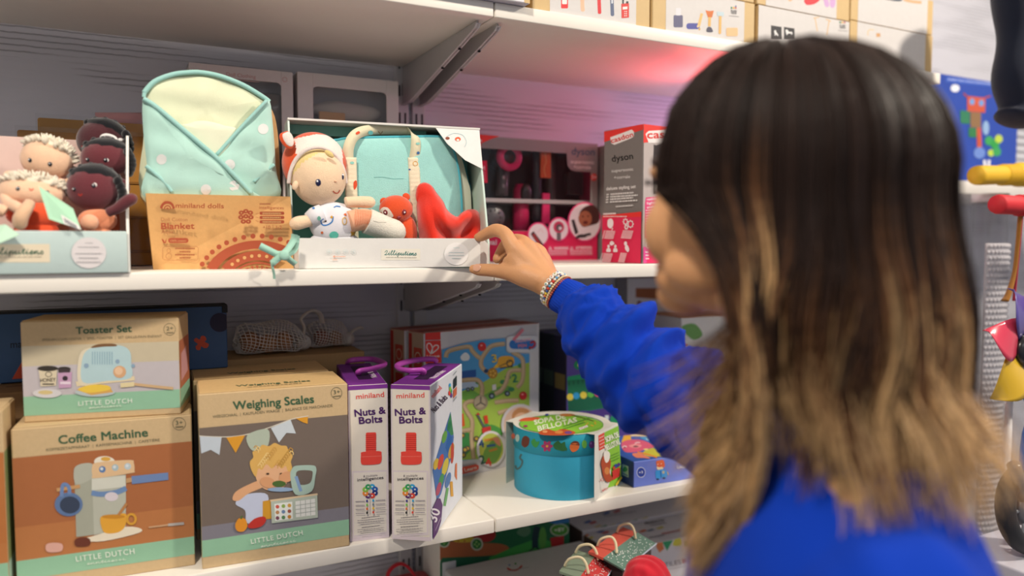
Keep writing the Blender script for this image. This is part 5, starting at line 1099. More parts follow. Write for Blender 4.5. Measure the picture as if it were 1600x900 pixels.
S = Skin(b, b, H_); S.blob([(488, 100), (505, 90), (512, 100), (495, 110)], '#d9502f'); S.ell(572, 98, 14, 12, '#6fc2c2'); S.line([(615, 90), (628, 106), (640, 90)], 4, '#8a6a3c'); S.ell(722, 115, 10, 6, '#3f7f9c'); S.ell(800, 185, 6, 14, '#d9502f'); S.ell(838, 160, 12, 7, '#8fcabf'); S.ell(840, 212, 8, 8, '#3d6fa8'); part('handle', b, root)

# big soft doll
root = thing('soft_doll', 'large fair soft doll in an orange animal hood inside the gift box', 'doll', (0.245, 1.045, ZM + .0025))
DY = 1.049; SK = '#f2d2b0'; hc = atc(H_, 282, 352, DY); s_ = depth(hc) * H_[2] / FPX
HR = (152 * s_, 124 * s_, 156 * s_); hb = MB()
hb.ell(hc, HR, SK, 'plush', None, 40, 28, fn=lambda d: 1 + .03 * max(0, -d.z) * (1 - abs(d.x)))
S = Skin(hb, hb, H_, 'plush', .0005); S.ell(395, 440, 20, 16, '#f0c0a4'); head_o = part('head', hb, root)
S = Skin(hb, MB(), H_)
def eye(x, y, rx, rz):
    h = S.hit(x, y)
    if h[0] is None: return
    b = MB(); q = rotx(h[1], (1, 0, 0)); b.ell(h[0], (rx * s_, rz * s_, 6 * s_), '#22264a', 'gloss', q, 18, 10); b.ell(h[0] + h[1] * 5 * s_ + Vector((-4 * s_, 0, 8 * s_)), (6 * s_, 3 * s_, 6 * s_), '#f4f4f6', 'gloss', None, 10, 6); b.ell(h[0] - h[1] * .001, ((rx + 5) * s_, (rz + 4) * s_, 3 * s_), '#f0ebe4', 'plush', q, 18, 8); part('eye', b, head_o)
eye(278, 379, 15, 20); eye(416, 345, 9, 18)
b = MB(); S.mb = b; S.line([(360, 425), (372, 436), (388, 437), (400, 420)], 5.5, '#c4533c', 4); part('mouth', b, head_o)
h = S.hit(374, 372); b = MB(); b.ell(h[0], (9 * s_, 7 * s_, 7 * s_), '#edb996', 'plush', None, 12, 8); part('nose', b, head_o)
h = S.hit(150, 395)
b = MB(); ec = atc(H_, 148, 395, DY - .018); b.ell(ec, (16 * s_, 10 * s_, 26 * s_), SK, 'plush', Matrix.Rotation(.3, 3, 'Y'), 14, 10); part('ear', b, head_o)
upv = Vector((-.12, .45, .88)).normalized()
b = MB(); b.ell(hc, tuple(r * 1.025 for r in HR), '#ead08c', 'plush', None, 44, 30, fn=lambda d: 1.0 if d.dot(upv) > .52 - .5 * max(0, -d.x) else .93)
b.ell(atc(H_, 340, 218, DY - .031), (30 * s_, 8 * s_, 15 * s_), '#e6cc86', 'plush', Matrix.Rotation(.6, 3, 'Y'), 14, 10); part('hair', b, head_o, 'yellow felt hair')
HO = atc(H_, 258, 276, DY + .024)
def hoodc(d): return '#f0e4dc' if (-.66 - .25 * max(0, -d.z) < d.x < .80 and d.y < .22 and -.25 + .3 * d.x < d.z < .90 - .25 * max(0, -d.x) + .0 * d.y) else '#e2562c'
b = MB(); b.ell(HO, (182 * s_, 125 * s_, 182 * s_), '#e2562c', 'plush', None, 96, 64, colfn=hoodc); hood_o = part('hood', b, root, 'orange and white animal hood')
hb2 = MB(); bp = [(112, 385), (122, 320), (150, 252), (200, 203), (262, 181), (328, 192), (385, 238), (420, 305), (434, 385)]
hb2.tube([atc(H_, p.x, p.y, DY - .006 - .012 * sin(pi * min(1, max(0, (p.x - 112) / 322)))) for p in smooth(bp, 6)], 11 * s_, '#ecdcd6', 'plush', 10); part('hood_brim', hb2, hood_o)
for cx_, cz_, yo, rl, k in ((98, 128, -.002, -.42, 1.0), (338, 150, .03, .6, .6)):
    b = MB(); e = atc(H_, cx_, cz_, DY + yo); fe = lambda d: 1 - .5 * max(0, d.z) ** 2
    b.ell(e, (36 * s_ * k, 13 * s_, 62 * s_ * k), '#e2562c', 'plush', Matrix.Rotation(rl, 3, 'Y'), 22, 18, fn=fe); b.ell(e + Vector((.0015, -8 * s_, .0005)), (28 * s_ * k, 8 * s_, 52 * s_ * k), '#f0e4dc', 'plush', Matrix.Rotation(rl, 3, 'Y'), 22, 18, fn=fe); part('hood_ear', b, hood_o)
b = MB(); SH = '#e6e4ea'
b.ell(atc(H_, 365, 610, DY - .006), (138 * s_, 75 * s_, 125 * s_), SH, 'cloth', None, 36, 26, fn=lambda d: 1 + .02 * sin(6 * d.x + 4 * d.z)); b.ell(atc(H_, 370, 720, DY - .004), (150 * s_, 72 * s_, 72 * s_), SH, 'cloth', None, 30, 20)
b.tube([atc(H_, x, y, DY - .012) for x, y in ((300, 560), (255, 575), (225, 592))], [60 * s_, 56 * s_, 44 * s_], SH, 'cloth', 16)
S = Skin(b, b, H_)
S.line([(292, 590), (300, 615), (325, 618), (355, 600), (362, 570)], 7, '#3d7fc4', 4); S.line([(296, 590), (308, 582)], 5, '#3d7fc4'); S.ell(320, 596, 6, 6, '#5a4a40'); S.blob([(340, 672), (355, 655), (378, 655), (392, 672), (380, 692), (350, 692)], '#5fbfae')
S.blob([(458, 652), (468, 655), (472, 643), (478, 656), (488, 656), (481, 667), (484, 680), (472, 674), (462, 682), (464, 668)], '#d9a032'); S.ring(425, 595, 14, 22, 5, '#d9b060'); S.ell(282, 580, 10, 12, '#6fae9c'); S.ell(252, 524, 8, 6, '#3d7fc4'); S.blob([(345, 575), (355, 565), (360, 580)], '#d9a032'); S.line([(365, 520), (380, 512), (402, 516)], 6, '#3d7fc4'); S.ring(440, 490, 12, 14, 4, '#d9a032'); S.ell(300, 660, 7, 7, '#e0703a'); S.blob([(420, 560), (430, 552), (436, 566)], '#e0703a')
part('shirt', b, root, 'white shirt with small coloured prints')
b = MB(); limb(b, [atc(H_, x, y, DY - .014) for x, y in ((250, 588), (205, 598), (175, 604), (160, 608))], 37 * s_, SK, 'plush', 18, 32 * s_); S = Skin(b, b, H_, 'plush'); S.line([(150, 625), (180, 640), (215, 640)], 3, '#d9b48e', 3); part('arm', b, root)
b = MB(); limb(b, [atc(H_, x, y, DY - .012) for x, y in ((430, 490), (490, 488), (540, 489), (562, 490))], 34 * s_, SK, 'plush', 18, 30 * s_); part('arm', b, root)
b = MB(); lp = [atc(H_, x, y, DY - .016) for x, y in ((450, 600), (500, 590), (545, 588), (575, 600))]
b.tube(smooth(lp, 6), 62 * s_, '#ecb08e', 'cloth', 22); S = Skin(b, b, H_)
for i in range(13): S.line([(462 + i * 9, 528 + i * 1), (455 + i * 10, 570 + i * 4), (462 + i * 9.5, 640 - i * 4)], 3, '#e07a50', 3)
part('leg', b, root, 'orange striped leg')
b = MB(); limb(b, [atc(H_, x, y, DY - .016) for x, y in ((552, 595), (610, 618), (665, 640), (695, 650))], 70 * s_, '#e4dfd2', 'plush', 26, 74 * s_); S = Skin(b, b, H_, 'plush'); S.line([(650, 560), (668, 600), (668, 650), (655, 690)], 3, '#c4bfb2', 4); S.line([(560, 585), (610, 600), (660, 602)], 2.5, '#cfc9bc', 3); part('foot', b, root, 'white padded foot')

# plush fox
root = thing('plush_fox', 'small orange plush fox with white cheeks peeking over the doll foot', 'plush toy', (0.335, 1.035, ZM + .0025))
FY = 1.058; fc = atc(H_, 716, 528, FY); ORG = '#df5128'
hb = MB(); hb.ell(fc, (102 * s_, 70 * s_, 82 * s_), ORG, 'plush', None, 32, 22); S = Skin(hb, hb, H_, 'plush', .0006)
S.blob([(732, 545), (745, 515), (775, 505), (805, 530), (808, 570), (790, 605), (765, 612), (740, 590)], '#efe0d4'); S.blob([(625, 545), (640, 520), (668, 520), (690, 545), (700, 570), (670, 575), (640, 570)], '#efe0d4'); head_o = part('head', hb, root)
for x, y in ((762, 546), (657, 546)):
    h = S.hit(x, y); b = MB(); q = rotx(h[1], (1, 0, 0)); b.ell(h[0], (15 * s_, 17 * s_, 5 * s_), '#7a1f2a', 'gloss', q, 16, 8); b.ell(h[0] + h[1] * 4 * s_, (6 * s_, 3 * s_, 6 * s_), '#f0e6e6', 'gloss', None, 8, 6); part('eye', b, head_o)
h = S.hit(732, 575); b = MB(); b.ell(h[0], (13 * s_, 10 * s_, 11 * s_), '#8a2430', 'gloss', None, 14, 10); part('nose', b, head_o)
for x, y, rl in ((645, 482, -.5), (775, 456, .5)):
    b = MB(); b.ell(atc(H_, x, y, FY + .004), (25 * s_, 12 * s_, 34 * s_), ORG, 'plush', Matrix.Rotation(rl, 3, 'Y'), 14, 12, fn=lambda d: 1 - .45 * max(0, d.z)); part('ear', b, head_o)
b = MB(); b.ell(atc(H_, 775, 660, FY + .002), (66 * s_, 50 * s_, 105 * s_), ORG, 'plush', None, 22, 16); part('body', b, root)

# red cloth
top_ = [(838, 450), (846, 405), (872, 388), (905, 402), (935, 445), (970, 490), (990, 535), (1030, 572), (1065, 582), (1095, 555), (1130, 540), (1165, 546), (1180, 580), (1182, 640)]
TP = smooth(top_, 4)
def cloth(u, v):
    i = u * (len(TP) - 1); k = int(min(i, len(TP) - 2)); f_ = i - k; tx = TP[k].x * (1 - f_) + TP[k + 1].x * f_; ty = TP[k].y * (1 - f_) + TP[k + 1].y * f_
    bx = 860 + (1185 - 860) * u; by = 745
    x = tx + (bx - tx) * v; y = ty + (by - ty) * v
    fold = .010 * sin(u * 7.5 + v * 3.0 + .6) + .006 * sin(u * 15 - v * 6) * v + .004 * sin(v * 9 + u * 4)
    edge = .010 * (1 - min(1, v * 7)) ** 2
    return atc(H_, x, y, 1.044 + fold + edge + .012 * abs(2 * u - 1) ** 4)
b = MB(); b.grid(cloth, 64, 36, '#e2321f', 'plush', .0035)
solo('doll_towel', b, 'crumpled bright red plush cloth at the right end inside the gift box', 'cloth')
# ================================================================== styling set boxes on the middle shelf, right
E_ = (700, 180, 1 / 3.6); FC = (880, 180, 160 / 600)
GRY, REDC, PINK = '#8b8583', '#e23a34', '#d92556'
def logo(F, pts, tx, h):
    F.poly(pts, '#e6dedd'); F.text('casdon', *tx, h, '#d8342f', 0.03)
# window box
wx0, wx1, wy, wz1 = 0.556, 0.8546, 1.29, 1.647
root = thing('window_box', 'grey and pink window box with toy hair styling tools, behind the hand', 'box', ((wx0 + wx1) / 2, wy, ZM), 0, 'pink styling set boxes')
ox0, ox1, oz0, oz1 = 0.575, 0.8385, 1.4715, 1.6245
b = MB()
def bx(p, q, c=GRY): b.box(p, q, c, 'card', 0)
bx((wx0, wy, ZM), (ox0, wy + .002, wz1)); bx((ox1, wy, ZM), (wx1, wy + .002, wz1)); bx((ox0, wy, oz1), (ox1, wy + .002, wz1)); bx((ox0, wy, ZM), (ox1, wy + .002, oz0))
bx((wx0, wy + .002, ZM), (wx0 + .002, wy + .07, wz1), PINK); bx((wx1 - .002, wy + .002, ZM), (wx1, wy + .07, wz1), PINK); bx((wx0, wy + .002, wz1 - .002), (wx1, wy + .07, wz1), '#c93a34'); bx((wx0, wy + .002, ZM), (wx1, wy + .07, ZM + .002)); bx((wx0, wy + .068, ZM), (wx1, wy + .07, wz1), '#4a4446')
F = Face(b, (wx0, wy, ZM), (1, 0, 0), (0, 0, 1), (0, -1, 0)); hh = wz1 - ZM
F.rect(0, 0, wx1 - wx0, oz0 - ZM - .0008, PINK); F.crop = E_
F.poly([(60, 98), (290, 118), (240, 135), (185, 160), (60, 175)], REDC); logo(F, [(20, 130), (160, 118), (190, 142), (185, 165), (160, 182), (10, 178)], (-60, 176, 185, 172), 46)
F.poly([(668, 190), (838, 200), (838, 325), (790, 322), (700, 305), (672, 280)], '#8f8785') if False else None
F.text('dyson', 695, 222, 824, 226, 40, '#39566e', 0.02)
F.ell(819, 349, 19, 21, '#d8443a'); F.text('3+', 805, 358, 834, 360, 22, '#f0dcd8', 0.02)
F.text('so real', 150, 725, 272, 728, 28, '#f2dfe4', 0.03)
F.poly([(560, 733), (816, 733), (816, 790), (560, 792)], '#e03a66'); F.text('WARNING', 597, 757, 676, 755, 16, '#f2e4e6', 0.02); F.text('ATTENTION', 718, 755, 806, 753, 16, '#f2e4e6', 0.02)
for x in (574, 694): F.poly([(x - 10, 756), (x, 738), (x + 10, 756)], '#f2e4e6'); F.poly([(x - 5, 753), (x, 744), (x + 5, 753)], PINK)
for i, y in enumerate((768, 778, 787)): F.greek(563, y, 670, y - 1, 6 - i, '#f0c8d0', i); F.greek(684, y - 2, 810, y - 3, 6 - i, '#f0c8d0', i + 5)
F.text('+', 700, 300, 716, 300, 16, '#e6dede', .02) if False else None
part('carton', b, root)
b = MB(); F2 = Face(b, (wx0, wy - .0004, ZM), (1, 0, 0), (0, 0, 1), (0, -1, 0), crop=E_)
F2.poly([(666, 190), (800, 196), (838, 200), (838, 322), (720, 316), (690, 308), (672, 285)], '#8b8583'); F2.text('dyson', 695, 222, 824, 226, 40, '#39566e', 0.02); F2.text('supersonic', 690, 270, 820, 276, 21, '#ded6d4', 0.012); F2.text('+corrale', 706, 300, 803, 304, 21, '#ded6d4', 0.012)
part('logo_panel', b, root); b = MB(); F2.mb = b
F2.poly([(20, 262), (218, 256), (222, 380), (20, 384)], '#d8264c'); F2.text('really', 110, 292, 186, 288, 22, '#f2dce2', .03); F2.text('blows air!', 70, 312, 206, 308, 22, '#f2dce2', .03); [F2.greek(100, 326 + i * 11, 206, 324 + i * 11, 5, '#eab0be', i) for i in range(5)]
part('claim_panel', b, root)
def rp_(x, y, rx, ry):
    global b
    b = MB(); F2.mb = b; F2.ell(x, y, rx, ry, '#e0447a'); F2.ell(x, y, rx - 8, ry - 9, '#e2dadb')
rp_(505, 672, 62, 70)
F2.quad('#4a3436', (462, 668), (478, 652), (536, 730), (512, 742)); F2.quad('#a03a38', (472, 672), (482, 664), (522, 728), (510, 734)); F2.line([(500, 660), (520, 640), (530, 660)], 2, '#d9a0a8', 3)
part('round_picture', b, root, 'round picture of a styler'); rp_(620, 642, 60, 68); F2.ell(620, 630, 30, 33, '#c23a5a'); F2.ell(622, 632, 18, 20, '#5a5456'); F2.ell(628, 636, 9, 10, '#d8d2d4'); F2.quad('#6a6264', (608, 660), (632, 660), (632, 705), (608, 705))
part('round_picture', b, root, 'round picture of a dryer'); rp_(765, 600, 95, 112); F2.blob([(735, 560), (760, 520), (810, 505), (845, 540), (845, 600), (800, 620), (750, 625)], '#4a2a26'); F2.ell(768, 582, 38, 44, '#a5654a'); F2.ell(770, 604, 14, 10, '#6a2a24'); F2.ell(755, 570, 5, 4, '#2a1816'); F2.ell(785, 568, 5, 4, '#2a1816'); F2.quad('#3a3436', (690, 590), (706, 586), (730, 660), (712, 672)); F2.line([(715, 690), (780, 672), (800, 668)], 14, '#2e2a2c'); F2.ell(750, 680, 28, 10, '#3a3638')
part('round_picture', b, root, 'round picture of a child')
b = MB(); b.box((ox0, wy + .0022, oz0), (ox1, wy + .0026, oz1), '#fff', 'film', 0); part('window', b, root, 'clear window')
b = MB(); p = atc(E_, 190, 480, wy + .03); q = atc(E_, 790, 465, wy + .03); b.box((wx0 + .003, wy + .01, p.z - .004), (wx1 - .003, wy + .066, p.z + .004), '#b5adae', 'card', .001); b.box((wx0 + .003, wy + .062, ZM + .004), (wx1 - .003, wy + .066, wz1 - .004), '#3a3537', 'card', 0); part('insert', b, root)
YI = wy + .028
def toy(name, lab, fn):
    b = MB(); fn(b); o = part(name, b, root); o['label'] = lab
def dryer(b):
    c = atc(E_, 335, 237, YI); ks = depth(c) * E_[2] / FPX
    b.tube([c + Vector((0, .032, 0)), c + Vector((0, -.008, 0))], 70 * ks, '#3a3638', 'plastic', 32); pts = []
    b.M = Matrix.Translation(c + Vector((0, -.008, 0))) @ Matrix.Rotation(pi / 2, 4, 'X'); b.lathe([(38 * ks, .002), (44 * ks, .004), (70 * ks, .005), (78 * ks, .002), (79 * ks, -.002)], (0, 0, 0), '#e0356f', 'plastic', 36); b.lathe([(40 * ks, .001), (0, -.003)], (0, 0, 0), '#1e1c1e', 'plastic', 30); b.M = Matrix.Identity(4)
    b.tube([atc(E_, x, y, YI + .01) for x, y in ((310, 300), (305, 400), (302, 452))], 36 * ks, '#5d585b', 'plastic', 20)
    for y in (350, 398): b.ell(atc(E_, 312, y, YI - .002), (9 * ks, 5 * ks, 11 * ks), '#a8a3a6', 'plastic', None, 12, 8)
toy('toy_hair_dryer', 'grey toy hair dryer with pink ring', dryer)
def styler(b):
    ks = depth(atc(E_, 500, 400, YI)) * E_[2] / FPX
    for x, c in ((497, '#2c3038'), (575, '#33302f')): b.tube([atc(E_, x, y, YI) for y in (204, 212, 330, 450, 590, 600)], [18 * ks, 26 * ks, 30 * ks, 30 * ks, 26 * ks, 15 * ks], c, 'plastic', 14)
    p = atc(E_, 520, 352, YI - .014); q = atc(E_, 572, 206, YI - .010); b.box((p.x, p.y - .002, p.z), (q.x, p.y + .004, q.z), '#d8653a', 'plastic', .001)
    p = atc(E_, 530, 612, YI - .014); q = atc(E_, 566, 440, YI - .010); b.box((p.x, p.y - .002, p.z), (q.x, p.y + .004, q.z), '#d22c66', 'plastic', .001)
    p = atc(E_, 555, 205, YI - .0145); F = Face(b, atc(E_, 520, 352, YI - .0165), (1, 0, 0), (0, 0, 1), (0, -1, 0), crop=E_, mat='plastic'); F.line([(545, 215), (552, 260), (540, 300), (550, 345)], 6, '#e8a06a', 3)
toy('toy_hair_styler', 'black and pink toy hair straightener', styler)
def brush(b):
    p = atc(E_, 672, 450, YI); q = atc(E_, 764, 322, YI); b.box((p.x, YI, p.z), (q.x, YI + .012, q.z), '#262426', 'rubber', .003, 2)
    for i in range(9): z = p.z + (q.z - p.z) * (i + .5) / 9; b.box((p.x + .003, YI - .006, z - .0008), (q.x - .006, YI + .001, z + .0008), '#3d3a3c', 'rubber', 0)
toy('toy_hair_brush', 'black toy brush', brush)
def stand(b):
    ks = depth(atc(E_, 410, 500, YI)) * E_[2] / FPX; b.tube([atc(E_, 410, y, YI + .012) for y in (672, 500, 420, 388)], [48 * ks, 46 * ks, 44 * ks, 30 * ks], '#cf2a60', 'plastic', 22); b.ell(atc(E_, 440, 440, YI - .004), (36 * ks, 20 * ks, 60 * ks), '#2a2628', 'plastic', None, 16, 12)
toy('toy_bottle', 'pink toy bottle', stand)
def diffuser(b):
    c = atc(E_, 255, 575, YI); ks = depth(c) * E_[2] / FPX; b.M = Matrix.Translation(c) @ Matrix.Rotation(pi / 2, 4, 'X'); b.lathe([(0, .004), (60 * ks, .003), (72 * ks, 0), (62 * ks, -.02), (0, -.02)], (0, 0, 0), '#565154', 'plastic', 30); b.M = Matrix.Identity(4)
    for i in range(9): a = i * .7; b.ell(c + Vector((cos(a) * 42 * ks, -.0035, sin(a) * 42 * ks)), (7 * ks, 2 * ks, 7 * ks), '#2a2729', 'plastic', None, 8, 6)
toy('toy_diffuser', 'grey toy diffuser', diffuser)

# right hand boxes
c = Carton((0.762, 1.016, ZM + .0006), 7.8, 0.255, 0.0962, 0.2285, '#b9aeab', {'L': '#7a7370', 'T': '#d8352f', 'R': '#7a7370'})
F = c.face('L', crop=FC)
F.poly([(240, 97), (470, 48), (470, 84), (240, 158)], REDC); F.poly([(276, 130), (402, 84), (415, 96), (415, 124), (400, 135), (300, 174), (282, 165)], '#ece4e2'); F.text('casdon', 284, 164, 413, 124, 28, '#d8342f', 0.03)
F.text('dyson', 288, 274, 411, 256, 38, '#161415', 0.01); F.text('supersonic', 285, 335, 412, 324, 18, '#e2dcda', 0.008); F.text('+corrale', 300, 374, 394, 368, 18, '#e2dcda', 0.008)
F.text('deluxe styling set', 255, 440, 427, 426, 19, '#ece6e4', 0.02); [(F.greek(255, 470 + i * 15, 270, 468 + i * 15, 8, '#e6e0de', i), F.greek(280, 468 + i * 15, 416 + (i % 2) * 26, 458 + i * 15, 9, '#e0dad8', i + 3)) for i in range(4)]; F.greek(315, 540, 418, 532, 8, '#d8d2d0', 8)
F.poly([(236, 588), (470, 565), (470, 596), (236, 602)], '#e2332f'); F.poly([(236, 602), (470, 596), (470, 885), (236, 885)], '#dc2a52'); F.greek(243, 584, 318, 580, 9, '#f2dcdc', 2); F.greek(243, 596, 385, 596, 5, '#f2dcdc', 4)
W_ = '#f0dfe2'
F.blob([(268, 630), (272, 612), (290, 606), (302, 622), (300, 650), (285, 664), (270, 652)], W_); F.ell(297, 666, 4, 5, W_); F.ell(293, 676, 3, 3, W_)
for x, y, r_ in ((374, 624, 13), (404, 638, 16), (380, 656, 9)):
    F.ring(x, y, r_, r_ * 1.25, 4.5, W_); [F.ell(x + (r_ + 1) * cos(a * .785), y + (r_ + 2) * 1.22 * sin(a * .785), 3, 3.5, W_, n=6) for a in range(8)]
for x in (276, 316): F.ell(x, 768, 7, 10, W_); F.blob([(x - 12, 800), (x - 10, 782), (x, 778), (x + 10, 782), (x + 12, 800)], W_)
F.blob([(282, 750), (295, 736), (310, 750), (300, 762), (288, 762)], W_); F.ell(376, 752, 9, 13, W_); F.blob([(372, 780), (380, 758), (392, 768), (398, 790), (388, 802)], W_)
for i in range(7): F.greek(250, 680 + i * 7, 258, 680 + i * 7, 4, W_, i); F.greek(263, 680 + i * 7, 318, 683 + i * 7, 4, W_, i + 7); F.greek(362, 678 + i * 7, 424, 682 + i * 7, 4, W_, i + 20)
for i in range(8): F.greek(250, 812 + i * 7, 258, 812 + i * 7, 4, W_, i); F.greek(263, 812 + i * 7, 316, 815 + i * 7, 4, W_, i + 7); F.greek(362, 810 + i * 7, 400, 813 + i * 7, 4, W_, i + 20)
F = c.face('F', crop=FC)
F.poly([(470, 50), (700, 70), (700, 200), (560, 150), (470, 162)], REDC); F.poly([(482, 110), (500, 92), (640, 84), (660, 120), (640, 160), (500, 162)], '#ece4e2'); F.text('casdon', 492, 136, 730, 130, 44, '#d8342f', 0.03)
F.blob([(530, 190), (545, 176), (700, 176), (700, 460), (545, 460), (530, 440)], '#3a3234'); F.poly([(478, 520), (484, 482), (560, 476), (580, 720), (480, 720)], '#e0457c'); [F.text(t_, 490, 500 + i * 23, 550, 494 + i * 23, 14, '#f2dce6', .03) for i, t_ in enumerate(('realistic', 'lights', 'sounds'))]; [F.greek(482, 560 + i * 16, 560, 556 + i * 16, 4, '#f2dce6', i) for i in range(8)]
F.poly([(462, 770), (560, 770), (700, 790), (700, 890), (462, 890)], '#e04a92'); F.poly([(500, 770), (700, 780), (700, 890), (480, 890)], '#dc2a62'); [F.greek(474, 806 + i * 19, 494, 806 + i * 19, 8, W_, i) for i in range(3)]; F.ring(490, 760, 14, 20, 4, W_)
c.done('carton', 'pink, red and grey styling set box at the shelf edge beside the face', 'box', 'pink styling set boxes')
c = Carton((0.862, 1.262, ZM), 0, 0.1, 0.09, 0.2295, GRY, {'L': '#8b8583'}); F = c.face('F'); F.rect(0, 0, .1, .085, PINK); F.rect(0, .2, .1, .2295, REDC); F.rect(0, .085, .1, .1, '#d8443a')
c.done('carton', 'second styling set box squeezed between the window box and the forward pink box', 'box', 'pink styling set boxes')

# ================================================================== top shelf boxes
P1, P2_ = (800, 0, 440 / 1600), (1150, 0, 330 / 1600)
TAN, PW = '#cbae7c', '#cfcccb'
def plan_box(x0, x1, z, h, label, cols=None, y=1.004, d=.17):
    c = Carton((x0, y, z), 0, x1 - x0, d, h, TAN, cols); F = c.face('F'); return c, F
def plan_logo(F, x, y, s_):
    for i, cc in enumerate(('#3a7f5a', '#d8a83a', '#c4533c')): F.ell(x + i * 11 * s_, y, 4 * s_, 6 * s_, cc)
    F.ell(x + 22 * s_, y - 8 * s_, 3 * s_, 5 * s_, '#3a5f9a'); F.text('PLAN', x - 3 * s_, y + 20 * s_, x + 25 * s_, y + 21 * s_, 9 * s_, '#4a4a50', .03); F.text('TOYS', x - 3 * s_, y + 31 * s_, x + 25 * s_, y + 32 * s_, 9 * s_, '#4a4a50', .03); F.greek(x - 12 * s_, y + 42 * s_, x + 38 * s_, y + 46 * s_, 2.5 * s_, '#a09c9c')
HB = .0695; XB = [(.547, .7635), (.7685, .990), (.998, 1.2295), (1.2315, 1.477)]
c, F = plan_box(*XB[0], ZU, .074, ''); F.rect(.0305, .0005, .189, .0735, PW); F.crop = P1
F.rrect(278, -20, 318, 48, 6, '#d8353a'); F.rrect(284, -10, 312, 24, 4, '#f0e2e0'); F.line([(398, -20), (400, 40), (402, 60)], 22, '#e2b89a'); F.ell(402, 58, 11, 8, '#e2b89a'); F.line([(493, -20), (497, 72)], 20, '#d03038'); F.ell(497, 72, 10, 8, '#d03038'); F.line([(566, -20), (570, 84)], 20, '#5a6684'); F.ell(570, 84, 10, 8, '#5a6684'); F.rect(563, -5, 573, 20, '#c9ced8')
F.quad('#d03a38', (620, 22), (664, 18), (664, 100), (622, 104)); F.quad('#ece4e2', (628, 40), (655, 37), (655, 52), (628, 55)); F.line([(630, 22), (630, -10)], 9, '#35343a'); F.line([(652, 20), (656, 8)], 12, '#35343a'); [F.ell(640 + i * 9, 66 + j * 12, 3, 3, '#ece4e2') for i in range(2) for j in range(3)]
c.done('carton', 'tan and white toy box printed with a red phone on the top shelf', 'box', 'tan and white toy boxes on the top shelf')
c, F = plan_box(*XB[1], ZU, HB, ''); F.rect(.027, .0005, .197, HB - .0005, PW); F.crop = P1
F.rrect(917, 86, 970, 156, 8, '#5d5d7c'); F.rrect(930, 46, 960, 88, 6, '#d6d6dc'); F.rrect(990, 132, 1066, 166, 14, '#4a4f9a'); F.line([(1060, 150), (1078, 76)], 16, '#dcb676'); F.ell(1056, 150, 6, 7, '#e8c89a'); F.quad('#c9a04a', (1058, 160), (1070, 160), (1068, 172), (1060, 172))
F.poly([(1098, 58), (1120, 64), (1146, 60), (1136, 100), (1112, 100)], '#d97a3a'); [F.line([(1116 + i * 4, 100), (1102 + i * 10, 60)], 2, '#b9582a') for i in range(5)]; F.line([(1122, 98), (1120, 150)], 16, '#d8ae66'); F.blob([(1103, 178), (1110, 156), (1130, 156), (1140, 180), (1120, 184)], '#4a4a5c')
F.quad('#b9cdd6', (1164, 66), (1203, 70), (1202, 92), (1164, 90)); F.line([(1182, 92), (1180, 188)], 15, '#dcae66'); F.ell(1180, 188, 7, 6, '#dcae66'); F.rrect(1216, 158, 1282, 206, 8, '#e2b98a'); plan_logo(F, 1246, 45, 1.1)
c.done('carton', 'tan and white toy box printed with a shaving brush and razor', 'box', 'tan and white toy boxes on the top shelf')
c, F = plan_box(*XB[2], ZU, HB, ''); F.rect(.0006, .0005, XB[2][1] - XB[2][0] - .0006, HB - .0005, PW); F.crop = P2_
for x in (264, 362):
    F.quad('#2e2e32', (x, 192 if x < 300 else 204), (x + 80, 204 if x < 300 else 216), (x + 82, 300), (x, 300))
F.blob([(288, 236), (300, 228), (306, 245), (318, 262), (314, 278), (304, 262), (294, 275), (292, 258)], '#dcdcdc'); F.blob([(374, 228), (390, 226), (400, 240), (425, 244), (424, 268), (412, 256), (394, 256), (384, 268)], '#dcdcdc')
F.line([(586, 138), (628, 130)], 8, '#d8b688'); F.line([(598, 140), (616, 240)], 7, '#d8b688'); F.line([(680, 145), (718, 162)], 8, '#d8b688'); F.line([(704, 160), (686, 270)], 7, '#d8b688'); plan_logo(F, 788, 170, 1.5)
c.done('carton', 'white toy box printed with two black animal cards, above the head', 'box', 'tan and white toy boxes on the top shelf')
c, F = plan_box(*XB[3], ZU, HB + .004, ''); F.rect(.02, .0005, .2225, HB + .0035, PW); F.crop = P2_
F.line([(998, 270), (1000, 235), (1020, 225), (1045, 228)], 8, '#d8c09a', 3); F.rect(1062, 252, 1092, 280, '#c99a6a'); plan_logo(F, 1334, 122, 1.8)
c.done('carton', 'tan and white toy box at the right end of the top shelf', 'box', 'tan and white toy boxes on the top shelf')
c, F = plan_box(XB[1][0] - .01, XB[1][1] - .002, ZU + HB + .0006, HB, ''); F.rect(.03, .0005, .19, HB - .0005, PW); c.done('carton', 'toy box lying on the box with the shaving brush, mostly out of view', 'box', 'tan and white toy boxes on the top shelf')
c, F = plan_box(XB[2][0] - .004, XB[2][1] - .0005, ZU + HB + .0006, HB, ''); F.rect(.021, .0005, .1995, HB - .0005, PW); F.crop = P2_
F.blob([(515, 5), (540, -30), (600, -40), (635, -20), (630, 5), (590, 32), (540, 38), (522, 25)], '#cf2f3c'); F.blob([(662, -10), (675, -20), (695, -5), (706, 40), (690, 54), (672, 42)], '#c9a0cf'); F.blob([(712, 0), (735, -20), (752, 0), (748, 45), (730, 60), (712, 45)], '#c9a0cf'); F.blob([(392, -10), (425, -12), (420, 6), (402, 10)], '#e2b088')
c.done('carton', 'toy box with red and lilac print on top of the animal card box', 'box', 'tan and white toy boxes on the top shelf')
c, F = plan_box(XB[3][0] + .0005, XB[3][1] - .002, ZU + HB + .0046, HB, ''); F.rect(.02, .0005, .225, HB - .0005, PW); F.crop = P2_
F.blob([(1120, -10), (1245, -15), (1250, 8), (1200, 8)], '#3a4a5c'); F.line([(1270, -5), (1320, 10), (1405, 20)], 22, '#d8a880', 3)
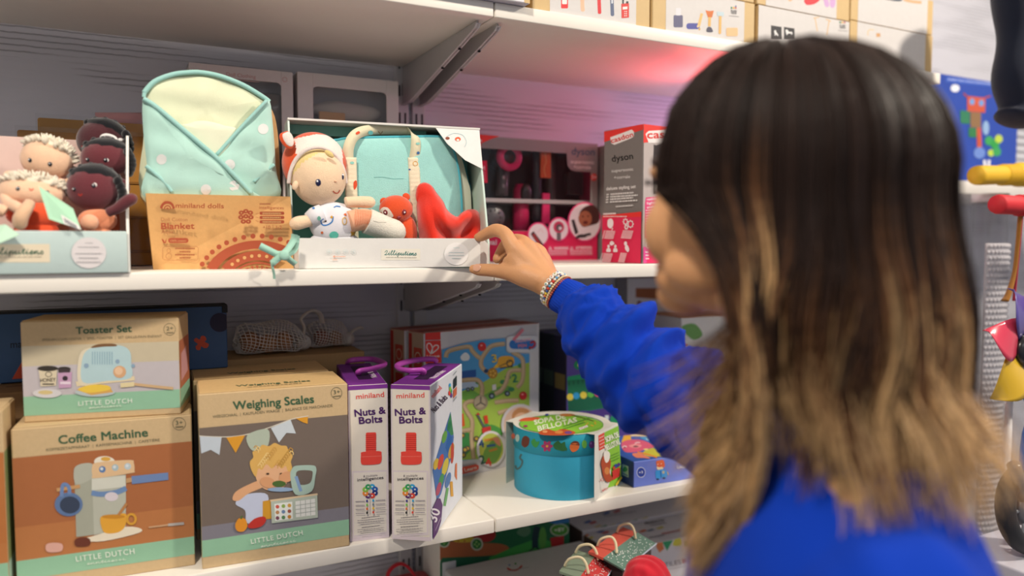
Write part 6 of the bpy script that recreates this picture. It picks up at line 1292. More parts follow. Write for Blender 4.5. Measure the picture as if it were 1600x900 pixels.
c.done('carton', 'uppermost toy box of the pile at the right end of the top shelf', 'box', 'tan and white toy boxes on the top shelf')
c = Carton((.33, .985, ZU), 0, .2035, .17, .07, '#dedce4', {'R': TAN, 'B': '#b9b7c6'}); F = c.face('F'); F.rect(.194, .0005, .2032, .0695, TAN); F.rect(.05, .02, .15, .05, '#b9c6dc')
c.done('carton', 'white box overhanging the front edge of the top shelf above the shelf joint', 'box')

# ================================================================== bottom shelf
ZB = 0.70; M_ = (590, 790, 310 / 1600); N_ = (860, 790, .15)
c = Carton((.4925, 1.25, ZB), 0, .275, .09, .27, '#e4e2de', {'T': '#3f8a4a'}); F = c.face('F'); F.rect(.003, .001, .2745, .269, '#1f6a45'); F.crop = M_
F.blob([(500, 300), (620, 290), (850, 300), (1000, 310), (1060, 345), (1000, 390), (800, 410), (500, 440)], '#a8623c'); F.poly([(700, 420), (900, 420), (1100, 330), (1300, 260), (1400, 290), (1400, 370), (1000, 440), (700, 520)], '#3fa04a'); F.poly([(475, 460), (520, 420), (900, 405), (900, 470), (640, 540), (475, 580)], '#1d5f42')
F.blob([(760, 250), (820, 215), (930, 200), (950, 250), (900, 290), (800, 290)], '#a52a2c'); F.blob([(600, 270), (680, 258), (770, 255), (780, 290), (640, 295)], '#c9b23a'); [F.ell(x, 285, 7, 6, '#a03a2a') for x in (650, 700)]
for x, y, r_ in ((800, 310, 50), (535, 290, 46)): F.ell(x, y, r_, r_ * 1.05, '#b9c4b0'); F.ell(x, y, r_ * .75, r_ * .8, '#2f7a3c'); [F.ell(x + r_ * .35 * cos(a), y + r_ * .35 * sin(a), 9, 8, '#8fc06a') for a in (0, 1.5, 3, 4.5)]
F.blob([(1120, 220), (1160, 175), (1220, 170), (1230, 220), (1180, 250)], '#5a8a6a'); F.line([(1290, 170), (1270, 240), (1270, 340)], 50, '#1c3a44', 3); F.line([(1270, 330), (1225, 370), (1215, 430)], 10, '#16222c', 3); F.line([(1275, 335), (1310, 360), (1330, 400)], 10, '#16222c', 3); F.ell(1330, 260, 30, 90, '#5aa04a'); F.ell(1275, 390, 40, 40, '#3f9a44')
F.ell(1465, 195, 76, 52, '#b9c4b0'); F.ell(1465, 195, 66, 43, '#4f9a3a'); F.text('+8Y', 1425, 212, 1508, 204, 30, '#e2e8d8', .03); F.poly([(1370, 130), (1540, 100), (1545, 135), (1440, 150)], '#3a7fc0'); F.quad('#b02a2c', (1390, 260), (1500, 240), (1500, 320), (1400, 330)); F.quad('#2a4a3a', (1370, 335), (1500, 325), (1500, 365), (1370, 375))
F.quad('#c9ccd0', (520, 460), (630, 440), (630, 560), (520, 600)); F.blob([(640, 530), (900, 460), (900, 500), (660, 570)], '#5a8ab0'); F.ell(965, 450, 35, 25, '#8a6a3c')
c.done('carton', 'green box picturing an orchard hill, on the bottom shelf under the shelf joint', 'box')
c = Carton((.5, 1.1, ZB), 0, .29, .145, .157, '#3f86cc', {'T': '#d6d7dc', 'L': '#c9ccd4'}); F = c.face('T', crop=M_)
F.line([(1045, 505), (1080, 522), (1130, 515), (1165, 485)], 14, '#cf3f34', 4); F.ell(1063, 480, 8, 6, '#3a7fc0'); F.ell(1112, 470, 9, 7, '#3f9a44'); F.greek(1040, 535, 1220, 500, 6, '#a8abb4')
F = c.face('F'); F.rect(.0, .150, .29, .157, '#d6d7dc'); [F.rect(.004 + i * .0045, .147, .0062 + i * .0045, .1508, '#2a4a72') for i in range(62)]
c.done('carton', 'blue box with a white lid and red smile before the green orchard box', 'box')
TB = '#d2d0d8'
for k, (y0, d_, h, lab) in enumerate(((1.15, .1, .1655, 'white tile box with triangle bunting print at the front of the bottom shelf'), (1.262, .1, .1675, 'second white tile box with coloured flags on its lid, behind the bunting box'))):
    c = Carton((.80 + .004 * k, y0, ZB), 0, .42, d_, h, TB, {'L': '#5a4a44'}); F = c.face('T', crop=N_)
    if True:
        for x, y, cc in ((385, 170, '#3a5fa8'), (440, 178, '#b8434a'), (495, 215, '#c9b89a'), (560, 220, '#3f8a5a'), (650, 210, '#c9bf4a'), (720, 195, '#3a5fa8'), (800, 178, '#cf6a3a'), (880, 162, '#2f8a4a'), (985, 135, '#c9bf5a'), (690, 60, '#b8434a'), (580, 80, '#3a5fa8')): F.poly([(x - 45, y + 8), (x + 20, y - 20), (x + 48, y - 2), (x - 10, y + 18)], cc)
        F.text('PRISMATIC', 985, 200, 1190, 165, 24, '#35343c', .03); F.greek(1040, 215, 1210, 190, 12, '#8a8a92'); F.greek(560, 120, 900, 70, 12, '#9a9aa4')
        for x, y, cc in ((520, 275, '#3a5fa8'), (570, 285, '#b8434a'), (420, 265, '#8a9a6a'), (360, 315, '#d9823a'), (410, 340, '#c9bf4a'), (960, 268, '#cf6a3a'), (1040, 260, '#7a8aa0'), (1140, 235, '#c9bf5a')): F.poly([(x - 45, y + 8), (x + 20, y - 16), (x + 48, y - 2), (x - 10, y + 16)], cc)
        F.text('PRISMATIC', 1165, 310, 1360, 270, 20, '#b8434a', .03); F.greek(1030, 345, 1190, 318, 12, '#8a8a92')
    if k == 0:
        F = c.face('F', crop=N_); F.line([(1080, 380), (1400, 330)], 3, '#a8a8b0')
        F.poly([(1100, 385), (1165, 368), (1185, 450), (1135, 490), (1105, 440)], '#cf7a4a'); F.poly([(1165, 368), (1275, 360), (1215, 470)], '#2f9a6a'); F.blob([(1275, 410), (1300, 345), (1355, 340), (1370, 400), (1330, 420)], '#d3cf4a'); F.poly([(1395, 370), (1460, 355), (1470, 415), (1400, 425)], '#7a9a7a'); F.poly([(1480, 350), (1560, 340), (1530, 420)], '#cf7a4a')
        F.text('TILES', 1192, 640, 1362, 606, 46, '#5d5a72', 0.0); F.text('BUILD', 1378, 600, 1560, 566, 46, '#b8434a', 0.01); F.line([(1200, 668), (1400, 630)], 3, '#8a8a98')
    c.done('carton', lab, 'box', 'white tile boxes on the bottom shelf')
# roped toy cases
def roped_case(label, A, B, zr, offL, offR, colL, colR, dots, seed, ropes):
    """two panels meeting on the edge A-B; offL / offR: vectors from that edge to the panels' outer edges"""
    A, B = Vector(A), Vector(B); base = (A + B + offR) / 2
    root = thing('toy_case', label, 'toy case', (base.x, base.y, ZB), 0, 'roped toy cases')
    dn = Vector((0, 0, -.004))
    b = MB(); b.prism([A, B, B + offL, A + offL], dn, colL, 'card'); part('top_panel', b, root)
    b = MB(); nR = (B - A).cross(offR).normalized(); nR = nR if nR.dot(FW) < 0 else -nR
    b.prism([A, B, B + offR, A + offR], -nR * .003, colR, 'card')
    u = (B - A).normalized(); v = (offR - u * offR.dot(u)).normalized(); F = Face(b, A, u, v, nR); L, Hh = (B - A).length, offR.length; r = random.Random(seed)
    for i in range(dots):
        s_, t = r.random(), r.random(); q = u * (s_ * (L - .006) + .003); qq = v * (t * (Hh - .006) + .003); rr = r.uniform(.0007, .0013); ss, tt = .05 + .9 * s_, .06 + .88 * t; F.ell(ss * L + tt * offR.dot(u), tt * offR.dot(v), rr, rr * .8, '#e9ecea', n=8)
    F.k = .0; b2 = [A + offR, B + offR]; b.tube(b2, .0011, '#cdd6ea', 'card', 6); part('dotted_panel', b, root)
    b = MB(); cA, cB = A + offL * .9, B + offL * .9; z0 = ZB; ins = (B - A) * .06
    P_ = [A + offR * .82 + ins, B + offR * .82 - ins, cB - ins, cA + ins]; tops = [p + Vector((0, 0, -.006)) for p in P_]; bots = [Vector((p.x, p.y, z0)) for p in P_]
    b.add(tops + bots, [[0, 1, 2, 3], [7, 6, 5, 4], [0, 4, 5, 1], [1, 5, 6, 2], [2, 6, 7, 3], [3, 7, 4, 0]], '#3a2a2c', 'card'); part('case_body', b, root)
    for t, sag in ropes:
        p = A + (B - A) * t; nn = Vector((0, 0, 1)); e = offR * .22
        b = MB(); b.tube(smooth([p + offL * .92 + nn * .001, p + offL * .7 + nn * .014, p + offL * .25 + nn * .019 + (B - A) * sag, p + offR * .06 + nn * .014 + (B - A) * sag, p + e + nR * .003], 6), .0022, '#e8d9b4', 'cloth', 8); part('rope_handle', b, root)
A1, B1 = atz(942.5, 871.8, .952), atz(995.8, 832, .952); L1 = (atz(917.8, 860.5, .952) - A1 + atz(974.8, 824.5, .952) - B1) / 2; R1 = (atz(975.5, 888, .932) - A1 + atz(1025.8, 851.5, .932) - B1) / 2
roped_case('coral topped toy case with a green dotted flap and rope handles', A1, B1, .952, L1, R1, '#cf5a4c', '#5f7f72', 95, 3, ((.22, .08), (.78, .06)))
A2, B2 = atz(905, 903, .945), atz(930.5, 868.5, .945); L2 = (atz(874, 891, .945) - A2 + atz(900.5, 860, .945) - B2) / 2; R2 = (atz(935, 925, .925) - A2 + atz(960.5, 881, .925) - B2) / 2
roped_case('sage topped toy case with a red dotted flap and rope handles', A2, B2, .945, L2, R2, '#7f8f7c', '#c23c3c', 80, 5, ((.22, .08), (.85, .06)))
p = atd(1011, 905, 1.13)
b = MB(); b.lathe([(.0, ZB + .0005), (.034, ZB + .001), (.036, ZB + .1), (.033, p.z - .004)], (p.x, p.y, 0), '#d92a3a', 'cloth', 30); b.ell((p.x, p.y, p.z), (.035, .035, .034), '#d92a3a', 'cloth', None, 40, 40, fn=lambda d: 1 + .05 * sin(9 * atan2(d.y, d.x) + 5 * d.z) * (1 - abs(d.z)) + .03 * sin(14 * d.x + 9 * d.y))
solo('cloth_bundle', b, 'round bright red cloth bundle beside the dotted toy cases at the bottom edge', 'cloth bundle')
p = at(625, 884, 1.3)
root = thing('toy_bag', 'red bag on the bottom shelf, only its handle loop showing', 'bag', (p.x + .01, 1.3, ZB))
b = MB(); b.box((p.x - .05, 1.275, ZB), (p.x + .06, 1.335, p.z - .03), '#b01f2a', 'cloth', .008, 2); part('bag_body', b, root)
b = MB(); pts = smooth([(p.x - .026, 1.3, p.z - .036), (p.x - .022, 1.3, p.z - .008), (p.x - .004, 1.3, p.z + .004), (p.x + .014, 1.3, p.z - .004), (p.x + .034, 1.3, p.z - .034)], 7); b.tube(pts, .0062, '#c02030', 'cloth', 10, flat=.45, upv=(0, 0, 1)); part('handle', b, root)

# ================================================================== right background
b = MB(); z = 1.588; b.box((1.62, 1.06, z - .03), (2.45, YW - .001, z), '#dedbd8', 'steel', .002, 2); solo('shelf', b, 'short white shelf on the wall at the far right under the blue robot box', 'shelf')
RB_ = (1440, 0, .5)
c = Carton((1.70, 1.16, z), 0, .36, .09, .262, '#2748a8', {'R': '#d98a5a'}); F = c.face('F', crop=RB_); F.k += .0003
F.quad('#3a5fc0', (75, 240), (228, 258), (228, 272), (75, 256)); F.text('SMART PLAY AND SCIENCE SERIES', 82, 250, 226, 266, 5, '#c9d4f0', .02); F.ell(104, 276, 14, 12, '#dfe4f0'); F.ell(240, 278, 10, 14, '#dfe4f0'); F.quad('#c4553c', (142, 300), (198, 306), (198, 352), (142, 348)); F.ell(157, 318, 8, 10, '#6a9ad8'); F.ell(186, 322, 8, 10, '#6a9ad8'); F.line([(130, 292), (145, 305)], 5, '#a8453a'); F.line([(196, 306), (215, 300)], 5, '#a8453a')
F.quad('#2f7a5a', (120, 345), (150, 348), (150, 388), (120, 385)); F.quad('#8a6a4a', (152, 350), (185, 352), (185, 400), (152, 398)); F.quad('#2f7a4a', (146, 398), (172, 402), (170, 430), (146, 428)); F.line([(178, 400), (180, 470)], 14, '#c4553c'); F.ell(200, 400, 10, 22, '#8fb0d8'); F.ell(180, 478, 18, 18, '#6a8ad0')
for x, y, r_, cc in ((210, 440, 13, '#3aa05a'), (228, 450, 14, '#2f9a4a'), (240, 434, 12, '#b9cf4a'), (216, 478, 10, '#b9cf4a'), (234, 474, 13, '#3aa05a')): F.ell(x, y, r_, r_ * 1.1, cc)
F.line([(195, 500), (198, 528)], 8, '#e6e8f0'); F.line([(210, 500), (208, 528)], 8, '#e6e8f0')
c.done('carton', 'blue robot kit box standing on the short shelf at the far right', 'box')
c = Carton((2.08, 1.2, z), 0, .2, .08, .25, '#c9ccd4'); F = c.face('F'); [F.greek(.02, .06 + i * .02, .1, .06 + i * .02, .006, '#8a8c94', i) for i in range(7)]; F.rect(.03, .2, .08, .225, '#9aa4b8'); F.rect(0.0, .0, .012, .25, '#d98a5a')
c.done('carton', 'pale grey box right of the blue robot box, cut by the picture edge', 'box')
# two scooters: bars with coloured grips
def scooter(label, Y, ply, col, relief, dz, stem_px):
    p0, p1 = [at(x, y, Y) for x, y in ply[:2]]; root = thing('toy_scooter', label, 'scooter', (p1.x + .1, Y, 0), 0, 'toy scooters at the far right'); s_ = depth(p0) / FPX
    b = MB(); d = (p1 - p0); q = p1 + d.normalized() * .14
    b.tube([p0, p0 + d * .06, p0 + d * .5, p1 - d * .08, p1, q], [14 * s_, 15.5 * s_, 15 * s_, 15.5 * s_, 19 * s_, 18 * s_], col, 'rubber', 20)
    for i in range(16): k = .62 + i * .05; b.tube([p0 + d * k, p0 + d * (k + .02)], 17.5 * s_ if k < .98 else 20 * s_, col, 'rubber', 18)
    part('grip', b, root)
    b = MB(); b.tube([q, q + d.normalized() * .12], 11 * s_, '#3a3c42', 'plastic', 14); e = q + d.normalized() * .06; b.tube([e, Vector((e.x, e.y, .14))], .016, '#3a3c42', 'steel', 14); part('stem', b, root)
    b = MB(); b.tube([Vector((e.x, e.y, .12)), Vector((e.x + .02, e.y - .45, .09))], .045, col, 'plastic', 14, flat=.3); part('deck', b, root)
    for yy in (0, -.45):
        b = MB(); b.M = Matrix.Translation((e.x, e.y + yy, .06)) @ Matrix.Rotation(pi / 2, 4, 'Y'); b.lathe([(.02, -.012), (.055, -.014), (.06, 0), (.055, .014), (.02, .012)], (0, 0, 0), '#2c2c30', 'rubber', 28); part('wheel', b, root)
    return root, p0, p1, s_
r1, p0, p1, s1 = scooter('toy scooter with a yellow grip before the short shelf, far right', 0.92, ((1524, 274), (1590, 273)), '#e0b52c', True, 0, 0)
r2, p0, p1, s2 = scooter('toy scooter with a red grip and a hanging streamer, at the right picture edge', 0.78, ((1557, 319), (1612, 322)), '#cf2a34', False, 0, 0)
b = MB(); b.tube(smooth([at(1594, 334, .78), at(1590, 380, .78), at(1585, 425, .775), at(1576, 458, .77), at(1570, 470, .77)], 5), lambda t: .004 + .007 * max(0, t - .5), '#9a6a2c', 'cloth', 8, flat=.4); part('streamer', b, r2, 'olive and red streamer')
b = MB(); b.tube(smooth([at(1597, 334, .778), at(1592, 390, .778), at(1588, 430, .775), at(1584, 470, .77)], 5), .0028, '#a83248', 'cloth', 8, flat=.5); part('streamer', b, r2, 'dark red streamer')
# clear tube and bubble wrap
p = at(1546, 350, .98); root = thing('clear_tube', 'clear plastic display tube standing behind the hair at the far right', 'tube', (p.x, p.y, 0))
b = MB(); z1 = at(1546, 312, .98).z; b.lathe([(.034, 0), (.034, z1)], (p.x, p.y, 0), '#fff', 'film', 28); part('tube', b, root)
b = MB(); b.lathe([(0, z1 + .012), (.035, z1 + .012), (.036, z1 - .006), (.034, z1 - .006)], (p.x, p.y, 0), '#d6d2d2', 'plastic', 28); part('cap', b, root); b = MB(); b.lathe([(.0, .004), (.036, .004), (.037, .0), (0, 0)], (p.x, p.y, 0), '#d6d2d2', 'plastic', 28); part('base', b, root)
q = at(1555, 385, .90); b = MB(); zt_ = at(1560, 380, .90).z
def bw(u, v): return (q.x - .03 + .075 * u, .90 - .012 * sin(u * 3), .45 + (zt_ - .45) * v)
b.box((q.x - .035, .902, .0), (q.x + .04, .912, .46), '#c9c6cc', 'card', .001)
b.grid(bw, 14, 80, '#b4b2b8', 'cloth', .003)
for i in range(9):
    for j in range(84):
        P = bw((i + .5 + .5 * (j % 2)) / 9.6, (j + .5) / 84); b.ell((P[0], P[1] - .0008, P[2]), (.0042, .0026, .0042), '#bebcc2', 'cloth', None, 6, 4)
solo('bubble_wrap_roll', b, 'standing strip of pale bubble wrap behind the hair at the far right', 'bubble wrap')
# pinwheel of coloured petals
p = at(1592, 545, .72); root = thing('pinwheel', 'pinwheel with purple, red and yellow petals and a black hub at the right edge', 'pinwheel', (p.x, p.y, 0))
for a, col in ((100, '#5a4f9a'), (150, '#d8405a'), (215, '#dfb52c'), (275, '#4a7fc0'), (330, '#3f9a5a'), (30, '#cf6a2c'), (65, '#b04a9a')):
    b = MB(); a = radians(a); u = Vector((cos(a), 0, sin(a))); v = Vector((-sin(a), 0, cos(a)))
    b.grid(lambda s_, t, u=u, v=v: p + u * (.02 + .085 * t) + v * ((s_ - .5) * .075 * sin(pi * min(1, .15 + t * .85)) + .02 * t) + Vector((0, -.03 * t * (1 - t) * 2 - .01 * s_, 0)), 8, 10, col, 'gloss', .0012); part('petal', b, root)
b = MB(); b.ell(p + Vector((0, -.012, 0)), (.028, .014, .028), '#1b1b1f', 'gloss'); part('hub', b, root)
b = MB(); b.tube([p + Vector((0, .012, 0)), Vector((p.x, p.y + .012, .01))], .006, '#d8d6d8', 'plastic', 10); b.lathe([(0, .012), (.042, .010), (.045, 0), (0, 0)], (p.x, p.y + .012, 0), '#c9c7cc', 'plastic', 28); part('stick', b, root)
# dark garment hanging at the top right
b = MB(); pts = [(1572, -40, .62), (1576, 40, .62), (1574, 110, .62), (1578, 165, .62), (1572, 192, .62)]
b.tube(smooth([at(x + 12, y, .86) for x, y, Y in pts], 6), lambda t: .036 + .004 * sin(t * 14) - (.030 * max(0, (t - .9) / .1) ** 2), '#1a2030', 'cloth', 26); b.tube(smooth([at(1620, -60, .87), at(1622, 30, .87), at(1616, 90, .87), at(1612, 125, .87)], 6), lambda t: .03 + .003 * sin(t * 17) - .024 * max(0, (t - .9) / .1) ** 2, '#171d2c', 'cloth', 24)
solo('hanging_garment', b, 'dark navy knitted garment hanging at the top right corner', 'garment')
p = at(1585, 800, .6); root = thing('balance_bike', 'balance bike of which a dark wheel and blue frame show at the right edge', 'bike', (p.x, p.y, 0))
for dx in (0, .27):
    b = MB(); b.M = Matrix.Translation((p.x + .03 + dx, p.y, p.z)) @ Matrix.Rotation(radians(80), 4, 'X'); b.tube([(cos(a) * .05, sin(a) * .05, 0) for a in [2 * pi * i / 32 for i in range(32)]], .013, '#26272b', 'rubber', 12, closed=True); b.lathe([(0, .006), (.022, .008), (.024, -.008), (0, -.006)], (0, 0, 0), '#6a6d74', 'plastic', 20); [b.tube([(0, 0, 0), (cos(a) * .045, sin(a) * .045, 0)], .003, '#8a8d94', 'plastic', 6) for a in [pi / 3 * i for i in range(6)]]; part('wheel', b, root)
b = MB(); b.tube(smooth([(p.x + .03, p.y, p.z), (p.x + .04, p.y, p.z + .12), (p.x + .15, p.y, p.z + .13), (p.x + .30, p.y, p.z)], 6), .011, '#2f6fc0', 'plastic', 12); b.tube([(p.x + .03, p.y, p.z - .0), (p.x - .015, p.y - .005, p.z + .07)], .009, '#6a6d74', 'plastic', 10); part('frame', b, root)
b = MB(); b.box((p.x - .04, p.y - .07, 0), (p.x + .37, p.y + .07, p.z - .0635), '#c2c1cb', 'steel', .004, 2); solo('display_plinth', b, 'pale low plinth carrying the balance bike at the right edge', 'plinth')
# ================================================================== the woman
HC = atd(1190, 290, 0.60)
hy = radians(-13); HF = Vector((sin(hy), cos(hy), 0)); HR_ = Vector((cos(hy), -sin(hy), 0)); HL = -HR_; ZZ = Vector((0, 0, 1))
ty = radians(-52); TF = Vector((sin(ty), cos(ty), 0)); TR = Vector((cos(ty), -sin(ty), 0))
N0 = Vector((HC.x, HC.y, 0)) - HF * .028 + RT * .024
def hp_(f, r, z): return HC + HF * f + HR_ * r + ZZ * z
SHR = N0 + TR * .165 + TF * .02 + ZZ * 1.272; SHL = N0 - TR * .128 - TF * .018 + ZZ * 1.203
WR = atd(858, 446, 1.02)
root = thing('person', 'woman with dark to blonde hair in a blue sweatshirt holding the gift box', 'person', (N0.x, N0.y, 0))
hrot = Matrix((HR_, HF, ZZ)).transposed()
b = MB(); SKC = '#d09a6e'
b.ell(hp_(-.012, 0, .022), (.074, .092, .082), SKC, 'skin', hrot, 40, 28); b.ell(hp_(.03, 0, -.03), (.062, .064, .075), SKC, 'skin', hrot, 36, 26)
b.ell(hp_(.070, 0, -.09), (.030, .024, .019), SKC, 'skin', hrot); b.ell(hp_(.045, 0, -.074), (.050, .046, .028), SKC, 'skin', hrot)
for s_ in (-1, 1):
    b.ell(hp_(.058, s_ * .037, -.036), (.024, .024, .030), SKC, 'skin', hrot); b.ell(hp_(.006, s_ * .071, -.02), (.008, .018, .03), SKC, 'skin', hrot); b.ell(hp_(.02, s_ * .05, -.065), (.016, .035, .02), SKC, 'skin', hrot)
    b.ell(hp_(.070, s_ * .026, .014), (.02, .016, .009), SKC, 'skin', hrot)
b.tube([hp_(.088, 0, .008), hp_(.097, 0, -.012), hp_(.106, 0, -.03), hp_(.098, 0, -.04)], [.008, .009, .0115, .008], SKC, 'skin', 14); b.ell(hp_(.094, -.010, -.035), (.008, .009, .006), SKC, 'skin', hrot); b.ell(hp_(.094, .010, -.035), (.008, .009, .006), SKC, 'skin', hrot)
b.ell(hp_(.086, 0, -.056), (.022, .012, .006), SKC, 'skin', hrot); b.ell(hp_(.084, 0, -.067), (.019, .012, .006), SKC, 'skin', hrot)
b.tube([hp_(-.015, 0, -.02), hp_(-.022, 0, -.08), N0 + ZZ * 1.36, N0 - TF * .01 + ZZ * 1.30], [.056, .053, .056, .066], SKC, 'skin', 26)
b.tube([N0 + ZZ * 1.33, N0 + ZZ * 1.22, N0 + ZZ * .95], [.050, .07, .07], SKC, 'skin', 24)
b.tube(smooth([N0 + ZZ * 1.27, N0 + TR * .08 + ZZ * 1.28, SHR], 4), .034, SKC, 'skin', 18); b.tube(smooth([N0 + ZZ * 1.27, N0 - TR * .08 + ZZ * 1.265, SHL], 4), .034, SKC, 'skin', 18)
armp = [SHR, atd(1130, 665, .825), atd(1067, 627, .865), atd(1017, 597, .895), atd(971, 548, .935), atd(920, 492, .985), atd(878, 460, 1.012), WR]
b.tube(smooth(armp, 5), lambda t: .046 - .0275 * t ** .9, SKC, 'skin', 22)
LE, LH = SHL + Vector((-.015, .0, -.25)), SHL + Vector((-.10, .19, -.30))
b.tube(smooth([SHL, SHL + Vector((-.012, -.01, -.12)), LE], 5), lambda t: .036 - .004 * t, SKC, 'skin', 20); b.tube(smooth([LE, (LE + LH) / 2, LH], 5), lambda t: .031 - .010 * t, SKC, 'skin', 20)
# --- right hand: pixel / depth of each joint
HCR = (720, 340, 160 / 900)
def J(x, y, d): return atd(HCR[0] + x * HCR[2], HCR[1] + y * HCR[2], d)
def finger(pts, rr, seg=16):
    P = smooth(pts, 5); n = len(P); R_ = []
    for i in range(n):
        t = i / (n - 1) * (len(rr) - 1); k = min(int(t), len(rr) - 2); R_.append(rr[k] * (1 - (t - k)) + rr[k + 1] * (t - k))
    b.tube(P, R_, SKC, 'skin', seg); b.ell(P[-1], (R_[-1],) * 3, SKC, 'skin', None, 14, 10)
MI, MM, MR, MP = J(455, 262, 1.035), J(575, 248, 1.046), J(672, 292, 1.060), J(715, 352, 1.072)
finger([J(560, 420, 1.035), MI, J(395, 150, 1.044), J(318, 112, 1.058), J(255, 128, 1.070), J(172, 168, 1.083), J(146, 172, 1.086)], [.0135, .0112, .0098, .0098, .0088, .0075, .0058])
finger([J(620, 410, 1.040), MM, J(480, 200, 1.072), J(400, 235, 1.093), J(355, 300, 1.098), J(318, 365, 1.094)], [.0135, .0115, .0095, .0090, .0082, .0068])
finger([J(680, 430, 1.045), MR, J(560, 280, 1.090), J(470, 320, 1.108), J(405, 375, 1.112), J(370, 405, 1.108)], [.0130, .0110, .0092, .0086, .0078, .0066])
finger([J(720, 460, 1.05), MP, J(640, 370, 1.098), J(560, 395, 1.112), J(505, 412, 1.115)], [.0120, .0100, .0084, .0076, .0062])
finger([J(700, 560, 1.022), J(560, 510, 1.026), J(420, 475, 1.035), J(330, 470, 1.044), J(245, 462, 1.053), J(160, 458, 1.0605), J(112, 452, 1.062)], [.0165, .0165, .0125, .0098, .0092, .0088, .0068])
wr = J(790, 600, 1.02)
for m, r_ in ((MI, .0125), (MM, .0130), (MR, .0125), (MP, .0115)): b.tube(smooth([wr, (wr + m) / 2 + FW * .004, m], 5), lambda t, r_=r_: .0165 + (r_ - .0165) * t, SKC, 'skin', 18)
b.tube([MI + FW * .004, MM + FW * .003, MR + FW * .003, MP + FW * .002], [.0095, .0105, .010, .009], SKC, 'skin', 14)
b.tube(smooth([wr, J(640, 520, 1.03), J(520, 430, 1.036), J(470, 330, 1.04)], 5), [.018] * 16, SKC, 'skin', 18)
b.tube([J(590, 500, 1.034), J(700, 420, 1.055)], [.014, .013], SKC, 'skin', 16)
for m in (MI, MM, MR, MP): b.ell(m - FW * .003, (.0085, .0085, .0085), SKC, 'skin', None, 14, 10)
# --- left hand (below the picture)
d = (LH - LE).normalized(); 
b.ell(LH + d * .045, (.03, .042, .018), SKC, 'skin')
for i in range(4): q = LH + d * .075 + TR * (.024 - .016 * i); b.tube([q - d * .02, q + d * (.03 - .004 * abs(i - 1)), q + d * (.055 - .006 * abs(i - 1)) - ZZ * .012], [.009, .0082, .0065], SKC, 'skin', 12)
q = LH + d * .03 + TR * .03; b.tube([q - TR * .012, q + TR * .014 + d * .02, q + TR * .02 + d * .045], [.011, .009, .007], SKC, 'skin', 12)
body = fuse(b, 0.0021, 5, SKC, .5)
body_o = part('body', body, root)
SB = BVHTree.FromPolygons(body.v, body.f)
def on_skin(P, d):
    h = SB.ray_cast(P, d); return h
for c_, ax, r1, r2, nm in ((J(140, 440, 1.0), J(240, 460, 1.0) - J(120, 452, 1.0), .0072, .0056, 'nail'), ):
    h = SB.ray_cast(CAM, (c_ - CAM).normalized())
    if h[0] is not None:
        b = MB(); z = h[1].normalized(); x = (ax - z * ax.dot(z)).normalized(); q = Matrix((x, z.cross(x), z)).transposed()
        b.ell(h[0] - z * .0002, (r1, r2, .0011), '#dda88c', 'gloss', q, 18, 8); part('thumb_nail', b, body_o)
for s_ in (-1, 1):
    b = MB(); b.ell(hp_(.0745, s_ * .029, .0), (.0105, .008, .0065), '#e8e2dc', 'gloss', hrot, 16, 12); b.ell(hp_(.081, s_ * .029, .0), (.0045, .002, .0045), '#3a2418', 'gloss', hrot, 12, 8); part('eye', b, body_o)
    b = MB()
    for i in range(9): t = (i - 4) / 4; p = hp_(.0825 - .004 * abs(t), s_ * (.030 + .010 * t), .0055 - .002 * t * t); b.tube([p, p + HF * .005 + HR_ * s_ * .002 * t, p + HF * .009 + ZZ * .003], [.0007, .0006, .0003], '#16100e', 'hair', 5)
    part('eyelashes', b, body_o); b = MB(); b.tube(smooth([hp_(.087, s_ * .012, .02), hp_(.083, s_ * .03, .025), hp_(.070, s_ * .046, .019)], 5), [.003] * 5 + [.0025] * 5 + [.001], '#2e1f18', 'hair', 8); part('eyebrow', b, body_o)
b = MB(); b.ell(hp_(.0925, 0, -.0565), (.019, .0075, .0042), '#b5615a', 'skin', hrot, 18, 10); b.ell(hp_(.0905, 0, -.066), (.0165, .0075, .0045), '#b5615a', 'skin', hrot, 18, 10); part('lips', b, body_o)

# --- sweatshirt
BLU = '#133cb2'
b = MB(); lv = [(.78, .168, .118), (.9, .17, .12), (1.02, .168, .118), (1.12, .170, .116), (1.18, .174, .112), (1.225, .166, .102), (1.262, .138, .088), (1.288, .104, .075), (1.308, .080, .067), (1.325, .066, .062), (1.315, .060, .056)]
LV = smooth([(z, a, c) for z, a, c in lv], 4); nu = 72; vs = []; fs = []
for i, p in enumerate(LV):
    for k in range(nu):
        th = 2 * pi * k / nu; sx, sy = cos(th), sin(th); ex = abs(sx) ** .9 * (1 if sx > 0 else -1); ey = abs(sy) ** .9 * (1 if sy > 0 else -1)
        fo = 1 + (.02 * sin(5 * th + p.x * 21) + .014 * sin(9 * th - p.x * 34)) * min(1, max(0, (1.3 - p.x) * 8))
        vs.append(N0 - TF * .012 + TR * (ex * p.y * fo) + TF * (ey * p.z * fo) + ZZ * (p.x - .012 * max(0, -sy) * (1 if p.x > 1.2 else 0)))
for i in range(len(LV) - 1):
    for k in range(nu): fs.append([i * nu + k, i * nu + (k + 1) % nu, (i + 1) * nu + (k + 1) % nu, (i + 1) * nu + k])
b.add(vs + [N0 + ZZ * .78, N0 + ZZ * 1.315], fs + [[k, len(vs), (k + 1) % nu] for k in range(nu)] + [[len(vs) - nu + k, len(vs) - nu + (k + 1) % nu, len(vs) + 1] for k in range(nu)], BLU, 'jersey', True); torso = b
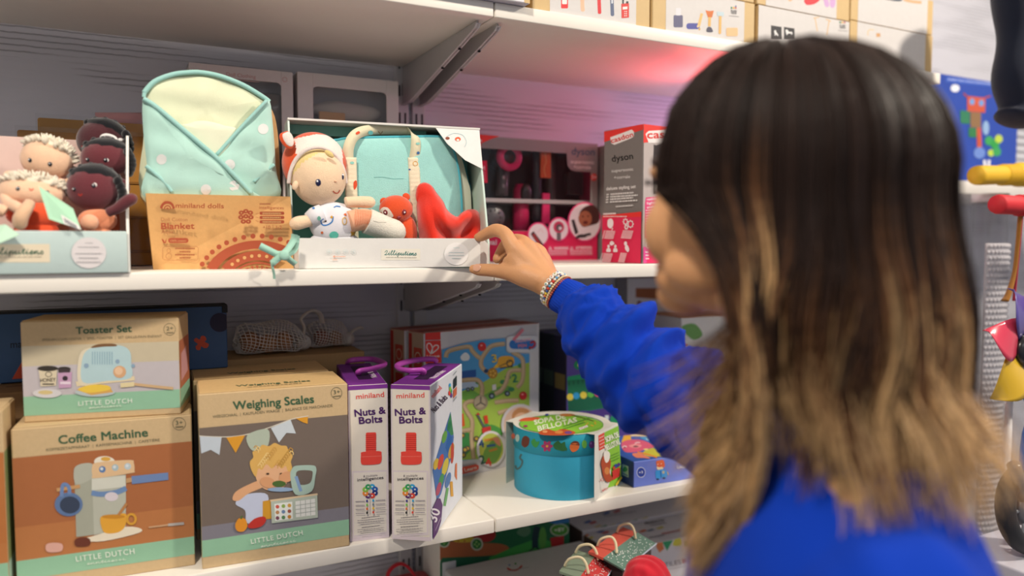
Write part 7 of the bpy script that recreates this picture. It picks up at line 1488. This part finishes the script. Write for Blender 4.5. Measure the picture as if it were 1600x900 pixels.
def sleeve(path, rad, folds, name, seg=56, sub=14, upv=None):
    P = smooth(path, sub); n = len(P); R_ = []
    for i in range(n):
        t = i / (n - 1) * (len(rad) - 1); k = min(int(t), len(rad) - 2); f_ = t - k; f_ = f_ * f_ * (3 - 2 * f_); R_.append(rad[k] * (1 - f_) + rad[k + 1] * f_)
    S_ = [0]
    for i in range(1, n): S_.append(S_[-1] + (P[i] - P[i - 1]).length)
    b = MB(); vs = []; fs = []; prev = Vector(upv) if upv else None
    for i, p in enumerate(P):
        t = (P[min(i + 1, n - 1)] - P[max(i - 1, 0)]).normalized()
        a = prev if prev is not None else Vector((0, 0, 1)); u = (a - t * a.dot(t)).normalized(); prev = u; v = t.cross(u)
        for k in range(seg):
            th = 2 * pi * k / seg; g = 0
            for (s0, sl, ph, wd, am, ext, ec) in folds:
                dth = (th - ec + pi) % (2 * pi) - pi; x = (S_[i] - s0 - sl * sin(th - ph)) / wd
                g += 1.1 * am * (exp(-x * x) - .9 * exp(-(x - 1.35) ** 2 * 2.2)) * exp(-(dth / ext) ** 2)
            o_ = u * cos(th) + v * sin(th); nz = noise.noise(p * 22 + o_ * 1.3) * .0022; q_ = Vector((S_[i] * 28 + 1.4 * sin(th + S_[i] * 9), cos(th) * 1.5, sin(th) * 1.5)); nz += .0048 * (max(0, 1 - 2.4 * abs(noise.noise(q_))) ** 2) - .0028 * max(0, 1 - 5 * abs(noise.noise(q_ + Vector((.35, 0, 0))))) ** 2
            vs.append(p + (u * cos(th) + v * sin(th)) * (R_[i] + g + nz))
    for i in range(n - 1):
        for k in range(seg): fs.append([i * seg + k, i * seg + (k + 1) % seg, (i + 1) * seg + (k + 1) % seg, (i + 1) * seg + k])
    e0, e1 = len(vs), len(vs) + 1
    if name is None:
        vs += [P[0].copy(), P[-1].copy()]; fs += [[k, e0, (k + 1) % seg] for k in range(seg)] + [[(n - 1) * seg + k, (n - 1) * seg + (k + 1) % seg, e1] for k in range(seg)]
    b.add(vs, fs, BLU, 'jersey', True)
    if name: part(name, b, root)
    return b
rs = random.Random(5)
fold = [(.035, .012, .3, .012, .007, 1.6, 0.2), (.062, .02, .8, .011, .0075, 1.5, .6), (.092, .026, -.3, .012, .0085, 1.7, -.2), (.118, .03, .5, .012, .009, 1.8, .5), (.15, .028, .0, .013, .009, 1.7, 0), (.182, .034, .7, .014, .009, 1.7, .3), (.215, .03, -.2, .014, .009, 1.8, -.4), (.25, .03, .3, .016, .008, 2, .0), (.075, -.03, 1.6, .012, .006, 1.2, 2.2), (.13, -.03, 1.9, .013, .0065, 1.2, 2.4), (.19, -.03, 1.7, .014, .007, 1.3, 2.2), (.10, .03, 3.6, .012, .005, 1.2, 4.2), (.16, .03, 3.7, .012, .006, 1.2, 4.2)]
sp = [atd(899, 473, .997), atd(912, 486, .987), atd(934, 511, .965), atd(971, 548, .935), atd(1017, 597, .898), atd(1067, 628, .865), atd(1130, 660, .828), SHR - ZZ * .004, SHR - TR * .06 - ZZ * .01]
sleeve(sp, [.0262, .0385, .0445, .0555, .0585, .0590, .063, .070, .066], fold, 'sleeve', upv=(0, 0, 1))
def cuff(p0, p1, r0, r1, seg=120):
    b = MB(); vs = []; fs = []; t = (p1 - p0).normalized(); u = Vector((0, 0, 1)); u = (u - t * u.dot(t)).normalized(); v = t.cross(u); n = 14
    prof = [(0, -.004), (0, -.001), (.02, .0006)] + [(i / n, 0) for i in range(1, n + 1)]
    for s_, dr in prof:
        for k in range(seg):
            th = 2 * pi * k / seg; rr = r0 + (r1 - r0) * s_ + dr + (.0007 * (1 if k % 3 == 0 else -.35) if dr > -.003 else 0) + .0012 * sin(3 * th + s_ * 4)
            vs.append(p0 + (p1 - p0) * s_ + (u * cos(th) + v * sin(th)) * rr)
    for i in range(len(prof) - 1):
        for k in range(seg): fs.append([i * seg + k, i * seg + (k + 1) % seg, (i + 1) * seg + (k + 1) % seg, (i + 1) * seg + k])
    b.add(vs, fs, '#173fb4', 'jersey', True); part('cuff', b, root, 'ribbed blue cuff')
cuff(atd(877, 459.5, 1.012), atd(901, 475, .995), .0230, .0262)
lf = [(.06, .02, .3, .02, .006, 2, 0), (.12, .03, 1, .02, .007, 2, 1), (.2, .03, .2, .02, .008, 2, .5), (.25, .03, 0, .02, .009, 2, 0), (.3, .03, .5, .02, .008, 2, 1), (.38, .03, .5, .02, .007, 2, 1)]
lsl = sleeve([SHL + TR * .07 - ZZ * .012, SHL + TR * .03 + ZZ * .0, SHL + ZZ * .002 - TR * .012, SHL + Vector((-.014, -.01, -.12)), LE + Vector((0, -.008, 0)), (LE + LH) / 2 + Vector((-.01, .0, -.012)), LH - d * .035], [.055, .062, .063, .060, .056, .05, .034], lf, None, upv=(0, 1, 0))
sh = MB(); sh.add(torso.v + lsl.v, torso.f + [[len(torso.v) + k for k in f] for f in lsl.f], BLU, 'jersey', True)
sh = fuse(sh, .0045, 14, srgb(BLU), .5); part('sweatshirt', sh, root, 'royal blue sweatshirt')
cuff(LH - d * .0, LH - d * .038, .026, .033)
b = MB(); b.tube([N0 - TF * .012 + TR * (cos(a) * .064) + TF * (sin(a) * .060) + ZZ * (1.323 - .012 * max(0, -sin(a))) for a in [2 * pi * i / 48 for i in range(48)]], .0075, '#10359e', 'jersey', 10, closed=True); part('collar', b, root)
# --- trousers and shoes (below the picture)
b = MB()
for s_ in (-1, 1):
    hp2 = N0 + TR * .085 * s_; b.tube(smooth([hp2 + ZZ * .86, hp2 + ZZ * .75, hp2 + ZZ * .45, hp2 - TF * .01 + ZZ * .06], 5), lambda t: .088 - .04 * t, '#2a3350', 'cloth', 26)
b.lathe([(.02, .93), (.15, .92), (.155, .84), (.14, .78), (.05, .74)], (N0.x, N0.y, 0), '#2a3350', 'cloth', 40, sx=1, sy=.9); part('trousers', b, root)
for s_ in (-1, 1):
    b = MB(); q = N0 + TR * .085 * s_ + TF * .06 + ZZ * .045; b.ell(q, (.045, .125, .045), '#d8d6d4', 'rubber', Matrix((TR, TF, ZZ)).transposed(), 26, 16, fn=lambda d: 1 if d.z > -.9 else .98); b.ell(q - ZZ * .036, (.047, .13, .0095), '#f0efec', 'rubber', Matrix((TR, TF, ZZ)).transposed(), 26, 8); part('shoe', b, root)

# --- bracelets
cw = atd(877, 459.5, 1.012); ax = (WR - cw).normalized()
def bead_ring(off, r0, rb, cols, name, label, tilt=0.0, step=1.9):
    c = cw + ax * off; u = (ZZ - ax * ax.z).normalized(); v = ax.cross(u); n = int(2 * pi * r0 / (rb * step)); b = MB(); rr = random.Random(int(off * 1e5))
    for i in range(n):
        th = 2 * pi * i / n; p = c + (u * cos(th) + v * sin(th)) * r0 + ax * tilt * cos(th + .6)
        o_ = (u * cos(th) + v * sin(th)); col = cols[rr.randrange(len(cols))]
        q = rotx(o_, ax); b.ell(p, (rb, rb, rb * .72 if rb > .0024 else rb), col, 'gloss', q, 12, 8)
        if rb > .0024: b.ell(p + o_ * rb * .62, (rb * .45, rb * .45, rb * .2), rr.choice(['#5a9a8a', '#8a8f94', '#d0805a', '#6a8ac0', '#9aa04a']), 'gloss', q, 8, 6)
    o = part(name, b, root, label); o['kind'] = 'stuff' if False else 'part'; del o['kind']
bead_ring(.0148, .0232, .0031, ['#ece8e0', '#e6e2da', '#f0ece4'], 'bracelet', 'bracelet of round white letter beads', .003)
bead_ring(.0100, .0236, .0020, ['#e9e4d8', '#4fa0d0', '#d8402f', '#dfc23a', '#e9e4d8', '#2a3f8a', '#e6e0d2', '#d87a4a', '#3a5fa0'], 'bracelet', 'bracelet of small mixed coloured beads', .002)
bead_ring(.0066, .0238, .0017, ['#e6d9b8', '#e0cfa0', '#d9c8a8'], 'bracelet', 'bracelet of small cream beads', .001)
bead_ring(.0035, .0240, .0017, ['#a8482f', '#9a3f2a', '#b5543a'], 'bracelet', 'bracelet of rust red beads', .0)

# --- hair
hr = random.Random(21); HB0 = HC + ZZ * .006 - HF * .018
def hdir(a): return HF * cos(a) + HL * sin(a)
def rh(a): ca, sa = cos(a), sin(a); return 1 / sqrt((ca / (.092 if ca > 0 else .106)) ** 2 + (sa / .083) ** 2)
def sm(x): x = max(0, min(1, x)); return x * x * (3 - 2 * x)
def strand(a, ph0, off, zend, n, wv, flick, free=False):
    """a: azimuth from the face (+ = her left); combed off the face towards the sides, then falling"""
    s_ = 1 if a >= 0 else -1; aa = abs(a); pts = []
    a1 = max(aa, radians(76) + aa * .14) if aa < radians(88) and not free else aa
    z0 = HB0.z; m = 9
    for i in range(m):
        t = i / (m - 1); ph = ph0 + (radians(97) - ph0) * t
        az = aa + (a1 - aa) * sm(max(0, (ph - radians(30)) / radians(62)))
        az = s_ * az; R_ = rh(az) * (1 + off * (.55 + .45 * sin(ph))); sq = sin(ph) ** .9
        pts.append(HB0 + hdir(az) * R_ * sq + ZZ * (.096 * (1 + off * .5) * cos(ph)))
    p = pts[-1]; az = s_ * a1; h = hdir(az); z1 = p.z; k = n - m
    fr = max(0, 1 - (a1 - radians(88)) / radians(28)); bk = max(0, (a1 - radians(125)) / radians(55))
    for i in range(1, k + 1):
        t = i / k; z = z1 + (zend - z1) * t
        out = .010 * sm(t * 1.6) - .016 * sm((t - .35) / .65) * (1 - .3 * bk) + flick * sm((t - .72) / .28) * .030 + .012 * bk * sm(t * 1.3)
        w_ = wv[0] * sin(wv[1] * t + wv[2]) * sm(t * 1.5)
        pts.append(Vector((p.x, p.y, z)) + h * out + HF * fr * (-.042 * sin(pi * min(1, t * .95)) + .006 * sm((t - .6) / .4)) + hdir(az + pi / 2) * w_)
    return pts
DK, MD, BL_ = Vector(srgb('#2a1d19')), Vector(srgb('#6e4a30')), Vector(srgb('#d4ad7c'))
def hcol(z, j, tone):
    t = sm((1.452 - z + j) / .15)
    c = DK.lerp(MD, min(1, t * 2)) if t < .5 else MD.lerp(BL_, (t - .5) * 2)
    return tuple(c * tone)
def zend_of(a):
    a = abs(a)
    if a < radians(90): return 1.240
    if a < radians(108): return 1.240 + (1.322 - 1.240) * (a - radians(90)) / radians(18)
    if a < radians(150): return 1.322 - .034 * max(0, a - radians(120)) / radians(30)
    return 1.285
hb = MB(); NP = 22; SEG = 3
def add_strand(P, r0, j, tone):
    n = len(P); vs = []; fs = []; cl = []; prev = Vector((0.3, .2, .9))
    for i, p in enumerate(P):
        t = (P[min(i + 1, n - 1)] - P[max(i - 1, 0)]).normalized(); u = prev - t * prev.dot(t)
        u = u.normalized() if u.length > 1e-6 else t.orthogonal().normalized(); prev = u; v = t.cross(u); x = i / (n - 1); r = r0 * (1 - .72 * max(0, (x - .55) / .45) ** 1.5)
        for k in range(SEG): th = 2 * pi * k / SEG; vs.append(p + (u * cos(th) + v * sin(th)) * r)
    for i in range(n - 1):
        c = hcol(P[i].z, j, tone)
        for k in range(SEG): fs.append([i * SEG + k, i * SEG + (k + 1) % SEG, (i + 1) * SEG + (k + 1) % SEG, (i + 1) * SEG + k]); cl.append(c)
    hb.add(vs, fs, cl, 'hair', True)
for lock in range(820):
    a = radians(hr.uniform(-180, 180)); ph0 = radians(hr.uniform(4, 46))
    if hr.random() < .45: a = radians(hr.uniform(8, 100))
    lo = hr.uniform(-.01, .13) ; j0 = hr.gauss(0, .042); tone = hr.uniform(.5, 1.4); wv = (hr.uniform(.002, .010), hr.uniform(3, 9), hr.uniform(0, 6.3)); ze = zend_of(a) + hr.gauss(0, .017); fl = hr.gauss(.2, .5) + (.55 if abs(a) > radians(140) else 0)
    if abs(a) < radians(100): fl = hr.gauss(-.1, .25)
    for q in range(7):
        P = strand(a + hr.gauss(0, .045), max(.03, ph0 + hr.gauss(0, .05)), lo + hr.gauss(0, .012), ze + hr.gauss(0, .010), NP, (wv[0] + hr.gauss(0, .0006), wv[1] + hr.gauss(0, .25), wv[2] + hr.gauss(0, .2)), fl + hr.gauss(0, .12))
        add_strand(P, .00092, j0 + hr.gauss(0, .01), tone * hr.uniform(.9, 1.1))
for i in range(130):  # loose wisps at the face
    a = radians(hr.uniform(58, 82)); P = strand(a, radians(hr.uniform(8, 30)), hr.uniform(.08, .2), hr.uniform(1.27, 1.36), NP, (hr.uniform(.002, .006), hr.uniform(3, 6), hr.uniform(0, 6)), hr.gauss(0, .4), True); P = [p + HF * .010 * sm((1.52 - p.z) / .12) for p in P]; add_strand(P, .0007, hr.gauss(.0, .03), 1.0)
# inner layer that closes the gaps between locks
for s_ in (1, -1):
    A_ = [s_ * radians(x) for x in ([6 + 3.5 * i for i in range(51)])]; vs = []; fs = []; cl = []
    S_ = [strand(a, .02, -.035, zend_of(a) + .012, NP, (0, 1, 0), 0) for a in A_]
    for P in S_: vs += P
    for i in range(len(A_) - 1):
        for k in range(NP - 1): fs.append([i * NP + k, i * NP + k + 1, (i + 1) * NP + k + 1, (i + 1) * NP + k]); cl.append(hcol(S_[i][k].z, -.03, .75))
    hb.add(vs, fs, cl, 'hair', True)
part('hair', hb, root, 'shoulder length hair, dark brown fading to blonde tips')
